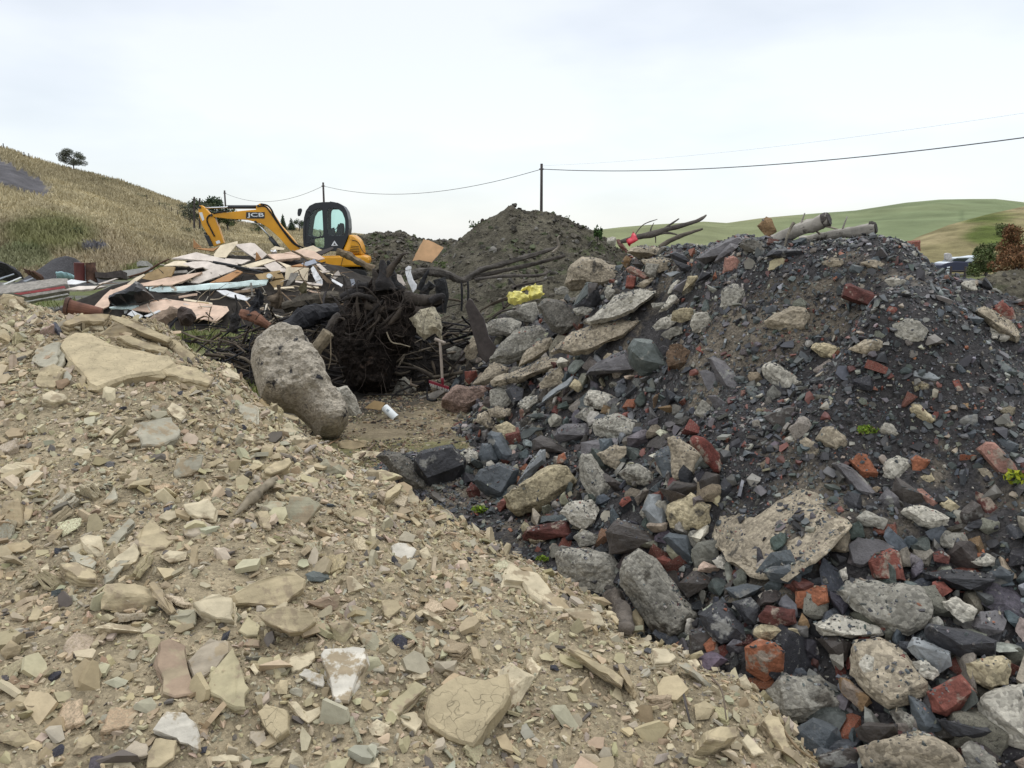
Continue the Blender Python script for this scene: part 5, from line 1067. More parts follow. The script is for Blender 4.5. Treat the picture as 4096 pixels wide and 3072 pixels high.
pole('C', '848,770 850,860 850,980 830,1060', 8.0, [5,5,4,3], 'twig', 'thin pale root hanging beside the pale log end', 'bark', (.2,.16,.11), 'twig', .1)
pole('C', '1300,760 1340,840 1420,860 1490,880', 8.1, [6,5,5,4], 'twig', 'pale crooked root on the dark front of the charred stump', 'bark', (.2,.17,.12), 'twig', .1)
pole('R', '1650,390 1800,430 1950,530 2200,650', 13.5, [45,52,48,42], 'old_trunk', 'weathered brown trunk lying across the front of the excavator', 'wood', (.17,.13,.085), 'log', .2, short='weathered trunk')
pole('R', '985,380 1100,435 1235,520', 15.2, [14,17,14], 'timber_pole', 'thin brown pole lying on the wide pinkish sheet', 'wood', (.17,.12,.075), 'pole', .05)
pole('F', '852,1048 930,1063 1052,1090', 15.6, [5,5.5,5], 'dark_pole', 'long dark pole lying across the middle of the timber heap', 'charred', (.03,.03,.033), 'pole', .03)
pole('Q', '610,765 860,690 1060,570 1200,505', 17.4, [13,15,15,11], 'rusty_pole', 'dark rusty pole along the left edge of the timber heap', 'wood', (.10,.055,.035), 'pole', .05)
# bent branches in front of the earth mound

pole('F', '1640,1105 1700,1085 1790,1100 1850,1120 1940,1075 2050,1045 2160,1012 2240,985', 10.2, [20,20,17,14,11,9,8,5], 'bent_branch', 'big dark bent branch reaching right across the earth mound', 'bark', (.075,.066,.056), 'branch', .14, short='big bent branch', dY=.8)
pole('F', '1880,1112 2000,1085 2110,1062 2260,1022', 10.6, [8,9,9,6], 'bent_branch', 'second bare branch running below the big bent branch', 'bark', (.07,.06,.05), 'branch', .1, dY=.5)
pole('F', '1900,1118 2010,1105 2150,1102 2200,1085', 10.4, [6,7,6,4], 'bent_branch', 'lowest thin branch under the big bent branch', 'bark', (.075,.065,.055), 'branch', .1, dY=.5)
pole('F', '2210,1010 2235,985 2230,955 2240,940', 10.8, [5,5,4,2], 'twig', 'short pale fork of twig at the tip of the big bent branch', 'bark', (.22,.19,.15), 'twig', .1)
for s, lab in (('1755,1115 1770,1180 1765,1250', 'thick black prop under the left end of the big bent branch'), ('1846,1130 1848,1180 1846,1245', 'thin black prop under the big bent branch'), ('1871,1125 1873,1170 1871,1215', 'thinnest prop right of the thin black prop')):
    pole('F', s, 10.1, [26,24,20] if 'thick' in lab else [4,5,4], 'branch_prop', lab, 'charred', (.022,.022,.022), 'branch', .12)
pole('F', '1725,1130 1690,1180 1700,1240 1640,1300', 9.7, [20,16,14,10], 'curled_root', 'curled black root hanging right of the white splinter', 'charred', (.025,.024,.024), 'root', .2)
# logs on the right skyline
def cut_log(zone, s, Y, rr, label, short, col):
    pts = px(zone, s); k = ZM[zone][2]; P = [np.array(at(u, v, Y)) for u, v in pts]; P[1][1] -= .25; r = [q*k*Y/FPX for q in rr]; root = empty('sawn_log', P[0])
    V, Fc = tube_geo([P[0], (P[0]+P[1])/2+np.array([0,0,.004]), P[1]], [r[0], (r[0]+r[1])/2, r[1]], 16, .22, 9, 3, 14, cap=False); mesh_obj('bark', V, Fc, M['birch'], root, smooth=True)
    d = (P[1]-P[0])/np.linalg.norm(P[1]-P[0]); V, Fc = tube_geo([P[1]-d*.03, P[1]+d*.006], [r[1]*.97, r[1]*.9], 14, .25, 20, 5, 2); o = mesh_obj('cut_end', V, Fc, M['charred'], root); o.color = (.055,.048,.042,1); o['label'] = 'dark rotten cut end'
    P0 = P[0]*.45+P[1]*.55; V, Fc = tube_geo([P0, P0+np.array([.02,-.03,.10])], [r[0]*.22, r[0]*.12], 7, .1); mesh_obj('branch_stub', V, Fc, M['birch'], root, smooth=True)
    tag(root, label, 'log', 'sawn logs on the skyline'); LAND.append((*np.array(pts).mean(0), short, root.name))
M['birch'] = stone_mat('pale_bark', src='const', col=(.27,.25,.215), rough=.85, var=.5, scale=9, bump=.6, bscale=28, patch=(.06,.052,.045), patchcut=.57, patchscale=8, dist=.012)
cut_log('E', '1230,510 1655,285', 4.9, [50,54], 'thick pale barked log sawn off and pointing up on the right skyline', 'thick sawn log', 0)
cut_log('E', '1550,475 2050,365', 4.9, [40,46], 'longer pale barked log lying right of the thick sawn log on the skyline', 'longer sawn log', 0)
pole('E', '1650,345 1780,345 1890,372', 5.1, [9,9,7], 'bare_stick', 'thin pale stick between the two sawn logs', 'bark', (.3,.26,.2), 'stick', .06)
pole('E', '1640,350 1680,375 1725,412', 4.75, [10,10,9], 'bare_stick', 'short forked stick under the end of the thick sawn log', 'bark', (.22,.19,.15), 'stick', .06)
pole('E', '1495,310 1465,360 1430,450 1410,545', 4.7, [15,12,11,9], 'bare_stick', 'grey stick leaning across the thick sawn log', 'bark', (.2,.18,.14), 'stick', .06)
pole('E', '1450,520 1500,490 1580,460', 4.7, [15,18,14], 'bare_stick', 'dark knobbly root end below the longer sawn log', 'bark', (.13,.12,.09), 'stick', .2)
pole('Z', '600,600 720,630 870,650', 4.5, [8,7,5], 'bare_stick', 'thin pale stick lying right of the longer sawn log', 'bark', (.26,.24,.21), 'stick', .06)
def branch_thing():
    root = empty('dead_branch', at(2490, 965, 6.2))
    def lim(s, rr, nm, dy=0):
        pts = px('U', s); P = [np.array(at(u, v, 6.2+dy*i)) for i, (u, v) in enumerate(pts)]; V, Fc = tube_geo(P, [q*.27125*6.2/FPX for q in rr], 8, .14, 14, 4, 5); o = mesh_obj(nm, V, Fc, M['bark'], root, smooth=True); o.color = (.115,.10,.085,1)
    lim('490,430 600,400 740,360 950,320 1130,260 1400,190 1600,130 1700,80 1755,35', [30,40,46,48,40,32,26,22,8], 'limb')
    lim('1110,260 1200,190 1350,90', [22,17,10], 'fork'); lim('705,325 740,270 800,200 880,150 1030,100', [9,9,8,7,5], 'twig'); lim('925,300 940,230 980,150', [14,9,4], 'twig'); lim('1090,290 1200,300 1340,330', [34,22,4], 'spur'); lim('1000,330 1005,400 1005,450', [10,8,6], 'twig')
    tag(root, 'grey dead branch with a broken tip reaching up above the red plastic scrap', 'branch'); LAND.append((2700, 920, 'grey dead branch', root.name))
branch_thing()
pole('U', '1060,510 1250,400 1450,320 1700,240', 6.0, [34,38,30,16], 'split_branch', 'split brown branch lying below the grey dead branch', 'bark', (.10,.085,.065), 'branch', .14, short='split brown branch')
# driftwood on the beige heap
def drift():
    pts = px('H', '90,1700 200,1590 300,1500 370,1430 450,1370'); P = []
    for u, v in pts: h = hit(u, v); P.append(h+np.array([0,0,.03]))
    V, Fc = tube_geo(P, [.004,.017,.021,.017,.006], 11, .5, 26, 6, 9); o = mesh_obj('driftwood_branch', V, Fc, M['wood'], color=(.22,.185,.13), smooth=True); register(o, pts, 'weathered grey driftwood branch lying on the beige heap', 'driftwood branch', '', 'branch', None)
    for s, rr, lab, c in (('H|700,1140 760,1095 840,1050 900,1030', .012, 'grey split stick near the layered edge block', (.3,.26,.22)), ('H|880,1062 940,1020 1000,992', .004, 'thin reddish twig beside the layered edge block', (.25,.15,.08)), ('H|1165,1172 1220,1120 1300,1042', .011, 'brown stick pointing at the muddy clearing', (.15,.11,.075)),
            ('N|1025,1200 1040,1290 1070,1420', .004, 'thin dark twig stuck down the lower right flank of the beige heap', (.07,.06,.055)), ('N|1190,1160 1250,1240 1275,1400', .003, 'hair thin root hanging down the lower right flank', (.14,.11,.08)), ('O|180,1450 260,1560 380,1640', .004, 'curling thin root at the tip of the beige heap', (.30,.22,.13)), ('L|250,215 300,170 345,140', .006, 'pale sliver of stick on the upper left slope', (.32,.27,.19))):
        z, s = s.split('|'); pts = px(z, s); P = [hit(u, v)+np.array([0,-.01,.012+rr*1.5]) for u, v in pts]; V, Fc = tube_geo(P, [rr, rr, rr*.8, rr*.6][:len(P)], 6, .12, 30, 7, 4); o = mesh_obj('stick', V, Fc, M['wood'], color=c, smooth=True); register(o, pts, lab, '', '', 'stick', None)
    pts = px('N', '600,705 650,760 700,850 710,900'); P = [hit(u, v)+np.array([0,-.02,.03]) for u, v in pts]; V, Fc = tube_geo(P, [.030,.042,.036,.022], 12, .4, 24, 8, 9); o = mesh_obj('barked_log', V, Fc, M['bark'], color=(.13,.11,.09), smooth=True); register(o, pts, 'short speckled barked log stuck in the beige heap beside the tall stained boulder', 'short speckled log', '', 'log', None)
drift()
# ---- charred stump with its root plate --------------------------------------------
def stump():
    root = empty('charred_stump', at(1540, 1600, 8.6)); Y = 8.7; lr = np.random.default_rng(31)
    pl = px('C', '900,640 960,520 1060,430 1150,380 1200,300 1260,260 1330,260 1350,350 1430,400 1480,480 1600,500 1700,490 1750,470 1770,520 1690,570 1610,610 1530,780 1520,900 1390,960 1350,1100 1320,1230 1200,1270 1080,1250 990,1190 930,1040 880,930 840,780')
    c = np.array(at(*np.array(pl).mean(0), Y)); n = np.array([0,-.96,.28]); V, Fc = inflate_geo(pl, c, n, .34, .035, .22, 4.2, 7, .8, .7); mesh_obj('root_plate', V, Fc, M['rootsoil'], root)
    for k, (s, rr) in enumerate((('1290,420 1280,300 1265,180', [70,52,14]), ('1230,430 1215,330 1190,250', [52,34,10]), ('1345,420 1345,300 1310,185', [50,36,12]), ('1120,440 1010,450 930,480', [50,42,20]), ('1440,470 1600,500 1750,500', [52,46,26]), ('1340,360 1400,400 1440,430', [40,34,20]), ('1650,520 1740,470 1760,490', [26,22,20]), ('940,640 860,720 820,860', [50,40,24]), ('1560,420 1600,330 1640,260', [22,16,5]), ('1150,390 1060,400 985,455', [30,22,8]), ('1440,560 1580,590 1680,560', [44,38,20]))):
        pts = px('C', s); P = [np.array(at(u, v, Y-.18+.05*(k % 3))) for u, v in pts]; V, Fc = tube_geo(P, [q*.4973*Y/FPX for q in rr], 10, .3, 9, k, 6); o = mesh_obj('root', V, Fc, M['charred'], root, smooth=True); o.color = [(.024,.021,.02,1),(.05,.041,.033,1),(.018,.018,.019,1)][k % 3]
    for k in range(30):
        a = lr.uniform(0, 2*np.pi); s0 = np.array([1190+lr.normal()*60, 720+lr.normal()*120]); L = lr.uniform(180, 520); s1 = s0+np.array([math.cos(a)*L*.62, math.sin(a)*L*.9])
        pts = [s0, (s0+s1)/2+lr.normal(size=2)*40, s1, s1+lr.normal(size=2)*50]; P = [np.array(at(900+q[0]*.4973, 950+q[1]*.4973, Y-.22-.10*math.sin(i)+lr.uniform(-.1, .1))) for i, q in enumerate(pts)]
        r0 = lr.uniform(.012, .045); V, Fc = tube_geo(P, [r0, r0*.7, r0*.35, .003], 7, .3, 12, k, 5); o = mesh_obj('root', V, Fc, M['charred'], root, smooth=True); o.color = [(.022,.018,.015,1),(.036,.028,.021,1),(.06,.047,.035,1)][k % 3]
    gs = []
    for k in range(150):
        i = lr.integers(len(pl)); w = lr.dirichlet(np.ones(4)*.7); q = (np.array([pl[lr.integers(len(pl))] for _ in range(4)])*w[:, None]).sum(0); p = np.array(at(q[0], q[1], Y-.38+lr.uniform(-.1, .12)))
        d = lr.normal(size=3)*np.array([.7,.45,.9])+np.array([0,-.25,-.5]); L = lr.uniform(.08, .32); r = lr.uniform(.001, .003); gs.append(tube_geo([p, p+d*L*.5+lr.normal(size=3)*.03, p+d*L+lr.normal(size=3)*.05], [r, r*.8, r*.3], 4, 0, sub=2, cap=False))
    V, Fc = join(*gs); o = mesh_obj('fine_roots', V, Fc, M['roothair'], root); o['kind'] = 'stuff'
    tag(root, 'big charred tree stump tipped on its side with its hairy root plate facing us', 'stump'); LAND.append((1540, 1400, 'charred stump', root.name))
M['rootsoil'] = stone_mat('root_soil', src='const', col=(.018,.014,.0115), rough=.97, var=.6, scale=6, speck=.5, speckscale=40, bump=1, bscale=18, dist=.05, spec=.1, patch=(.05,.035,.026), patchcut=.6, patchscale=4)
M['roothair'] = plain('root_hair', (.055,.040,.030), .9, var=.4, scale=10)
stump()
# ---- tarred plate, tarpaulin, bag, red scrap --------------------------------------
def pillow(zone, s, Y, depth, step, amp, freq, mat, name, label, cat, col, seed, n=(0,-.85,.5), short='', flat=.6, back=.5, smooth=False):
    pts = px(zone, s); c = np.array(at(*np.array(pts).mean(0), Y)); n = np.array(n, float); n /= np.linalg.norm(n); V, Fc = inflate_geo(pts, c, n, depth, step, amp, freq, seed, back, flat); o = mesh_obj(name, V, Fc, M[mat], color=col, smooth=smooth); register(o, pts, label, short, '', cat, None); return o
M['tarp'] = plain('black_sheeting', (.022,.023,.025), .35, spec=.5, var=.4, scale=6)
M['bag'] = plain('yellow_plastic', (.80,.72,.20), .35, spec=.5, var=.3, scale=9)
M['redplastic'] = plain('red_plastic', (.55,.03,.05), .4, spec=.5, var=.15)
M['teal'] = plain('teal_sheeting', (.33,.52,.54), .5, var=.2)
M['rust'] = plain('rusty_iron', (.10,.05,.032), .9, var=.6, scale=7)
M['redpaint'] = plain('faded_red_paint', (.13,.03,.025), .7, var=.4, scale=3)
pillow('Q', '350,1090 480,1060 600,1010 700,960 750,880 775,868 800,870 860,930 960,1030 990,1085 800,1130 600,1170 400,1190 330,1160', 15.6, .28, .06, .10, 3.5, 'tarp', 'black_tarpaulin', 'crumpled black tarpaulin poking up in front of the long mint panel', 'tarpaulin', (.02,.02,.02), 5, short='black tarpaulin', flat=.8)
pillow('F', '2025,1184 2035,1175 2075,1170 2118,1184 2122,1202 2090,1211 2057,1222 2034,1211', 7.15, .06, .015, .05, 14, 'bag', 'plastic_bag', 'crumpled yellow plastic bag lying on the grey boulders', 'bag', (.8,.7,.1), 8, short='yellow plastic bag', flat=.5)
bagtop = []
for s in ('2080,1170 2089,1150 2125,1143 2170,1141 2170,1170 2180,1175 2152,1195 2120,1202 2107,1157', '2116,1170 2141,1130 2148,1192 2120,1197'):
    pts = px('F', s); V, Fc = inflate_geo(pts, np.array(at(*np.array(pts).mean(0), 7.2)), np.array([.1,-.9,.42]), .05, .015, .05, 15, len(s) % 9, .5, .5); bagtop.append((V, Fc))
V, Fc = join(*bagtop); bo = bpy.data.objects['plastic_bag']; o = mesh_obj('bag_flap', V, Fc, M['bag'], bo)
pillow('U', '570,380 600,385 640,360 665,300 655,240 690,300 750,410 700,440 640,470 625,505 590,460', 6.0, .02, .02, .03, 9, 'redplastic', 'plastic_scrap', 'curled bright red plastic scrap standing at the top of the rubble', 'scrap', (.6,.05,.06), 3, short='red plastic scrap', smooth=True)
pillow('P', '830,595 845,560 870,540 920,532 980,535 1050,555 1110,570 1115,612 1000,606', 24, .25, .06, .06, 3, 'teal', 'teal_tarpaulin', 'pale teal tarpaulin mound in front of the dark gravel heap', 'tarpaulin', (.3,.5,.5), 4, smooth=True)
pillow('P', '340,500 420,485 480,520 560,530 620,550 650,600 600,625 540,628 430,560', 23, .3, .07, .15, 4, 'rust', 'rusty_scrap', 'tangle of rusty orange scrap iron at the foot of the dark gravel heap', 'scrap', (.3,.1,.05), 6)
pillow('P', '0,470 60,430 150,410 220,440 250,470 330,560 200,620 0,640', 26, .8, .15, .4, 2.2, 'gravel_dark', 'rubble_lump', 'dark lumpy pile of rubble at the far left edge', 'rubble', (.1,.1,.1), 9)
def drum():
    root = empty('red_drum', at(330, 1118, 22)); c = np.array(at(335, 1090, 22)); V, Fc = tube_geo([c+np.array([-.13,0,-.28]), c+np.array([-.10,0,.26])], [.13,.13], 14, .04, 3, 1, 3); mesh_obj('drum_shell', V, Fc, M['redpaint'], root)
    V, Fc = tube_geo([c+np.array([.16,.1,-.28]), c+np.array([.13,.1,.26])], [.15,.11], 12, .25, 4, 2, 4); mesh_obj('rust_lining', V, Fc, M['rust'], root); tag(root, 'dented red drum with a rusty side before the dark gravel heap', 'drum')
drum()
def flange_pipe():
    Y = 8.6; root = empty('rusty_pipe', at(268, 1262, Y)); a = np.array(at(262, 1226, Y)); d = np.array([1,.25,-.22]); d /= np.linalg.norm(d); V, Fc = tube_geo([a, a+d*.035], [.105,.105], 20, .03, 6, 1, 2); mesh_obj('flange', V, Fc, M['rust'], root)
    V, Fc = tube_geo([a+d*.04, a+d*.15, a+d*.36], [.085,.07,.05], 16, .03, 6, 1, 3); mesh_obj('pipe', V, Fc, M['rust2'], root); tag(root, 'rusty flanged iron pipe behind the crest of the beige heap', 'pipe')
M['rust2'] = plain('orange_rust', (.15,.065,.04), .9, var=.5, scale=9)
flange_pipe()
# weathered stump board and dark burl behind the beige crest
pillow('Q', '860,1430 960,1370 1050,1320 1150,1250 1250,1195 1350,1240 1345,1310 1280,1380 1170,1480 1020,1515 900,1500', 10.5, .09, .04, .08, 6, 'wood', 'driftwood_plank', 'broken weathered plank behind the crest of the beige heap', 'plank', (.24,.18,.13), 2, short='broken weathered plank')
pillow('Q', '1340,1400 1360,1290 1400,1245 1470,1230 1540,1245 1580,1300 1610,1370 1560,1440 1500,1490 1390,1490', 10.4, .16, .04, .12, 6, 'charred', 'dark_burl', 'dark rounded burl of wood at the right end of the broken weathered plank', 'wood', (.055,.04,.032), 5)
pillow('C', '1480,650 1540,610 1620,580 1690,560 1720,620 1750,720 1752,835 1715,800 1690,770 1640,800 1600,832 1540,760', 8.3, .1, .03, .05, 8, 'tarred', 'tarred_plate', 'curved tar and cream plate standing between the charred stump and the rake', 'plate', (.34,.30,.21), 6, short='tar and cream plate', flat=.5)
pillow('J', '310,1010 350,970 390,950 450,970 510,1020 560,1080 610,1150 632,1210 600,1285 540,1250 470,1180 440,1120 380,1060', 3.62, .02, .012, .010, 10, 'brick', 'curved_tile', 'curved red clay tile sherd standing in the rubble beside a grey lump', 'tile', (.115,.034,.026), 6, n=(.65,-.6,.5), short='curved red sherd', smooth=True)
# ---- rake and canister ------------------------------------------------------------
pillow('C', '205,990 215,900 240,850 340,770 420,755 480,765 560,785 610,805 650,860 720,960 760,1030 800,1090 815,1150 870,1240 960,1360 985,1430 990,1500 950,1560 900,1600 820,1600 760,1590 700,1510 620,1430 560,1380 460,1365 380,1350 290,1280 255,1180 230,1080', 6.75, .30, .016, .115, 4.5, 'tarred', 'concrete_footing', 'huge broken concrete footing lying on a slant beside the charred stump', 'concrete', (.34,.30,.235), 6, n=(.35,-.75,.6), short='concrete footing', flat=.45, back=.8)
def rake():
    Y = 8.2; root = empty('rake', at(1748*.4973+900, 950+1215*.4973, Y)); p = lambda x, y, dy=0.: np.array(at(900+x*.4973, 950+y*.4973, Y+dy))
    V, Fc = tube_geo([p(1729, 838), p(1740, 1000), p(1749, 1150)], [.015,.015,.014], 8, .03); mesh_obj('handle', V, Fc, M['rakewood'], root, smooth=True)
    V, Fc = tube_geo([p(1685, 815), p(1772, 852)], [.017,.017], 8, .04); mesh_obj('crossbar', V, Fc, M['rakewood'], root, smooth=True)
    V, Fc = tube_geo([p(1747, 1130), p(1752, 1188)], [.017,.012], 8); mesh_obj('ferrule', V, Fc, M['rakered'], root, smooth=True)
    a, b = p(1640, 1158, -.05), p(1802, 1212, .0); V, Fc = box_geo((a+b)/2, [(b-a)/np.linalg.norm(b-a), (0,1,0), (0,0,1)], [np.linalg.norm(b-a)/2, .012, .014]); mesh_obj('head', V, Fc, M['rakered'], root)
    for k in range(12):
        q = a+(b-a)*(k+.5)/12; V, Fc = tube_geo([q, q+np.array([.01,-.03,-.045])], [.004,.0015], 5); mesh_obj('tine', V, Fc, M['rakesteel'], root)
    tag(root, 'garden rake with a worn wooden handle and red head leaning at the clearing', 'rake'); LAND.append((1768, 1490, 'rake', root.name))
M['rakewood'] = plain('worn_ash_wood', (.38,.32,.26), .75, var=.3, scale=20); M['rakered'] = plain('red_enamel', (.22,.015,.03), .5, var=.3, scale=20); M['rakesteel'] = plain('dull_steel', (.45,.43,.40), .5, metal=.6)
rake()
def canister():
    a = hit(900+1385*.4973, 950+1462*.4973); k = a[1]; p = lambda x, y, Y: np.array(at(900+x*.4973, 950+y*.4973, Y)); b, t = p(1372, 1452, k-.02), p(1285, 1368, k+.03); d = (t-b)/np.linalg.norm(t-b); r = 34*.4973*k/FPX
    root = empty('canister', b); V, Fc = tube_geo([b, b+d*.004, (b+t)/2, t-d*.004, t], [r*.97,r,r,r,r*.96], 20, 0, sub=3); mesh_obj('tube', V, Fc, M['canwhite'], root)
    V, Fc = tube_geo([t-d*.002, t+d*.006], [r*.9,r*.88], 20, 0, sub=1); mesh_obj('end_disc', V, Fc, M['canwhite'], root)
    m = (b+t)/2; n = CAMP-m; n /= np.linalg.norm(n); n -= n.dot(d)*d; n /= np.linalg.norm(n); s = np.cross(d, n); V, Fc = box_geo(m+n*r*.985+d*.02, [s, d, n], [r*.28, r*.3, .003]); mesh_obj('label_patch', V, Fc, M['cangrey'], root)
    tag(root, 'white plastic canister lying tilted on the muddy clearing', 'canister'); LAND.append((1560, 1655, 'white canister', root.name))
M['canwhite'] = plain('white_plastic', (.72,.76,.75), .4, var=.12, scale=20); M['cangrey'] = plain('grey_print', (.28,.32,.33), .6)
canister()
kn = px('R', '657,755')[0]; c = np.array(at(*kn, wp_depth(kn[1])-.12)); V, Fc = tube_geo([c+np.array([0,.03,-.01]), c+np.array([0,-.04,.012])], [.055,.05], 16, 0, sub=1); mesh_obj('knob', V, Fc, M['canwhite'], bpy.data.objects['drawer'])
# ---------------------------------------------------------------- yellow mini digger with boom, dipper and glazed cab
M['yellow'] = plain('yellow_paint', (.72,.33,.012), .42, spec=.5, var=.28, scale=1.6)
M['blackpaint'] = plain('black_paint', (.018,.022,.026), .45, spec=.5, var=.2)
M['chrome'] = plain('ram_rod_chrome', (.62,.65,.68), .18, metal=.9)
M['rubber'] = plain('track_rubber', (.018,.018,.018), .9, var=.5, scale=8)
M['seatcloth'] = plain('seat_fabric', (.03,.035,.04), .9)
M['sticker'] = plain('white_sticker', (.75,.77,.78), .6, var=.1)
M['redlens'] = plain('red_lens', (.4,.02,.015), .3)
def glass_mat():
    m = bpy.data.materials.new('tinted_glass'); m.use_nodes = True; t = m.node_tree; t.nodes.clear(); out = N(t, 'ShaderNodeOutputMaterial'); mix = N(t, 'ShaderNodeMixShader'); tr = N(t, 'ShaderNodeBsdfTransparent'); gl = N(t, 'ShaderNodeBsdfGlossy')
    tr.inputs[0].default_value = (.72,.90,.88,1); gl.inputs['Color'].default_value = (.9,.95,1,1); gl.inputs['Roughness'].default_value = .05; fr = N(t, 'ShaderNodeFresnel'); fr.inputs[0].default_value = 1.5
    t.links.new(fr.outputs[0], mix.inputs[0]); t.links.new(tr.outputs[0], mix.inputs[1]); t.links.new(gl.outputs[0], mix.inputs[2]); t.links.new(mix.outputs[0], out.inputs[0]); return m
M['glass'] = glass_mat()
DY = 24.5
def ext(outs, Y, half, bevel=.012, res=2):
    """flat outline(s) in the picture plane at distance Y, extruded front to back; later outlines cut holes"""
    cu = bpy.data.curves.new('tmp', 'CURVE'); cu.dimensions = '2D'; cu.fill_mode = 'BOTH'; cu.extrude = max(half-bevel, .001); cu.bevel_depth = bevel; cu.bevel_resolution = 1; cu.offset = -bevel
    for o in outs:
        s = cu.splines.new('POLY'); s.points.add(len(o)-1)
        for p, (x, z) in zip(s.points, o): p.co = (x, z, 0, 1)
        s.use_cyclic_u = True
    ob = bpy.data.objects.new('tmp', cu); COL.objects.link(ob); dg = bpy.context.evaluated_depsgraph_get(); me = bpy.data.meshes.new_from_object(ob.evaluated_get(dg))
    V = np.array([(v.co.x, Y-v.co.z, v.co.y) for v in me.vertices]); Fc = [list(p.vertices) for p in me.polygons]; bpy.data.objects.remove(ob); bpy.data.meshes.remove(me); return V, Fc
def bz(s, Y=DY): return [(lambda p: (p[0], p[2]))(at(u, v, Y)) for u, v in px('B', s)]
def rnd(pts, k=5, t=.28):
    """round the corners of an outline"""
    P = [np.array(p) for p in pts]; out = []; n = len(P)
    for i in range(n):
        a, b, c = P[i-1], P[i], P[(i+1) % n]; p, q = b+(a-b)*t, b+(c-b)*t
        for j in range(k+1): s = j/k; out.append(tuple((1-s)**2*p+2*s*(1-s)*b+s*s*q))
    return out
def digger():
    root = empty('mini_digger', at(1420, 1160, DY)); part = lambda nm, g, mt, par=None, sm=False: mesh_obj(nm, g[0], g[1], M[mt], par or root, smooth=sm)
    tag(root, 'yellow mini digger with its arm folded over the timber heap and a black framed cab', 'digger'); LAND.append((1250, 900, 'yellow digger', root.name))
    boom = part('boom', ext([bz('1225,850 1262,812 1215,740 1140,650 1060,560 1000,470 955,405 890,345 835,322 800,345 795,388 650,402 500,420 330,435 325,452 342,470 500,490 700,500 780,520 860,545 930,590 1050,700 1140,810 1180,850')], DY, .13), 'yellow')
    dip = part('dipper', ext([bz('193,368 202,350 222,345 246,360 305,425 362,482 410,600 458,750 352,790 300,680 235,570 205,480 192,410')], DY-.02, .10), 'yellow')
    part('bucket_link', ext([bz('258,665 302,668 352,780 312,790')], DY-.06, .13), 'blackpaint')
    part('cover_plate', ext([bz('200,425 232,420 255,500 235,515')], DY-.125, .004, .001), 'sticker', dip); part('cover_plate', ext([bz('372,735 410,720 425,750 385,765')], DY-.125, .004, .001), 'sticker', dip)
    def ram(nm, s, rr, mt, Y=DY): p = [np.array(at(u, v, Y)) for u, v in px('B', s)]; return part(nm, tube_geo(p, [q*.3617*DY/FPX for q in rr], 12, 0, sub=1), mt, sm=True)
    for b, r, rb, rr in (('495,360 805,358', '238,371 500,362', 20, 7), ('935,690 1045,830', '812,540 948,708', 24, 9)):
        h = ram('ram_cylinder', b, [rb, rb], 'blackpaint', DY-.03); p = [np.array(at(u, v, DY-.03)) for u, v in px('B', r)]; part('ram_rod', tube_geo(p, [rr*.3617*DY/FPX]*2, 10, 0, sub=1), 'chrome', h, True)
    for s, rr in (('830,325 900,340 945,385 985,470 1060,590 1150,705 1215,770 1290,805', 9), ('805,350 880,352 930,410 990,500 1080,630 1170,745 1250,800', 8), ('320,440 280,460 265,510 300,590 345,680', 8), ('330,430 420,412 490,400', 8)):
        p = [np.array(at(u, v, DY-.14)) for u, v in px('B', s)]; part('hose', tube_geo(p, [rr*.3617*DY/FPX]*len(p), 7, 0, sub=4), 'rubber', sm=True)
    for s in ('820,350', '792,522', '208,368', '330,452', '265,648'):
        u, v = px('B', s)[0]; c = np.array(at(u, v, DY)); part('pivot_pin', tube_geo([c+np.array([0,-.16,0]), c+np.array([0,.16,0])], [.035,.035], 12, 0, sub=1), 'blackpaint')
    def badge():
        part('badge', ext([bz('694,416 890,416 888,486 692,486')], DY-.136, .003, .001), 'blackpaint', boom)
        cu = bpy.data.curves.new('t', 'FONT'); cu.body = 'JCB'; cu.size = .1; cu.offset = .0015; ob = bpy.data.objects.new('t', cu); COL.objects.link(ob); me = bpy.data.meshes.new_from_object(ob.evaluated_get(bpy.context.evaluated_depsgraph_get()))
        v = np.array([x.co for x in me.vertices]); Fc = [list(p.vertices) for p in me.polygons]; lo, hi = v.min(0), v.max(0); (x0, z1), (x1, z0) = bz('702,424 882,480'); yy = DY-.1405
        V = np.stack([x0+(v[:, 0]-lo[0])/(hi[0]-lo[0])*(x1-x0), np.full(len(v), yy), z0+(v[:, 1]-lo[1])/(hi[1]-lo[1])*(z1-z0)], -1); bpy.data.objects.remove(ob); part('lettering', (V, Fc), 'sticker', boom)
    badge()
    # cab: two glazed sides joined by roof, front and rear shell
    out = bz('1328,790 1322,700 1322,600 1332,480 1352,405 1390,352 1450,322 1530,312 1610,310 1690,318 1745,350 1780,405 1800,490 1806,590 1795,680 1765,760 1725,842 1620,840 1530,825')
    w1 = rnd(bz('1372,668 1385,560 1400,460 1432,405 1470,387 1522,378 1530,520 1536,672 1450,690'), 4, .2); w2 = rnd(bz('1576,378 1680,377 1735,420 1765,500 1765,600 1755,672 1578,672'), 4, .25); w3 = rnd(bz('1395,706 1545,684 1545,800 1480,805 1400,790'), 4, .2)
    cab = part('cab', ext([out, w1, w2, w3], DY-.62, .03, .008), 'blackpaint'); part('cab_far_side', ext([out, w1, w2, w3], DY+.42, .03, .008), 'blackpaint', cab)
    n = len(out); V, Fc = [], []
    for (x, z) in out: V += [(x, DY-.60, z), (x, DY+.40, z)]
    cx, cz = np.mean([p[0] for p in out]), np.mean([p[1] for p in out])
    for (x, z) in out: V += [(cx+(x-cx)*.97, DY-.60, cz+(z-cz)*.97), (cx+(x-cx)*.97, DY+.40, cz+(z-cz)*.97)]
    for i in range(n):
        j = (i+1) % n
        if 1 <= i <= 4: continue                                    # windscreen opening at the front
        Fc += [[2*i, 2*i+1, 2*j+1, 2*j], [2*n+2*j, 2*n+2*j+1, 2*n+2*i+1, 2*n+2*i]]
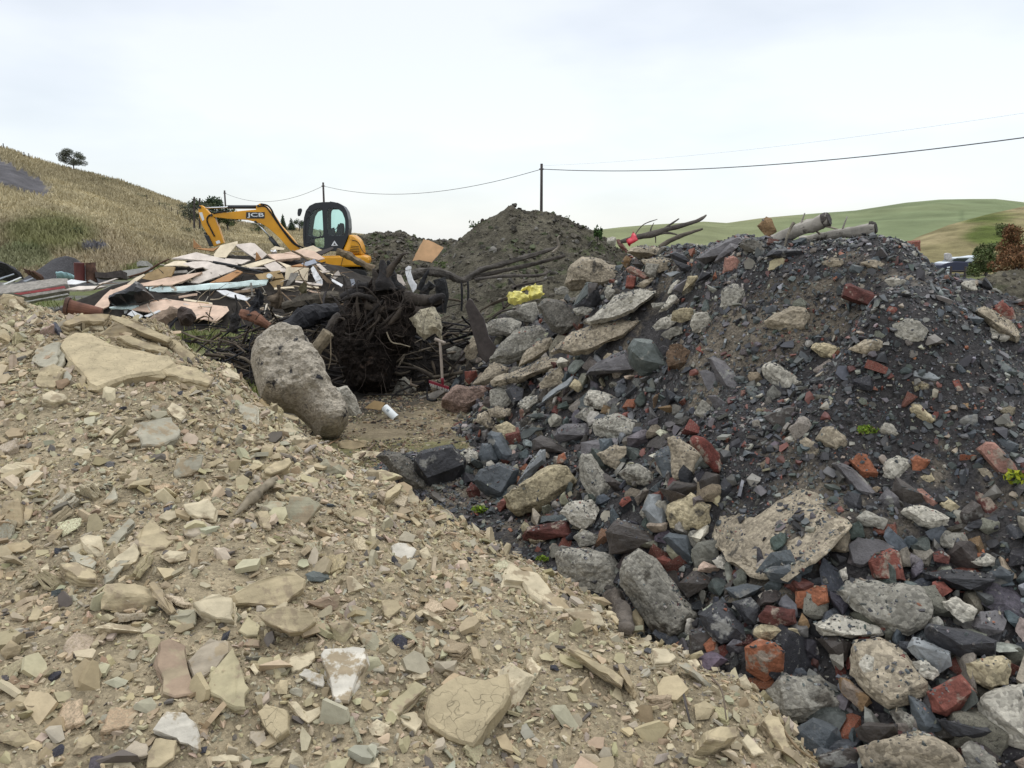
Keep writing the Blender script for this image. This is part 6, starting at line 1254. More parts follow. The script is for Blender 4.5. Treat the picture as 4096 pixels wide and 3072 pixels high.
    part('cab_shell', (V, Fc), 'blackpaint', cab)
    part('windscreen', (np.array([q for i in range(1, 6) for q in ((out[i][0]+.01, DY-.59, out[i][1]), (out[i][0]+.01, DY+.39, out[i][1]))]), [[2*i, 2*i+1, 2*i+3, 2*i+2] for i in range(4)]), 'glass', cab)
    for w in (w1, w2, w3):
        for yy in (DY-.61, DY+.41): part('side_window', (np.array([(x, yy, z) for x, z in w]), [list(range(len(w)))]), 'glass', cab)
    part('seat', join(ext([rnd(bz('1650,690 1668,590 1700,532 1728,536 1738,600 1725,690'), 4, .3)], DY-.1, .24, .02), ext([bz('1590,690 1640,640 1725,650 1725,720 1590,720')], DY-.1, .26, .02)), 'seatcloth', cab)
    part('console', join(ext([bz('1580,700 1583,602 1640,582 1652,625 1640,700')], DY-.38, .06, .01), tube_geo([np.array(at(u, v, DY-.38)) for u, v in px('B', '1622,605 1645,575 1660,545')], [.012,.012,.028], 8)), 'seatcloth', cab)
    part('control_lever', join(tube_geo([np.array(at(u, v, DY-.2)) for u, v in px('B', '1440,700 1475,660 1460,625')], [.015,.015,.02], 8), tube_geo([np.array(at(u, v, DY-.2)) for u, v in px('B', '1490,700 1510,640 1530,600')], [.015,.015,.02], 8)), 'seatcloth', cab)
    part('warning_triangle', ext([bz('1620,780 1652,726 1690,780')], DY-.653, .003, .001), 'sticker', cab); part('triangle_centre', ext([bz('1640,772 1653,748 1670,772')], DY-.657, .002, .001), 'seatcloth', cab)
    mi = part('mirror', ext([rnd(bz('1270,442 1276,388 1310,380 1320,402 1300,462 1278,468'), 3, .3)], DY-.75, .05, .02), 'blackpaint'); part('mirror_arm', tube_geo([np.array(at(u, v, DY-.7)) for u, v in px('B', '1308,405 1335,405 1350,430')], [.02]*3, 8), 'blackpaint', mi)
    part('grab_rail', tube_geo([np.array(at(u, v, DY-.66)) for u, v in px('B', '1335,466 1302,475 1287,520 1283,620 1284,715 1300,748 1330,756')], [.014]*7, 8, 0, sub=4), 'blackpaint', sm=True)
    part('roof_aerial', tube_geo([np.array(at(u, v, DY)) for u, v in px('B', '1580,296 1640,306')], [.01,.01], 6), 'blackpaint', cab)
    # bodywork
    eng = part('engine_cover', ext([rnd(bz('1735,845 1790,710 1800,664 1855,662 1915,718 1948,800 1953,892 1860,884 1740,872'), 5, .3)], DY+.05, .78, .14), 'yellow', sm=False)
    part('door_seam', tube_geo([np.array(at(u, v, DY-.735)) for u, v in px('B', '1788,722 1830,728 1868,765 1898,835 1945,880')], [.011]*5, 6, 0, sub=4), 'rubber', eng)
    for k in range(5): p = [np.array(at(u, v, DY-.735)) for u, v in px('B', f'{1775-k*4},{785+k*18} {1860+k*3},{792+k*18}')]; part('louvre', tube_geo(p, [.008,.008], 6), 'rubber', eng)
    part('filler_cap', ext([bz('1795,680 1830,684 1828,704 1793,700')], DY-.5, .1, .01), 'blackpaint', eng)
    cw = part('counterweight', ext([rnd(bz('1420,905 1540,890 1850,884 1960,884 2012,902 2026,935 2016,1006 1700,1010 1540,1006 1430,985'), 4, .18)], DY+.05, .9, .06), 'yellow')
    part('tail_lamp', ext([bz('1885,932 1935,932 1935,965 1885,965')], DY-.855, .012, .003), 'redlens', cw); part('panel_seam', tube_geo([np.array(at(u, v, DY-.86)) for u, v in px('B', '1690,892 1660,1005')], [.007,.007], 6), 'rubber', cw)
    part('turntable', ext([bz('1520,1006 1800,1006 1800,1035 1520,1035')], DY+.05, .5, .01), 'blackpaint')
    for yy in (DY-.72, DY+.82):
        tk = part('track', ext([rnd(bz('1290,1060 1330,1030 1950,1030 2000,1070 2005,1170 1960,1215 1330,1215 1285,1170'), 4, .35)], yy, .2, .02), 'rubber')
        part('track_frame', ext([rnd(bz('1370,1080 1900,1080 1900,1160 1370,1160'), 4, .3)], yy-.2, .02, .005), 'blackpaint', tk)
    bl = part('dozer_blade', ext([rnd(bz('1220,1080 1262,1075 1262,1200 1215,1205'), 3, .3)], DY+.05, .9, .01), 'yellow')
digger()
bpy.data.objects['mini_digger'].rotation_euler.z = R(6.5)      # it stands side on to where we look from
# ---------------------------------------------------------------- poles, wires, trees, shrubs, fences, car
M['poleWood'] = plain('telegraph_pole_wood', (.055,.045,.042), .85, var=.3, scale=1)
M['wire'] = plain('cable_sheath', (.06,.06,.07), .6)
def tpole(u, vt, Y, r, label, short):
    top = np.array(at(u*4096/2212, vt*4096/2212, Y)); g = float(ground_h(top[0], Y)); root = empty('telegraph_pole', (top[0], Y, g)); V, Fc = tube_geo([(top[0], Y, g-.5), tuple(top)], [r*1.15, r*.85], 10); mesh_obj('mast', V, Fc, M['poleWood'], root, smooth=True)
    V, Fc = tube_geo([top+np.array([-r*1.6,0,-.35]), top+np.array([r*1.6,0,-.35])], [.05,.05], 6); mesh_obj('bracket', V, Fc, M['poleWood'], root); V, Fc = tube_geo([top, top+np.array([0,0,.05])], [r*.95, r*.7], 10); mesh_obj('cap', V, Fc, M['poleWood'], root)
    tag(root, label, 'pole', 'telegraph poles across the valley'); LAND.append((u*4096/2212, vt*4096/2212, short, root.name)); return top
T1 = tpole(1170, 355, 63, .115, 'tall dark telegraph pole rising behind the earth mound', 'telegraph pole behind the mound')
T2 = tpole(698, 395, 95, .13, 'telegraph pole rising behind the digger cab', 'telegraph pole behind the cab')
T3 = tpole(485, 412, 125, .14, 'telegraph pole beside the trees at the end of the hillside', 'telegraph pole by the trees')
def cable(a, b, sag, r, label):
    a, b = np.array(a), np.array(b); P = [a+(b-a)*t-np.array([0,0,sag*4*t*(1-t)]) for t in np.linspace(0, 1, 13)]; V, Fc = tube_geo(P, [r]*13, 5, 0, sub=2, cap=False); o = mesh_obj('overhead_cable', V, Fc, M['wire'], loc=a); tag(o, label, 'cable', 'overhead cables')
dz = np.array([0, 0, -.35])
cable(T1+dz, T2+dz, 1.35, .022, 'sagging cable between the pole behind the mound and the pole behind the cab'); cable(T2+dz, T3+dz, 1.5, .022, 'thin sagging cable between the pole behind the cab and the pole by the trees')
E1 = np.array(atP(2420, 268, 34)); cable(T1+dz, E1, .75, .028, 'dark cable running from the pole behind the mound out to the upper right'); E2 = np.array(atP(2420, 212, 34)); cable(T1+np.array([.1,0,-.1]), E2, .45, .004, 'faint upper cable running above the dark cable to the upper right')
# foliage -------------------------------------------------------------
def leaf_mat(name, c): return stone_mat(name, src='attr', rough=.8, var=.1, scale=3, bump=0, spec=.2)
M['leaf'] = leaf_mat('leaves', 0)
def leaves(centers, radii, n, size, cols, seed, name, parent, up=.3):
    lr = np.random.default_rng(seed); C = np.array(centers); Rr = np.array(radii); w = (Rr.prod(1) if Rr.ndim > 1 else Rr**3); i = lr.choice(len(C), n, p=w/w.sum()); d = lr.normal(size=(n, 3)); d /= np.linalg.norm(d, axis=1, keepdims=True); rr = lr.random((n, 1))**.45
    P = C[i]+d*rr*(Rr[i] if Rr.ndim > 1 else Rr[i][:, None]); a = lr.normal(size=(n, 3)); a /= np.linalg.norm(a, axis=1, keepdims=True); b = np.cross(a, lr.normal(size=(n, 3))); b /= np.linalg.norm(b, axis=1, keepdims=True); s = size*lr.uniform(.6, 1.4, (n, 1))
    V = np.stack([P-a*s, P+b*s*.5, P+a*s, P-b*s*.5], 1).reshape(-1, 3); c = np.array(cols)[lr.integers(0, len(cols), n)]*(1+lr.normal(size=(n, 1))*.2); o = big_mesh(name, V, np.arange(4*n).reshape(-1, 4), 4, M['leaf'], col=np.repeat(np.clip(c, .01, .9), 4, 0))
    if parent is not None: o.parent = parent; o.matrix_parent_inverse = Matrix.Translation(-Vector(parent.location))
    return o
_HU = np.array([proj(p) for p in HL[0][1:-1].reshape(-1, 3)])*2212/4096; _HY = HL[0][1:-1].reshape(-1, 3)
def hillY(u, v, Y):
    d = np.hypot(_HU[:, 0]-u, _HU[:, 1]-v); k = d.argmin(); return float(_HY[k, 1]) if d[k] < 6 else Y
def tree(u, vb, vt, Y, wpx, label, cols, seed, n=1500, name='tree', bare=False, conifer=False, group=None, leaf=.16):
    Y = hillY(u, vb, Y); b = np.array(atP(u, vb, Y)); H = (vb-vt)*Y/1736; Wd = wpx*Y/1736; root = empty(name, b); lr = np.random.default_rng(seed); gs = [tube_geo([b-np.array([0,0,.3]), b+np.array([lr.normal()*.05*H,0,H*.35]), b+np.array([lr.normal()*.06*H,0,H*(.9 if conifer else .7)])], [H*.035, H*.028, H*.01], 7, .1, 2)]
    if not conifer:
        for k in range(16 if bare else 7):
            t = lr.uniform(.15, .6); d = np.array([lr.normal()*Wd*.32, lr.normal()*Wd*.25, lr.uniform(.15, .42)*H]); p = b+np.array([0,0,H*t]); gs.append(tube_geo([p, p+d*.5+np.array([0,0,.02*H]), p+d], [H*.016, H*.011, H*.003], 5, .1, 2))
    V, Fc = join(*gs); mesh_obj('trunk', V, Fc, M['poleWood'], root)
    if conifer: cs = [b+np.array([0,0,H*z]) for z in np.linspace(.15, .92, 9)]; rs = [np.array([Wd*.5*(1.05-z), Wd*.5*(1.05-z), H*.07]) for z in np.linspace(.15, .92, 9)]
    else:
        m = 18; cs = [b+np.array([lr.uniform(-.40, .40)*Wd, lr.uniform(-.3, .3)*Wd, H*lr.uniform(.34, .88)]) for _ in range(m)]; rs = [np.array([Wd*.2, Wd*.2, H*.15])*lr.uniform(.7, 1.2) for _ in range(m)]
    leaves(cs, rs, n, leaf*H/4, cols, seed, 'crown', root); tag(root, label, 'tree', group)
GREENS = [(.07,.095,.04),(.09,.115,.05),(.055,.075,.035)]; GREY = [(.11,.12,.085),(.13,.135,.10),(.09,.10,.075)]; DKG = [(.045,.070,.042),(.055,.082,.048),(.036,.056,.034)]  # GREENS brightened for distance: the air's haze is painted into the leaves
def post_far(u, vt, vb, Y, label):
    Y = hillY(u, vb, Y); a, b = atP(u, vb, Y), atP(u, vt, Y); V, Fc = tube_geo([tuple(a), tuple(b)], [.0012*Y,.001*Y], 8); o = mesh_obj('tall_post', V, Fc, M['poleWood']); tag(o, label, 'post', 'tall posts by the trees')
post_far(419.5, 425, 500, 128, 'leftmost of the two thin posts left of the digger arm'); post_far(431.5, 428, 500, 128, 'thin post just right of another thin post left of the digger arm')
tree(160, 368, 326, 94, 52, 'lone windswept thorn tree on the left hillside skyline', GREY, 11, 5200, 'thorn_tree', bare=True, leaf=.11)
tree(440, 492, 432, 130, 60, 'greyish tree left of the digger arm at the foot of the hillside', GREENS+GREY, 12, 1400, group='trees beyond the digger'); tree(468, 492, 428, 128, 52, 'dark round tree beside the telegraph pole by the trees', DKG+GREENS[:1], 13, 1700, group='trees beyond the digger'); tree(410, 486, 440, 126, 40, 'thin bare looking tree behind the two thin posts', GREY, 14, 500, bare=True, group='trees beyond the digger')
tree(495, 500, 452, 125, 46, 'bushy tree seen through the folded digger arm', GREENS, 15, 1300, group='trees beyond the digger')
tree(612, 500, 462, 138, 20, 'left dark conifer between the digger arm and the cab', DKG, 16, 1300, 'conifer', conifer=True, group='conifers beyond the digger'); tree(630, 500, 470, 138, 22, 'squat dark conifer right of another between arm and cab', DKG, 17, 1300, 'conifer', conifer=True, group='conifers beyond the digger'); tree(648, 502, 474, 138, 30, 'rounded dark tree just left of the digger cab', DKG+GREENS[:1], 18, 1300, group='trees beyond the digger'); tree(560, 506, 480, 135, 40, 'low dark tree behind the digger boom', DKG+GREENS, 19, 1000, group='trees beyond the digger')
def shrub(u, v, Y, w, h, label, cols, seed, n=500, name='shrub', group=None, leaf=.12):
    Y = hillY(u, v, Y); b = np.array(atP(u, v, Y)); s = Y/1736; root = empty(name, b); lr = np.random.default_rng(seed); gs = [tube_geo([b-np.array([0,0,.1]), b+np.array([lr.normal()*w*s*.2, lr.normal()*w*s*.1, h*s*.55])], [.012*h*s, .005*h*s], 5) for _ in range(6)]; V, Fc = join(*gs); mesh_obj('stem', V, Fc, M['poleWood'], root)
    cs = [b+np.array([lr.uniform(-.42, .42)*w*s, lr.uniform(-.3, .3)*w*s, h*s*lr.uniform(.08, .5+.32*lr.random())]) for _ in range(22)]; rs = [np.array([w*s*.15, w*s*.15, h*s*.19])*lr.uniform(.5, 1.2) for _ in range(22)]; leaves(cs, rs, n, leaf*h*s/2, cols, seed, 'leaves', root); tag(root, label, 'shrub', group)
hg = 'scrub along the hillside fence'
for k, (u, v, Y, w, h, lab) in enumerate(((222, 392, 99, 46, 12, 'long low bush on the hillside skyline right of the thorn tree'), (276, 402, 104, 14, 8, 'small dark bush on the hillside skyline'), (305, 425, 105, 50, 9, 'low green scrub along the fence in mid hillside'), (350, 445, 110, 50, 10, 'scrub strip farther along the hillside fence'), (398, 470, 118, 34, 16, 'thick bush near the foot of the hillside fence'), (405, 500, 90, 26, 12, 'dark green bush on the lower hillside left of the digger arm'), (440, 505, 90, 60, 22, 'broad green bush behind the digger dipper'), (118, 490, 66, 26, 14, 'dark rush clump on the green part of the hillside'), (165, 505, 62, 30, 16, 'larger dark rush clump right of the dark rush clump on the green slope'), (228, 484, 70, 14, 6, 'tiny dark rush clump on the tan hillside'))):
    shrub(u, v, Y, w, h, lab, DKG+GREENS, 40+k, 420, group=hg)
shrub(1035, 500, 16, 40, 26, 'leafy green weeds on the left shoulder of the earth mound', [(.06,.10,.03),(.05,.08,.025)], 61, 220, 'weed_plant', leaf=.22); shrub(1292, 516, 14.5, 22, 34, 'green nettle plant at the right foot of the earth mound', [(.06,.11,.03),(.045,.08,.025)], 62, 320, 'nettle_plant', leaf=.2)
shrub(1225, 478, 16, 14, 16, 'thin weeds on the right crest of the earth mound', [(.09,.11,.04)], 63, 60, 'weed_plant', leaf=.2); shrub(950, 578, 14, 34, 18, 'green weeds beneath the peach sheet', [(.09,.13,.03),(.07,.1,.03)], 64, 200, 'weed_plant', leaf=.2)
GB = [(.085,.115,.040),(.105,.13,.05),(.065,.09,.03),(.12,.13,.055)]; BB = [(.20,.10,.05),(.16,.08,.04),(.24,.13,.065),(.13,.085,.04)]
shrub(2128, 592, 42, 70, 52, 'low leafy green bush right of the parked car', GB, 65, 2600, 'green_bush', leaf=.10); shrub(2140, 566, 62, 74, 56, 'green scrub climbing the slope behind the low leafy green bush', GB, 70, 2400, 'green_bush', leaf=.10); shrub(2168, 520, 78, 60, 44, 'thin green scrub high on the tan slope above the russet bush', GB, 68, 1100, 'green_bush', leaf=.10)
shrub(2190, 598, 40, 96, 74, 'russet brown dead bush low at the right edge of the photo', BB, 66, 4200, 'brown_bush', leaf=.075); shrub(2204, 556, 48, 76, 88, 'taller russet bush behind the russet brown dead bush', BB, 69, 3600, 'brown_bush', leaf=.06)
shrub(2105, 595, 44, 40, 26, 'low green scrub between the parked car and the low leafy green bush', GB, 67, 900, 'green_bush', leaf=.16)
def weed(u, v, size, label, cols, seed, name='weed_tuft', n=130):
    c = hit(u, v); lr = np.random.default_rng(seed); o = leaves([c+np.array([0,-.01,size*.35])], [np.array([size, size*.6, size*.45])], n, size*.22, cols, seed, name, None); tag(o, label, 'weed', None)
YG = [(.16,.24,.02),(.11,.17,.02),(.2,.27,.05)]
weed(3465, 1730, .045, 'bright green weed tuft beside the cratered lump', YG, 71); weed(4060, 1925, .06, 'yellow green creeping weed below the hollow faced brick', [(.3,.32,.02),(.14,.2,.03)], 72, n=90); weed(2168, 2240, .035, 'small green weed beside the chip dusted concrete', YG, 73); weed(1920, 2045, .05, 'green weed in the gully beside the angular blue boulder', YG, 74); weed(1814, 1215, .07, 'yellow green weed below the big bent branch', YG, 75)
# fences, posts ------------------------------------------------------------
def fence_post(u, v, Y, h, label, grp):
    s = hillY(u, v, Y)/Y; Y = Y*s; h = h*s*.75; b = np.array(atP(u, v, Y)); V, Fc = tube_geo([b-np.array([0,0,.2]), b+np.array([0,0,h])], [.055*s,.045*s], 6, .05, 3); o = mesh_obj('fence_post', V, Fc, M['poleWood']); tag(o, label, 'fence post', grp)
for u, v, Y, h, lab in ((8, 322, 85, .75, 'dark post alone at the very left of the hillside skyline'), (52.5, 340, 88, .75, 'left post of a close pair on the hillside skyline'), (63, 342, 88, .7, 'right post of a close pair on the hillside skyline')): fence_post(u, v, Y, h, lab, 'fence posts on the hillside')
for k, (u, v, Y) in enumerate(((318, 432, 105), (331, 438, 107), (344, 442, 109), (357, 452, 111), (371, 458, 113), (384, 465, 116))): fence_post(u, v, Y, .9, 'thin post in the line of fence posts running down the hillside', 'fence posts running down the hillside')
def rail_fence():
    Y = 46; root = empty('rail_fence', atP(2060, 605, Y))
    for u in (2003, 2052, 2083, 2130): b = np.array(atP(u, 604, Y)); V, Fc = tube_geo([b-np.array([0,0,.5]), b+np.array([0,0,.75])], [.07,.06], 6); mesh_obj('post', V, Fc, M['poleWood'], root)
    for z in (586, 595): V, Fc = tube_geo([tuple(atP(1998, z, Y)), tuple(atP(2070, z-1, Y)), tuple(atP(2150, z, Y))], [.035]*3, 6); mesh_obj('rail', V, Fc, M['poleWood'], root)
    tag(root, 'dark post and rail fence in front of the parked car', 'fence')
rail_fence()
M['carblue'] = plain('dark_blue_car_paint', (.02,.025,.06), .25, spec=.6); M['carsilver'] = plain('silver_car_paint', (.55,.6,.63), .3, metal=.3); M['carglass'] = plain('dark_car_glass', (.02,.03,.035), .08, spec=.8); M['lamp'] = plain('headlamp_glass', (.7,.75,.8), .2)
def car():
    Y = 58; sc = Y/FPX; g = at(3795, 1090, Y); root = empty('parked_car', g); zz = lambda s: [(lambda p: (p[0], p[2]))(at(u, v, Y)) for u, v in px('Z', s)]
    body = mesh_obj('body', *ext([rnd(zz('1285,852 1330,832 1420,815 1530,820 1600,815 1640,840 1640,905 1600,920 1300,915 1282,890'), 3, .2)], Y, .75, .06), M['carblue'], root)
    mesh_obj('bonnet', *ext([rnd(zz('1285,858 1330,830 1372,820 1385,838 1320,862'), 2, .2)], Y, .7, .03), M['carsilver'], root)
    cabn = mesh_obj('cabin', *ext([rnd(zz('1375,828 1425,788 1560,780 1640,766 1650,772 1600,825'), 2, .1)], Y, .62, .04), M['carglass'], root); mesh_obj('roof', *ext([zz('1420,790 1450,781 1560,776 1645,763 1650,769 1560,786')], Y, .64, .01), M['carsilver'], root)
    mesh_obj('silver_strip', *ext([zz('1500,835 1560,785 1645,765 1652,775 1590,815 1540,838')], Y-.64, .02, .005), M['carsilver'], root)  # silver strip slanting along the near side of the cabin
    for s in ('1340,868 1382,862 1380,876 1338,880',): mesh_obj('headlight', *ext([zz(s)], Y-.78, .02, .005), M['lamp'], root)
    for x in (1345, 1585):
        c = np.array(at(3200+x*.4218, 700+912*.4218, Y)); V, Fc = tube_geo([c+np.array([0,-.78,0]), c+np.array([0,-.58,0])], [.31,.31], 18, 0, sub=1); w = mesh_obj('wheel', V, Fc, M['rubber'], root)
        V, Fc = tube_geo([c+np.array([0,-.80,0]), c+np.array([0,-.76,0])], [.17,.19], 14, 0, sub=1); mesh_obj('rim', V, Fc, M['carsilver'], w)
    tag(root, 'dark blue car with a silver roof parked behind the post and rail fence', 'car'); LAND.append((3800, 1030, 'parked car', root.name))
car()
V, Fc = ext([rnd([(lambda p: (p[0], p[2]))(at(u, v, 50)) for u, v in px('Z', '1368,745 1400,738 1435,752 1438,800 1410,815 1372,805')], 3, .25)], 50, .1, .04); o = mesh_obj('pale_stone', V, Fc, M['concrete'], color=(.5,.48,.47)); tag(o, 'pale upright stone just left of the parked car', 'stone')
# grass that can be seen as blades --------------------------------------------------
def blades(name, spots, n, h, cols, lab, seed, wid=.012):
    lr = np.random.default_rng(seed); P = []
    for x, y, sx, sy, w in spots: k = int(n*w); P.append(np.stack([x+lr.normal(size=k)*sx, y+lr.normal(size=k)*sy], -1))
    P = np.concatenate(P); z = surf(P[:, 0], P[:, 1]); b = np.stack([P[:, 0], P[:, 1], z], -1); m = len(b); d = lr.normal(size=(m, 3))*np.array([.35,.35,0])+np.array([0,0,1]); d /= np.linalg.norm(d, axis=1, keepdims=True); hh = h*lr.uniform(.4, 1.3, (m, 1)); s = lr.normal(size=(m, 3))*np.array([1,1,0]); s /= np.linalg.norm(s, axis=1, keepdims=True)
    V = np.stack([b-s*wid, b+s*wid, b+d*hh*.6+s*wid*.6, b+d*hh+lr.normal(size=(m, 3))*hh*.15], 1).reshape(-1, 3); c = np.array(cols)[lr.integers(0, len(cols), m)]*(1+lr.normal(size=(m, 1))*.2); o = big_mesh(name, V, np.arange(4*m).reshape(-1, 4), 4, M['leaf'], col=np.repeat(np.clip(c, .01, .9), 4, 0)); tag(o, lab, 'grass', kind='stuff')
blades('rough_grass', [(-3.15,8.4,.32,.45,.5),(-2.7,8.0,.25,.3,.2),(-7.6,13.6,1.3,.9,.9),(-5.2,13.0,.8,.5,.3),(-10,20.5,2.5,1.5,.6)], 2400, .13, [(.12,.145,.04),(.17,.17,.06),(.09,.115,.03),(.22,.20,.09)], 'tufts of rough green and straw grass round the edges of the heaps', 81)
def tussocks():
    lr = np.random.default_rng(83); Pm = HL[0]; nv, nu = Pm.shape[:2]; n = 150000; i = lr.integers(2, nv-2, n); j = lr.integers(0, nu-1, n); f = lr.random((n, 1)); b = Pm[i, j]*(1-f)+Pm[np.minimum(i+1, nv-2), j+1]*f; u2 = np.array([proj(p) for p in b])*2212/4096; dz_ = scree_mask(u2[:, 0], u2[:, 1]); k = (b[:, 1] < 150) & (dz_ < .4) & (u2[:, 0] > -60); b = b[k]; u2 = u2[k]; m = len(b)
    d = lr.normal(size=(m, 3))*np.array([.35,.35,0])+np.array([0,0,1]); s = lr.normal(size=(m, 3))*np.array([1,1,0]); s /= np.linalg.norm(s, axis=1, keepdims=True); cl = np.clip(.5+1.2*fbm(b*.25, 3, 12), .15, 1)[:, None]; hh = lr.uniform(.08, .30, (m, 1))*(.5+cl); w = lr.uniform(.02, .06, (m, 1)); V = np.stack([b-s*w, b+s*w, b+d*hh+s*w*.6, b+d*hh-s*w*.5], 1).reshape(-1, 3)
    c = lcol(b, u2[:, 0], u2[:, 1])*(1+lr.normal(size=(m, 1))*.11)*1.3; o = big_mesh('tussock_grass', V, np.arange(4*m).reshape(-1, 4), 4, M['leaf'], col=np.repeat(np.clip(c, .01, .9), 4, 0)); tag(o, 'dry tussock grass covering the left hillside', 'grass', kind='stuff')
tussocks()
def clods():
    lr = np.random.default_rng(87); VV = []
    for (X, Y, Z), n, s0, s1 in ((MX1, 9000, .02, .11), (MX2, 5000, .04, .16), (MX4, 3500, .012, .05)):
        ny, nx = X.shape; i = lr.integers(1, ny//2+8, n); j = lr.integers(0, nx-1, n); f = lr.random((n, 2)); P = np.stack([X[i, j]+f[:, 0]*(X[0, 1]-X[0, 0]), Y[i, j], Z[i, j]], -1); VV.append((P, power(lr, n, s0, s1, 2.4)))
    P = np.concatenate([a for a, _ in VV]); S = np.concatenate([b for _, b in VV]); k = P[:, 2] > .1; P, S = P[k], S[k]; base = np.array([(.075,.066,.05),(.10,.088,.066),(.055,.05,.04),(.15,.14,.12),(.06,.07,.035)]); c = base[lr.choice(5, len(P), p=[.35,.25,.2,.07,.13])]*(1+lr.normal(size=(len(P), 1))*.15)
    scatter('clods_and_stones', P, np.tile(np.array([0,-.4,.9]), (len(P), 1)), S, c, PR_LUMP, M['gravel'], .6, lr, 'clods and stones roughening the earth mounds', 'clods')
clods()
def in_poly(x, y, p):
    r = False; j = len(p)-1
    for i in range(len(p)):
        if (p[i][1] > y) != (p[j][1] > y) and x < (p[j][0]-p[i][0])*(y-p[i][1])/(p[j][1]-p[i][1])+p[i][0]: r = not r
        j = i
    return r
STONY = [(900,960),(880,850),(900,700),(1060,640),(1330,560),(1560,630),(1440,800),(1500,900),(1560,1050),(1500,1210),(1850,1150),(2240,1130),(2240,1680),(1750,1680),(1340,1310),(1130,1140)]
SLABS = [(880,870),(900,690),(1060,640),(1330,560),(1520,560),(1460,700),(1380,800),(1200,880),(1060,900)]
def settle():
    """the fines lie lower between the big pieces, so these stand proud with open gaps"""
    f = DK.Y*cp-(DK.Z-EYE)*sp_; u = (2048+FPX*DK.X/f)*2212/4096; v = (1536-FPX*(DK.Y*sp_+(DK.Z-EYE)*cp)/f)*2212/4096
    def inside(P):
        r = np.zeros(u.shape, bool); j = len(P)-1
        for i in range(len(P)):
            (xi, yi), (xj, yj) = P[i], P[j]; r ^= ((yi > v) != (yj > v)) & (u < (xj-xi)*(v-yi)/(yj-yi+1e-9)+xi); j = i
        return r.astype(float)
    m = inside(STONY)*.065+inside(SLABS)*.075
    for _ in range(6): m = (m+np.roll(m, 2, 0)+np.roll(m, -2, 0)+np.roll(m, 2, 1)+np.roll(m, -2, 1))/5
    DK.m = m; DK.Z = DK.Z-m; BE.Z = BE.Z-.012
settle()
tag(BE.mesh('beige_spoil_heap', M['beige_soil']), kind='structure'); tag(DK.mesh('dark_rubble_heap', M['dark_soil']), kind='structure')
def gravel():
    lr = np.random.default_rng(5)
    for F, oth, area, cols, protos, mat, nm, lab, gi, n, dn in ((BE, DK, (-4.6, 1.7, 1.25, 7.2), B_COL, PR_FLAT, 'gravel', 'beige_gravel', 'loose beige stone chips and grit covering the left spoil heap', 0, 420000, 2.2),
            (DK, BE, (-1.1, 4.7, 1.5, 9), D_COL, PR_LUMP+PR_FLAT, 'wetgravel', 'dark_gravel', 'loose black and grey stone chips with red brick bits covering the rubble heap', 1, 470000, 2.0)):
        P, Nn = pick(n, F, oth, *area, lr); S = power(lr, len(P), .0045, .030, 2.35)*(.72+.09*P[:, 1]); den = fbm2(P[:, 0], P[:, 1], dn, 3, 7+gi*10)
        k = (lr.random(len(P)) < .75+den*.9); P, Nn, S = P[k], Nn[k], S[k]
        if gi: ii = np.clip(((P[:, 0]-DK.x0)/DK.st).astype(int), 0, DK.n[1]-1); jj = np.clip(((P[:, 1]-DK.y0)/DK.st).astype(int), 0, DK.n[0]-1); k = lr.random(len(P)) > DK.m[jj, ii]*7; P, Nn, S = P[k], Nn[k], S[k]
        # coarser pieces
        P2, N2 = pick(26000, F, oth, *area, lr); den = fbm2(P2[:, 0], P2[:, 1], 1.3, 3, 19+gi)
        if gi: den = den+.35*smooth(1.6, .6, P2[:, 0]-.30*(P2[:, 1]-3))
        k = lr.random(len(P2)) < (.34 if gi else .62)+den*.7; P2, N2 = P2[k], N2[k]; S2 = power(lr, len(P2), .018, .05 if gi else .065, 2.5)
        G = np.array(GRIT[gi]); SG = power(lr, len(G), .004, .016, 2.3)
        P = np.concatenate([P+Nn*(S*.15)[:, None], P2+N2*(S2*.3)[:, None], G[:, :3]]); Nn = np.concatenate([Nn, N2, G[:, 3:]]); S = np.concatenate([S, S2, SG]); c, _ = colours(lr, len(P), *cols); c = c*(.74 if gi == 0 else .85)+np.array([(.325,.268,.175),(.060,.057,.054)][gi])*(.26 if gi == 0 else .15)*(1+lr.normal(size=(len(P), 1))*.12)
        scatter(nm, P, Nn, S, c, protos, M[mat], .62, lr, lab, 'gravel')
gravel()
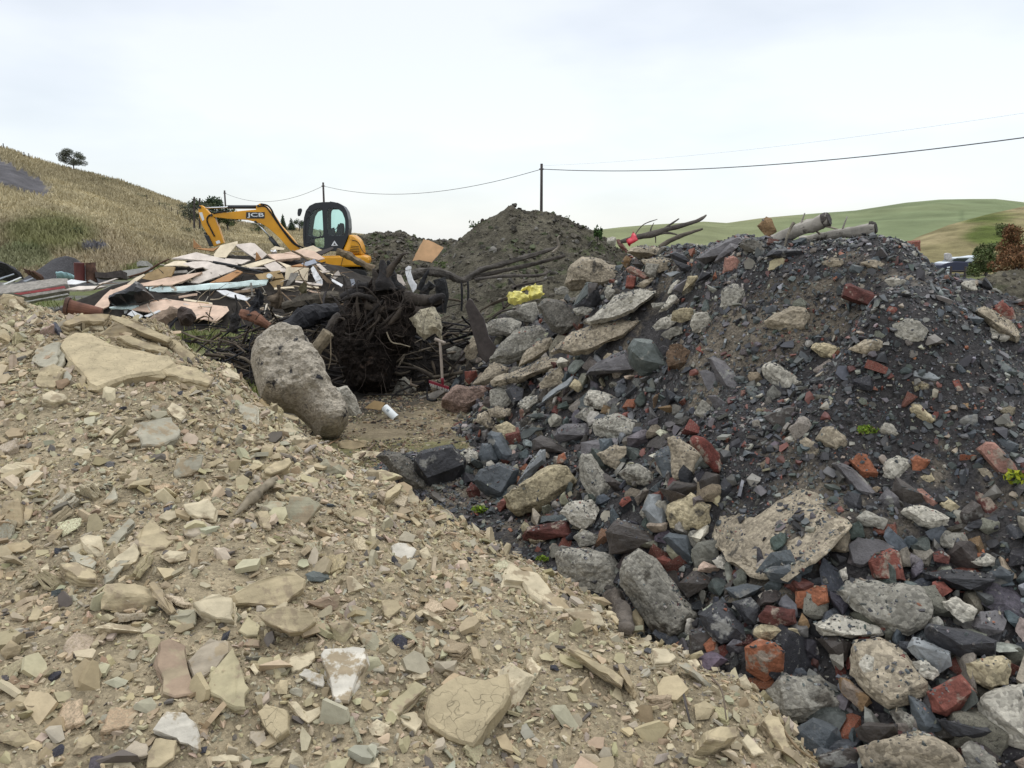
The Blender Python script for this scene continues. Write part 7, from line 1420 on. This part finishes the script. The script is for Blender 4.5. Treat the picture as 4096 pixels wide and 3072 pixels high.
# ---------------------------------------------------------------- loose stones of middling size, each an object of its own
HP = np.array([(*lo, *hi) for lo, hi in HEROPOLY])
def free(u, v, pad=4): return not np.any((u > HP[:, 0]+pad) & (u < HP[:, 2]-pad) & (v > HP[:, 1]+pad) & (v < HP[:, 3]-pad))
PMESH = {}
def pmesh(kind, k):
    key = (kind, k)
    if key not in PMESH:
        lr = np.random.default_rng(900+k+hash(kind) % 7 if 0 else 900+k*13+len(kind)*101)
        if kind == 'shale':
            v, f = flake_proto(k*3+400); n = len(v)//2; V, Fc = slab_geo(v[:n]*1.0, np.array([0, 0, 1.]), lr.uniform(.18, .42), int(lr.integers(1, 4)), .06, .12, lr)
        elif kind == 'layered': v, f = flake_proto(k*3+700); n = len(v)//2; V, Fc = slab_geo(v[:n], np.array([0, 0, 1.]), .55, 4, .05, .12, lr)
        elif kind == 'slate': V, f = proto(.45, 12, 500+k); V, Fc = hull_geo(V, .03, 1, 2, k, .02)
        elif kind == 'brick': q = lr.uniform(-1, 1, (10, 3)); q = np.sign(q)*np.clip(np.abs(q)*3, 0, 1); q[:, 1] *= .6; q[:, 2] *= .45; V, Fc = hull_geo(q, .04, 2, 3, k, .05)
        else: V, f = proto(.75, 12, 600+k); V, Fc = hull_geo(V, .12, 2, 2.2, k, .15)
        me = bpy.data.meshes.new({'shale': 'shale_flake', 'layered': 'layered_flake', 'slate': 'slate_piece', 'brick': 'brick_fragment'}.get(kind, 'concrete_piece')); me.from_pydata(V.tolist(), [], [list(map(int, q)) for q in Fc])
        me.materials.append(M[{'layered': 'shale'}.get(kind, kind)]); PMESH[key] = me
    return PMESH[key]
PLACED = []
def loose(n, F, other, area, kind, names, probs, smin, smax, ex, seed, tilt, phrase, cat, group, region=None, sink=.12, minpx=30):
    lr = np.random.default_rng(seed); P, Nn = pick(n*(30 if region is None else 260), F, other, *area, lr, .3); S = power(lr, len(P), smin, smax, ex); cols, ci = colours(lr, len(P), names, probs, .09); Rm = rots(Nn, tilt, lr); cand = []
    for p, s, c, i, Rr in zip(P, S, cols, ci, Rm):
        u, v = proj(p)
        if not (0 < u < 4096 and 700 < v < 3072): continue
        pxs = s*2*FPX/np.linalg.norm(p-CAMP); cand.append((pxs, p, s, c, i, Rr, u, v))
    done = 0; cand = cand[:n*4] if region is None else cand
    for pxs, p, s, c, i, Rr, u, v in cand:
        if done >= n: break
        if pxs < minpx or (region is None and not free(u, v)): continue
        if region is not None and (not in_poly(u*2212/4096, v*2212/4096, region) or any(math.hypot(u-a_, v-b_) < (pxs+c_)*.30 for a_, b_, c_ in PLACED)): continue
        PLACED.append((u, v, pxs))
        h = hit(u, v)
        if np.linalg.norm(h-p) > .35: continue            # hidden behind a heap
        k = int(lr.integers(0, 14)); kk = 'layered' if kind == 'shale' and lr.random() < .25 else kind
        o = bpy.data.objects.new(pmesh(kk, k).name, pmesh(kk, k)); COL.objects.link(o); sc = s*lr.uniform(.85, 1.15, 3)
        o.matrix_world = Matrix.LocRotScale(Vector(p+Rr[:, 2]*s*sink), Matrix(Rr.tolist()).to_quaternion(), Vector(sc)); o.color = (*c, 1)
        tag(o, None, cat, group); size = 'tiny' if pxs < 42 else 'small' if pxs < 62 else 'mid sized'
        ITEMS.append(dict(o=o, u=u, v=v, size=pxs, phrase=f"{size} {PAL[names[i]][1]} {phrase if kk == kind else 'layered flake'}")); done += 1
loose(150, BE, DK, (-4.4, 1.5, 1.35, 7), 'shale', ['cr','bf','tn','gr','pk'], [26,32,20,8,4], .028, .085, 1.7, 101, .6, 'stone flake', 'stone', 'buff stones on the beige heap')
loose(40, BE, DK, (-4.4, 1.5, 1.35, 7), 'slate', ['dk','sp','sb'], [5,2,2], .018, .035, 2.2, 102, .5, 'slate chip', 'slate', 'dark chips on the beige heap')
RUB = ('bR','bo','bd','bp')
loose(60, DK, BE, (-1, 4.5, 3.8, 9.6), 'concrete', ['cg','ct','cd','cp'], [30,30,16,10], .09, .20, 1.5, 110, .5, 'concrete lump', 'concrete', 'broken concrete in the rubble', SLABS, -.05)
loose(22, DK, BE, (-1, 4.5, 3.8, 9.6), 'slate', ['sb','sp','sg','sk'], [10,10,8,6], .07, .15, 1.5, 111, .6, 'slate lump', 'slate', 'dark slates in the rubble', SLABS, .0)
loose(105, DK, BE, (-1, 4.5, 1.6, 7.5), 'slate', ['sk','sb','sg','sp','sn'], [18,26,14,20,14], .055, .15, 1.4, 112, .7, 'slate lump', 'slate', 'dark slates in the rubble', STONY, .0)
loose(40, DK, BE, (-1, 4.5, 1.6, 7.5), 'concrete', ['cg','cp','ct','cd','co'], [24,16,22,12,6], .06, .14, 1.4, 113, .7, 'concrete lump', 'concrete', 'broken concrete in the rubble', STONY, .1)
loose(45, DK, BE, (-1, 4.5, 1.6, 7.5), 'brick', ['bR','bo','bd','bp','bb'], [10,4,8,3,4], .04, .085, 1.5, 114, .8, 'brick lump', 'brick', 'bricks in the rubble', STONY, .15)
loose(70, DK, BE, (-1, 4.5, 1.6, 8.5), 'slate', ['sk','sb','sg','sp','sn'], [28,24,16,16,8], .03, .085, 1.8, 103, .55, 'slate piece', 'slate', 'dark slates in the rubble')
loose(75, DK, BE, (-1, 4.5, 1.6, 8.5), 'concrete', ['cg','cp','ct','cd','co'], [24,18,22,12,6], .025, .075, 1.9, 104, .6, 'concrete piece', 'concrete', 'broken concrete in the rubble')
loose(75, DK, BE, (-1, 4.5, 1.6, 8.5), 'brick', ['bR','bo','bd','bp'], [12,6,4,3], .018, .05, 2.0, 105, .7, 'brick fragment', 'brick', 'bricks in the rubble')

def lumps():
    lr = np.random.default_rng(66); pr = []
    for k in range(14):
        for kind in ('slate', 'concrete'):
            me = pmesh(kind, k); V = np.array([v.co for v in me.vertices]); T = [[p.vertices[0], p.vertices[i], p.vertices[i+1]] for p in me.polygons for i in range(1, len(p.vertices)-1)]; pr.append((V, np.array(T)))
    P, Nn = pick(90000, DK, BE, -1, 4.5, 1.6, 9.3, lr); k = []
    S = power(lr, len(P), .045, .11, 1.5); out = []
    for i, p in enumerate(P):
        u, v = proj(p); q = S[i]*2*FPX/np.linalg.norm(p-CAMP)
        if not in_poly(u*2212/4096, v*2212/4096, STONY) or any(abs(u-a_) < (q+c_)*.20 and abs(v-b_) < (q+c_)*.20 for a_, b_, c_ in PLACED): continue
        PLACED.append((u, v, q)); out.append(i)
        if len(out) >= 620: break
    P, Nn, S = P[out], Nn[out], S[out]; c, _ = colours(lr, len(P), ['sk','sb','sg','sp','sn','cd','cg','ct','cp','bd','bR','sl'], [10,20,14,18,8,8,18,14,9,3,3,5])
    scatter('rubble_lumps', P+Nn*(S*.38)[:, None], Nn, S, c, pr, M['lump'], .75, lr, 'further slate and concrete lumps packed between the bigger pieces of the rubble heap', 'rubble')
M['lump'] = stone_mat('rubble_lump_stone', src='attr', rough=.6, var=.45, scale=9, speck=.2, speckscale=70, bump=.7, bscale=35, spec=.35, patch=(.2,.185,.155), patchcut=.61, patchscale=8, dist=.012)
lumps()
def crumbs():
    lr = np.random.default_rng(55); n = 60000; x = lr.uniform(-3.4, 1.2, n); y = lr.uniform(4.4, 9.2, n); z = ground_h(x, y); k = (np.maximum(BE.h(x, y), DK.h(x, y)) < z) & (fbm2(x, y, 1.4, 3, 71) > -.12); P = np.stack([x, y, z], -1)[k]; S = power(lr, len(P), .006, .04, 2.6); c, _ = colours(lr, len(P), ['br','tn','bf','cd','sn','ct','cr'], [20,20,12,14,12,14,4]); c *= .75
    scatter('clearing_grit', P, np.tile(np.array([0,0,1.]), (len(P), 1)), S, c, PR_LUMP+PR_FLAT, M['gravel'], .4, lr, 'brown crumbs and grit trodden into the muddy clearing', 'gravel')
crumbs()
# ---------------------------------------------------------------- labels for what has none yet: how it looks and the nearest landmark it lies beside
def label_rest():
    used = {o['label'] for o in bpy.data.objects if o.get('label')}
    LA = [(u, v, s) for u, v, s, _ in LAND]
    def rel(du, dv):
        a = math.degrees(math.atan2(-dv, du)) % 360
        return ['right of', 'above right of', 'above', 'above left of', 'left of', 'below left of', 'below', 'below right of'][int((a+22.5)//45) % 8]
    shared = {}
    for it in sorted(ITEMS, key=lambda d: -d['size']):
        near = sorted(LA, key=lambda q: math.hypot(q[0]-it['u'], q[1]-it['v']))[:9]; lab = None
        for u, v, s in near[:5]:
            d = math.hypot(u-it['u'], v-it['v']); w = 'just ' if d < 170 else 'far ' if d > 420 else ''
            t = f"{it['phrase']} {w}{rel(it['u']-u, it['v']-v)} the {s}"
            if t not in used and len(t.split()) <= 16: lab = t; break
        if not lab:
            for i in range(len(near)):
                for j in range(i+1, len(near)):
                    t = f"{it['phrase']} between the {near[i][2]} and the {near[j][2]}"
                    if t not in used and len(t.split()) <= 16: lab = t; break
                if lab: break
        if not lab:
            u, v, s = near[0]; lab = f"{it['phrase']} near the {s}"
        if len(lab.split()) > 16: lab = ' '.join(lab.split()[:16])
        used.add(lab); it['o']['label'] = lab
label_rest()
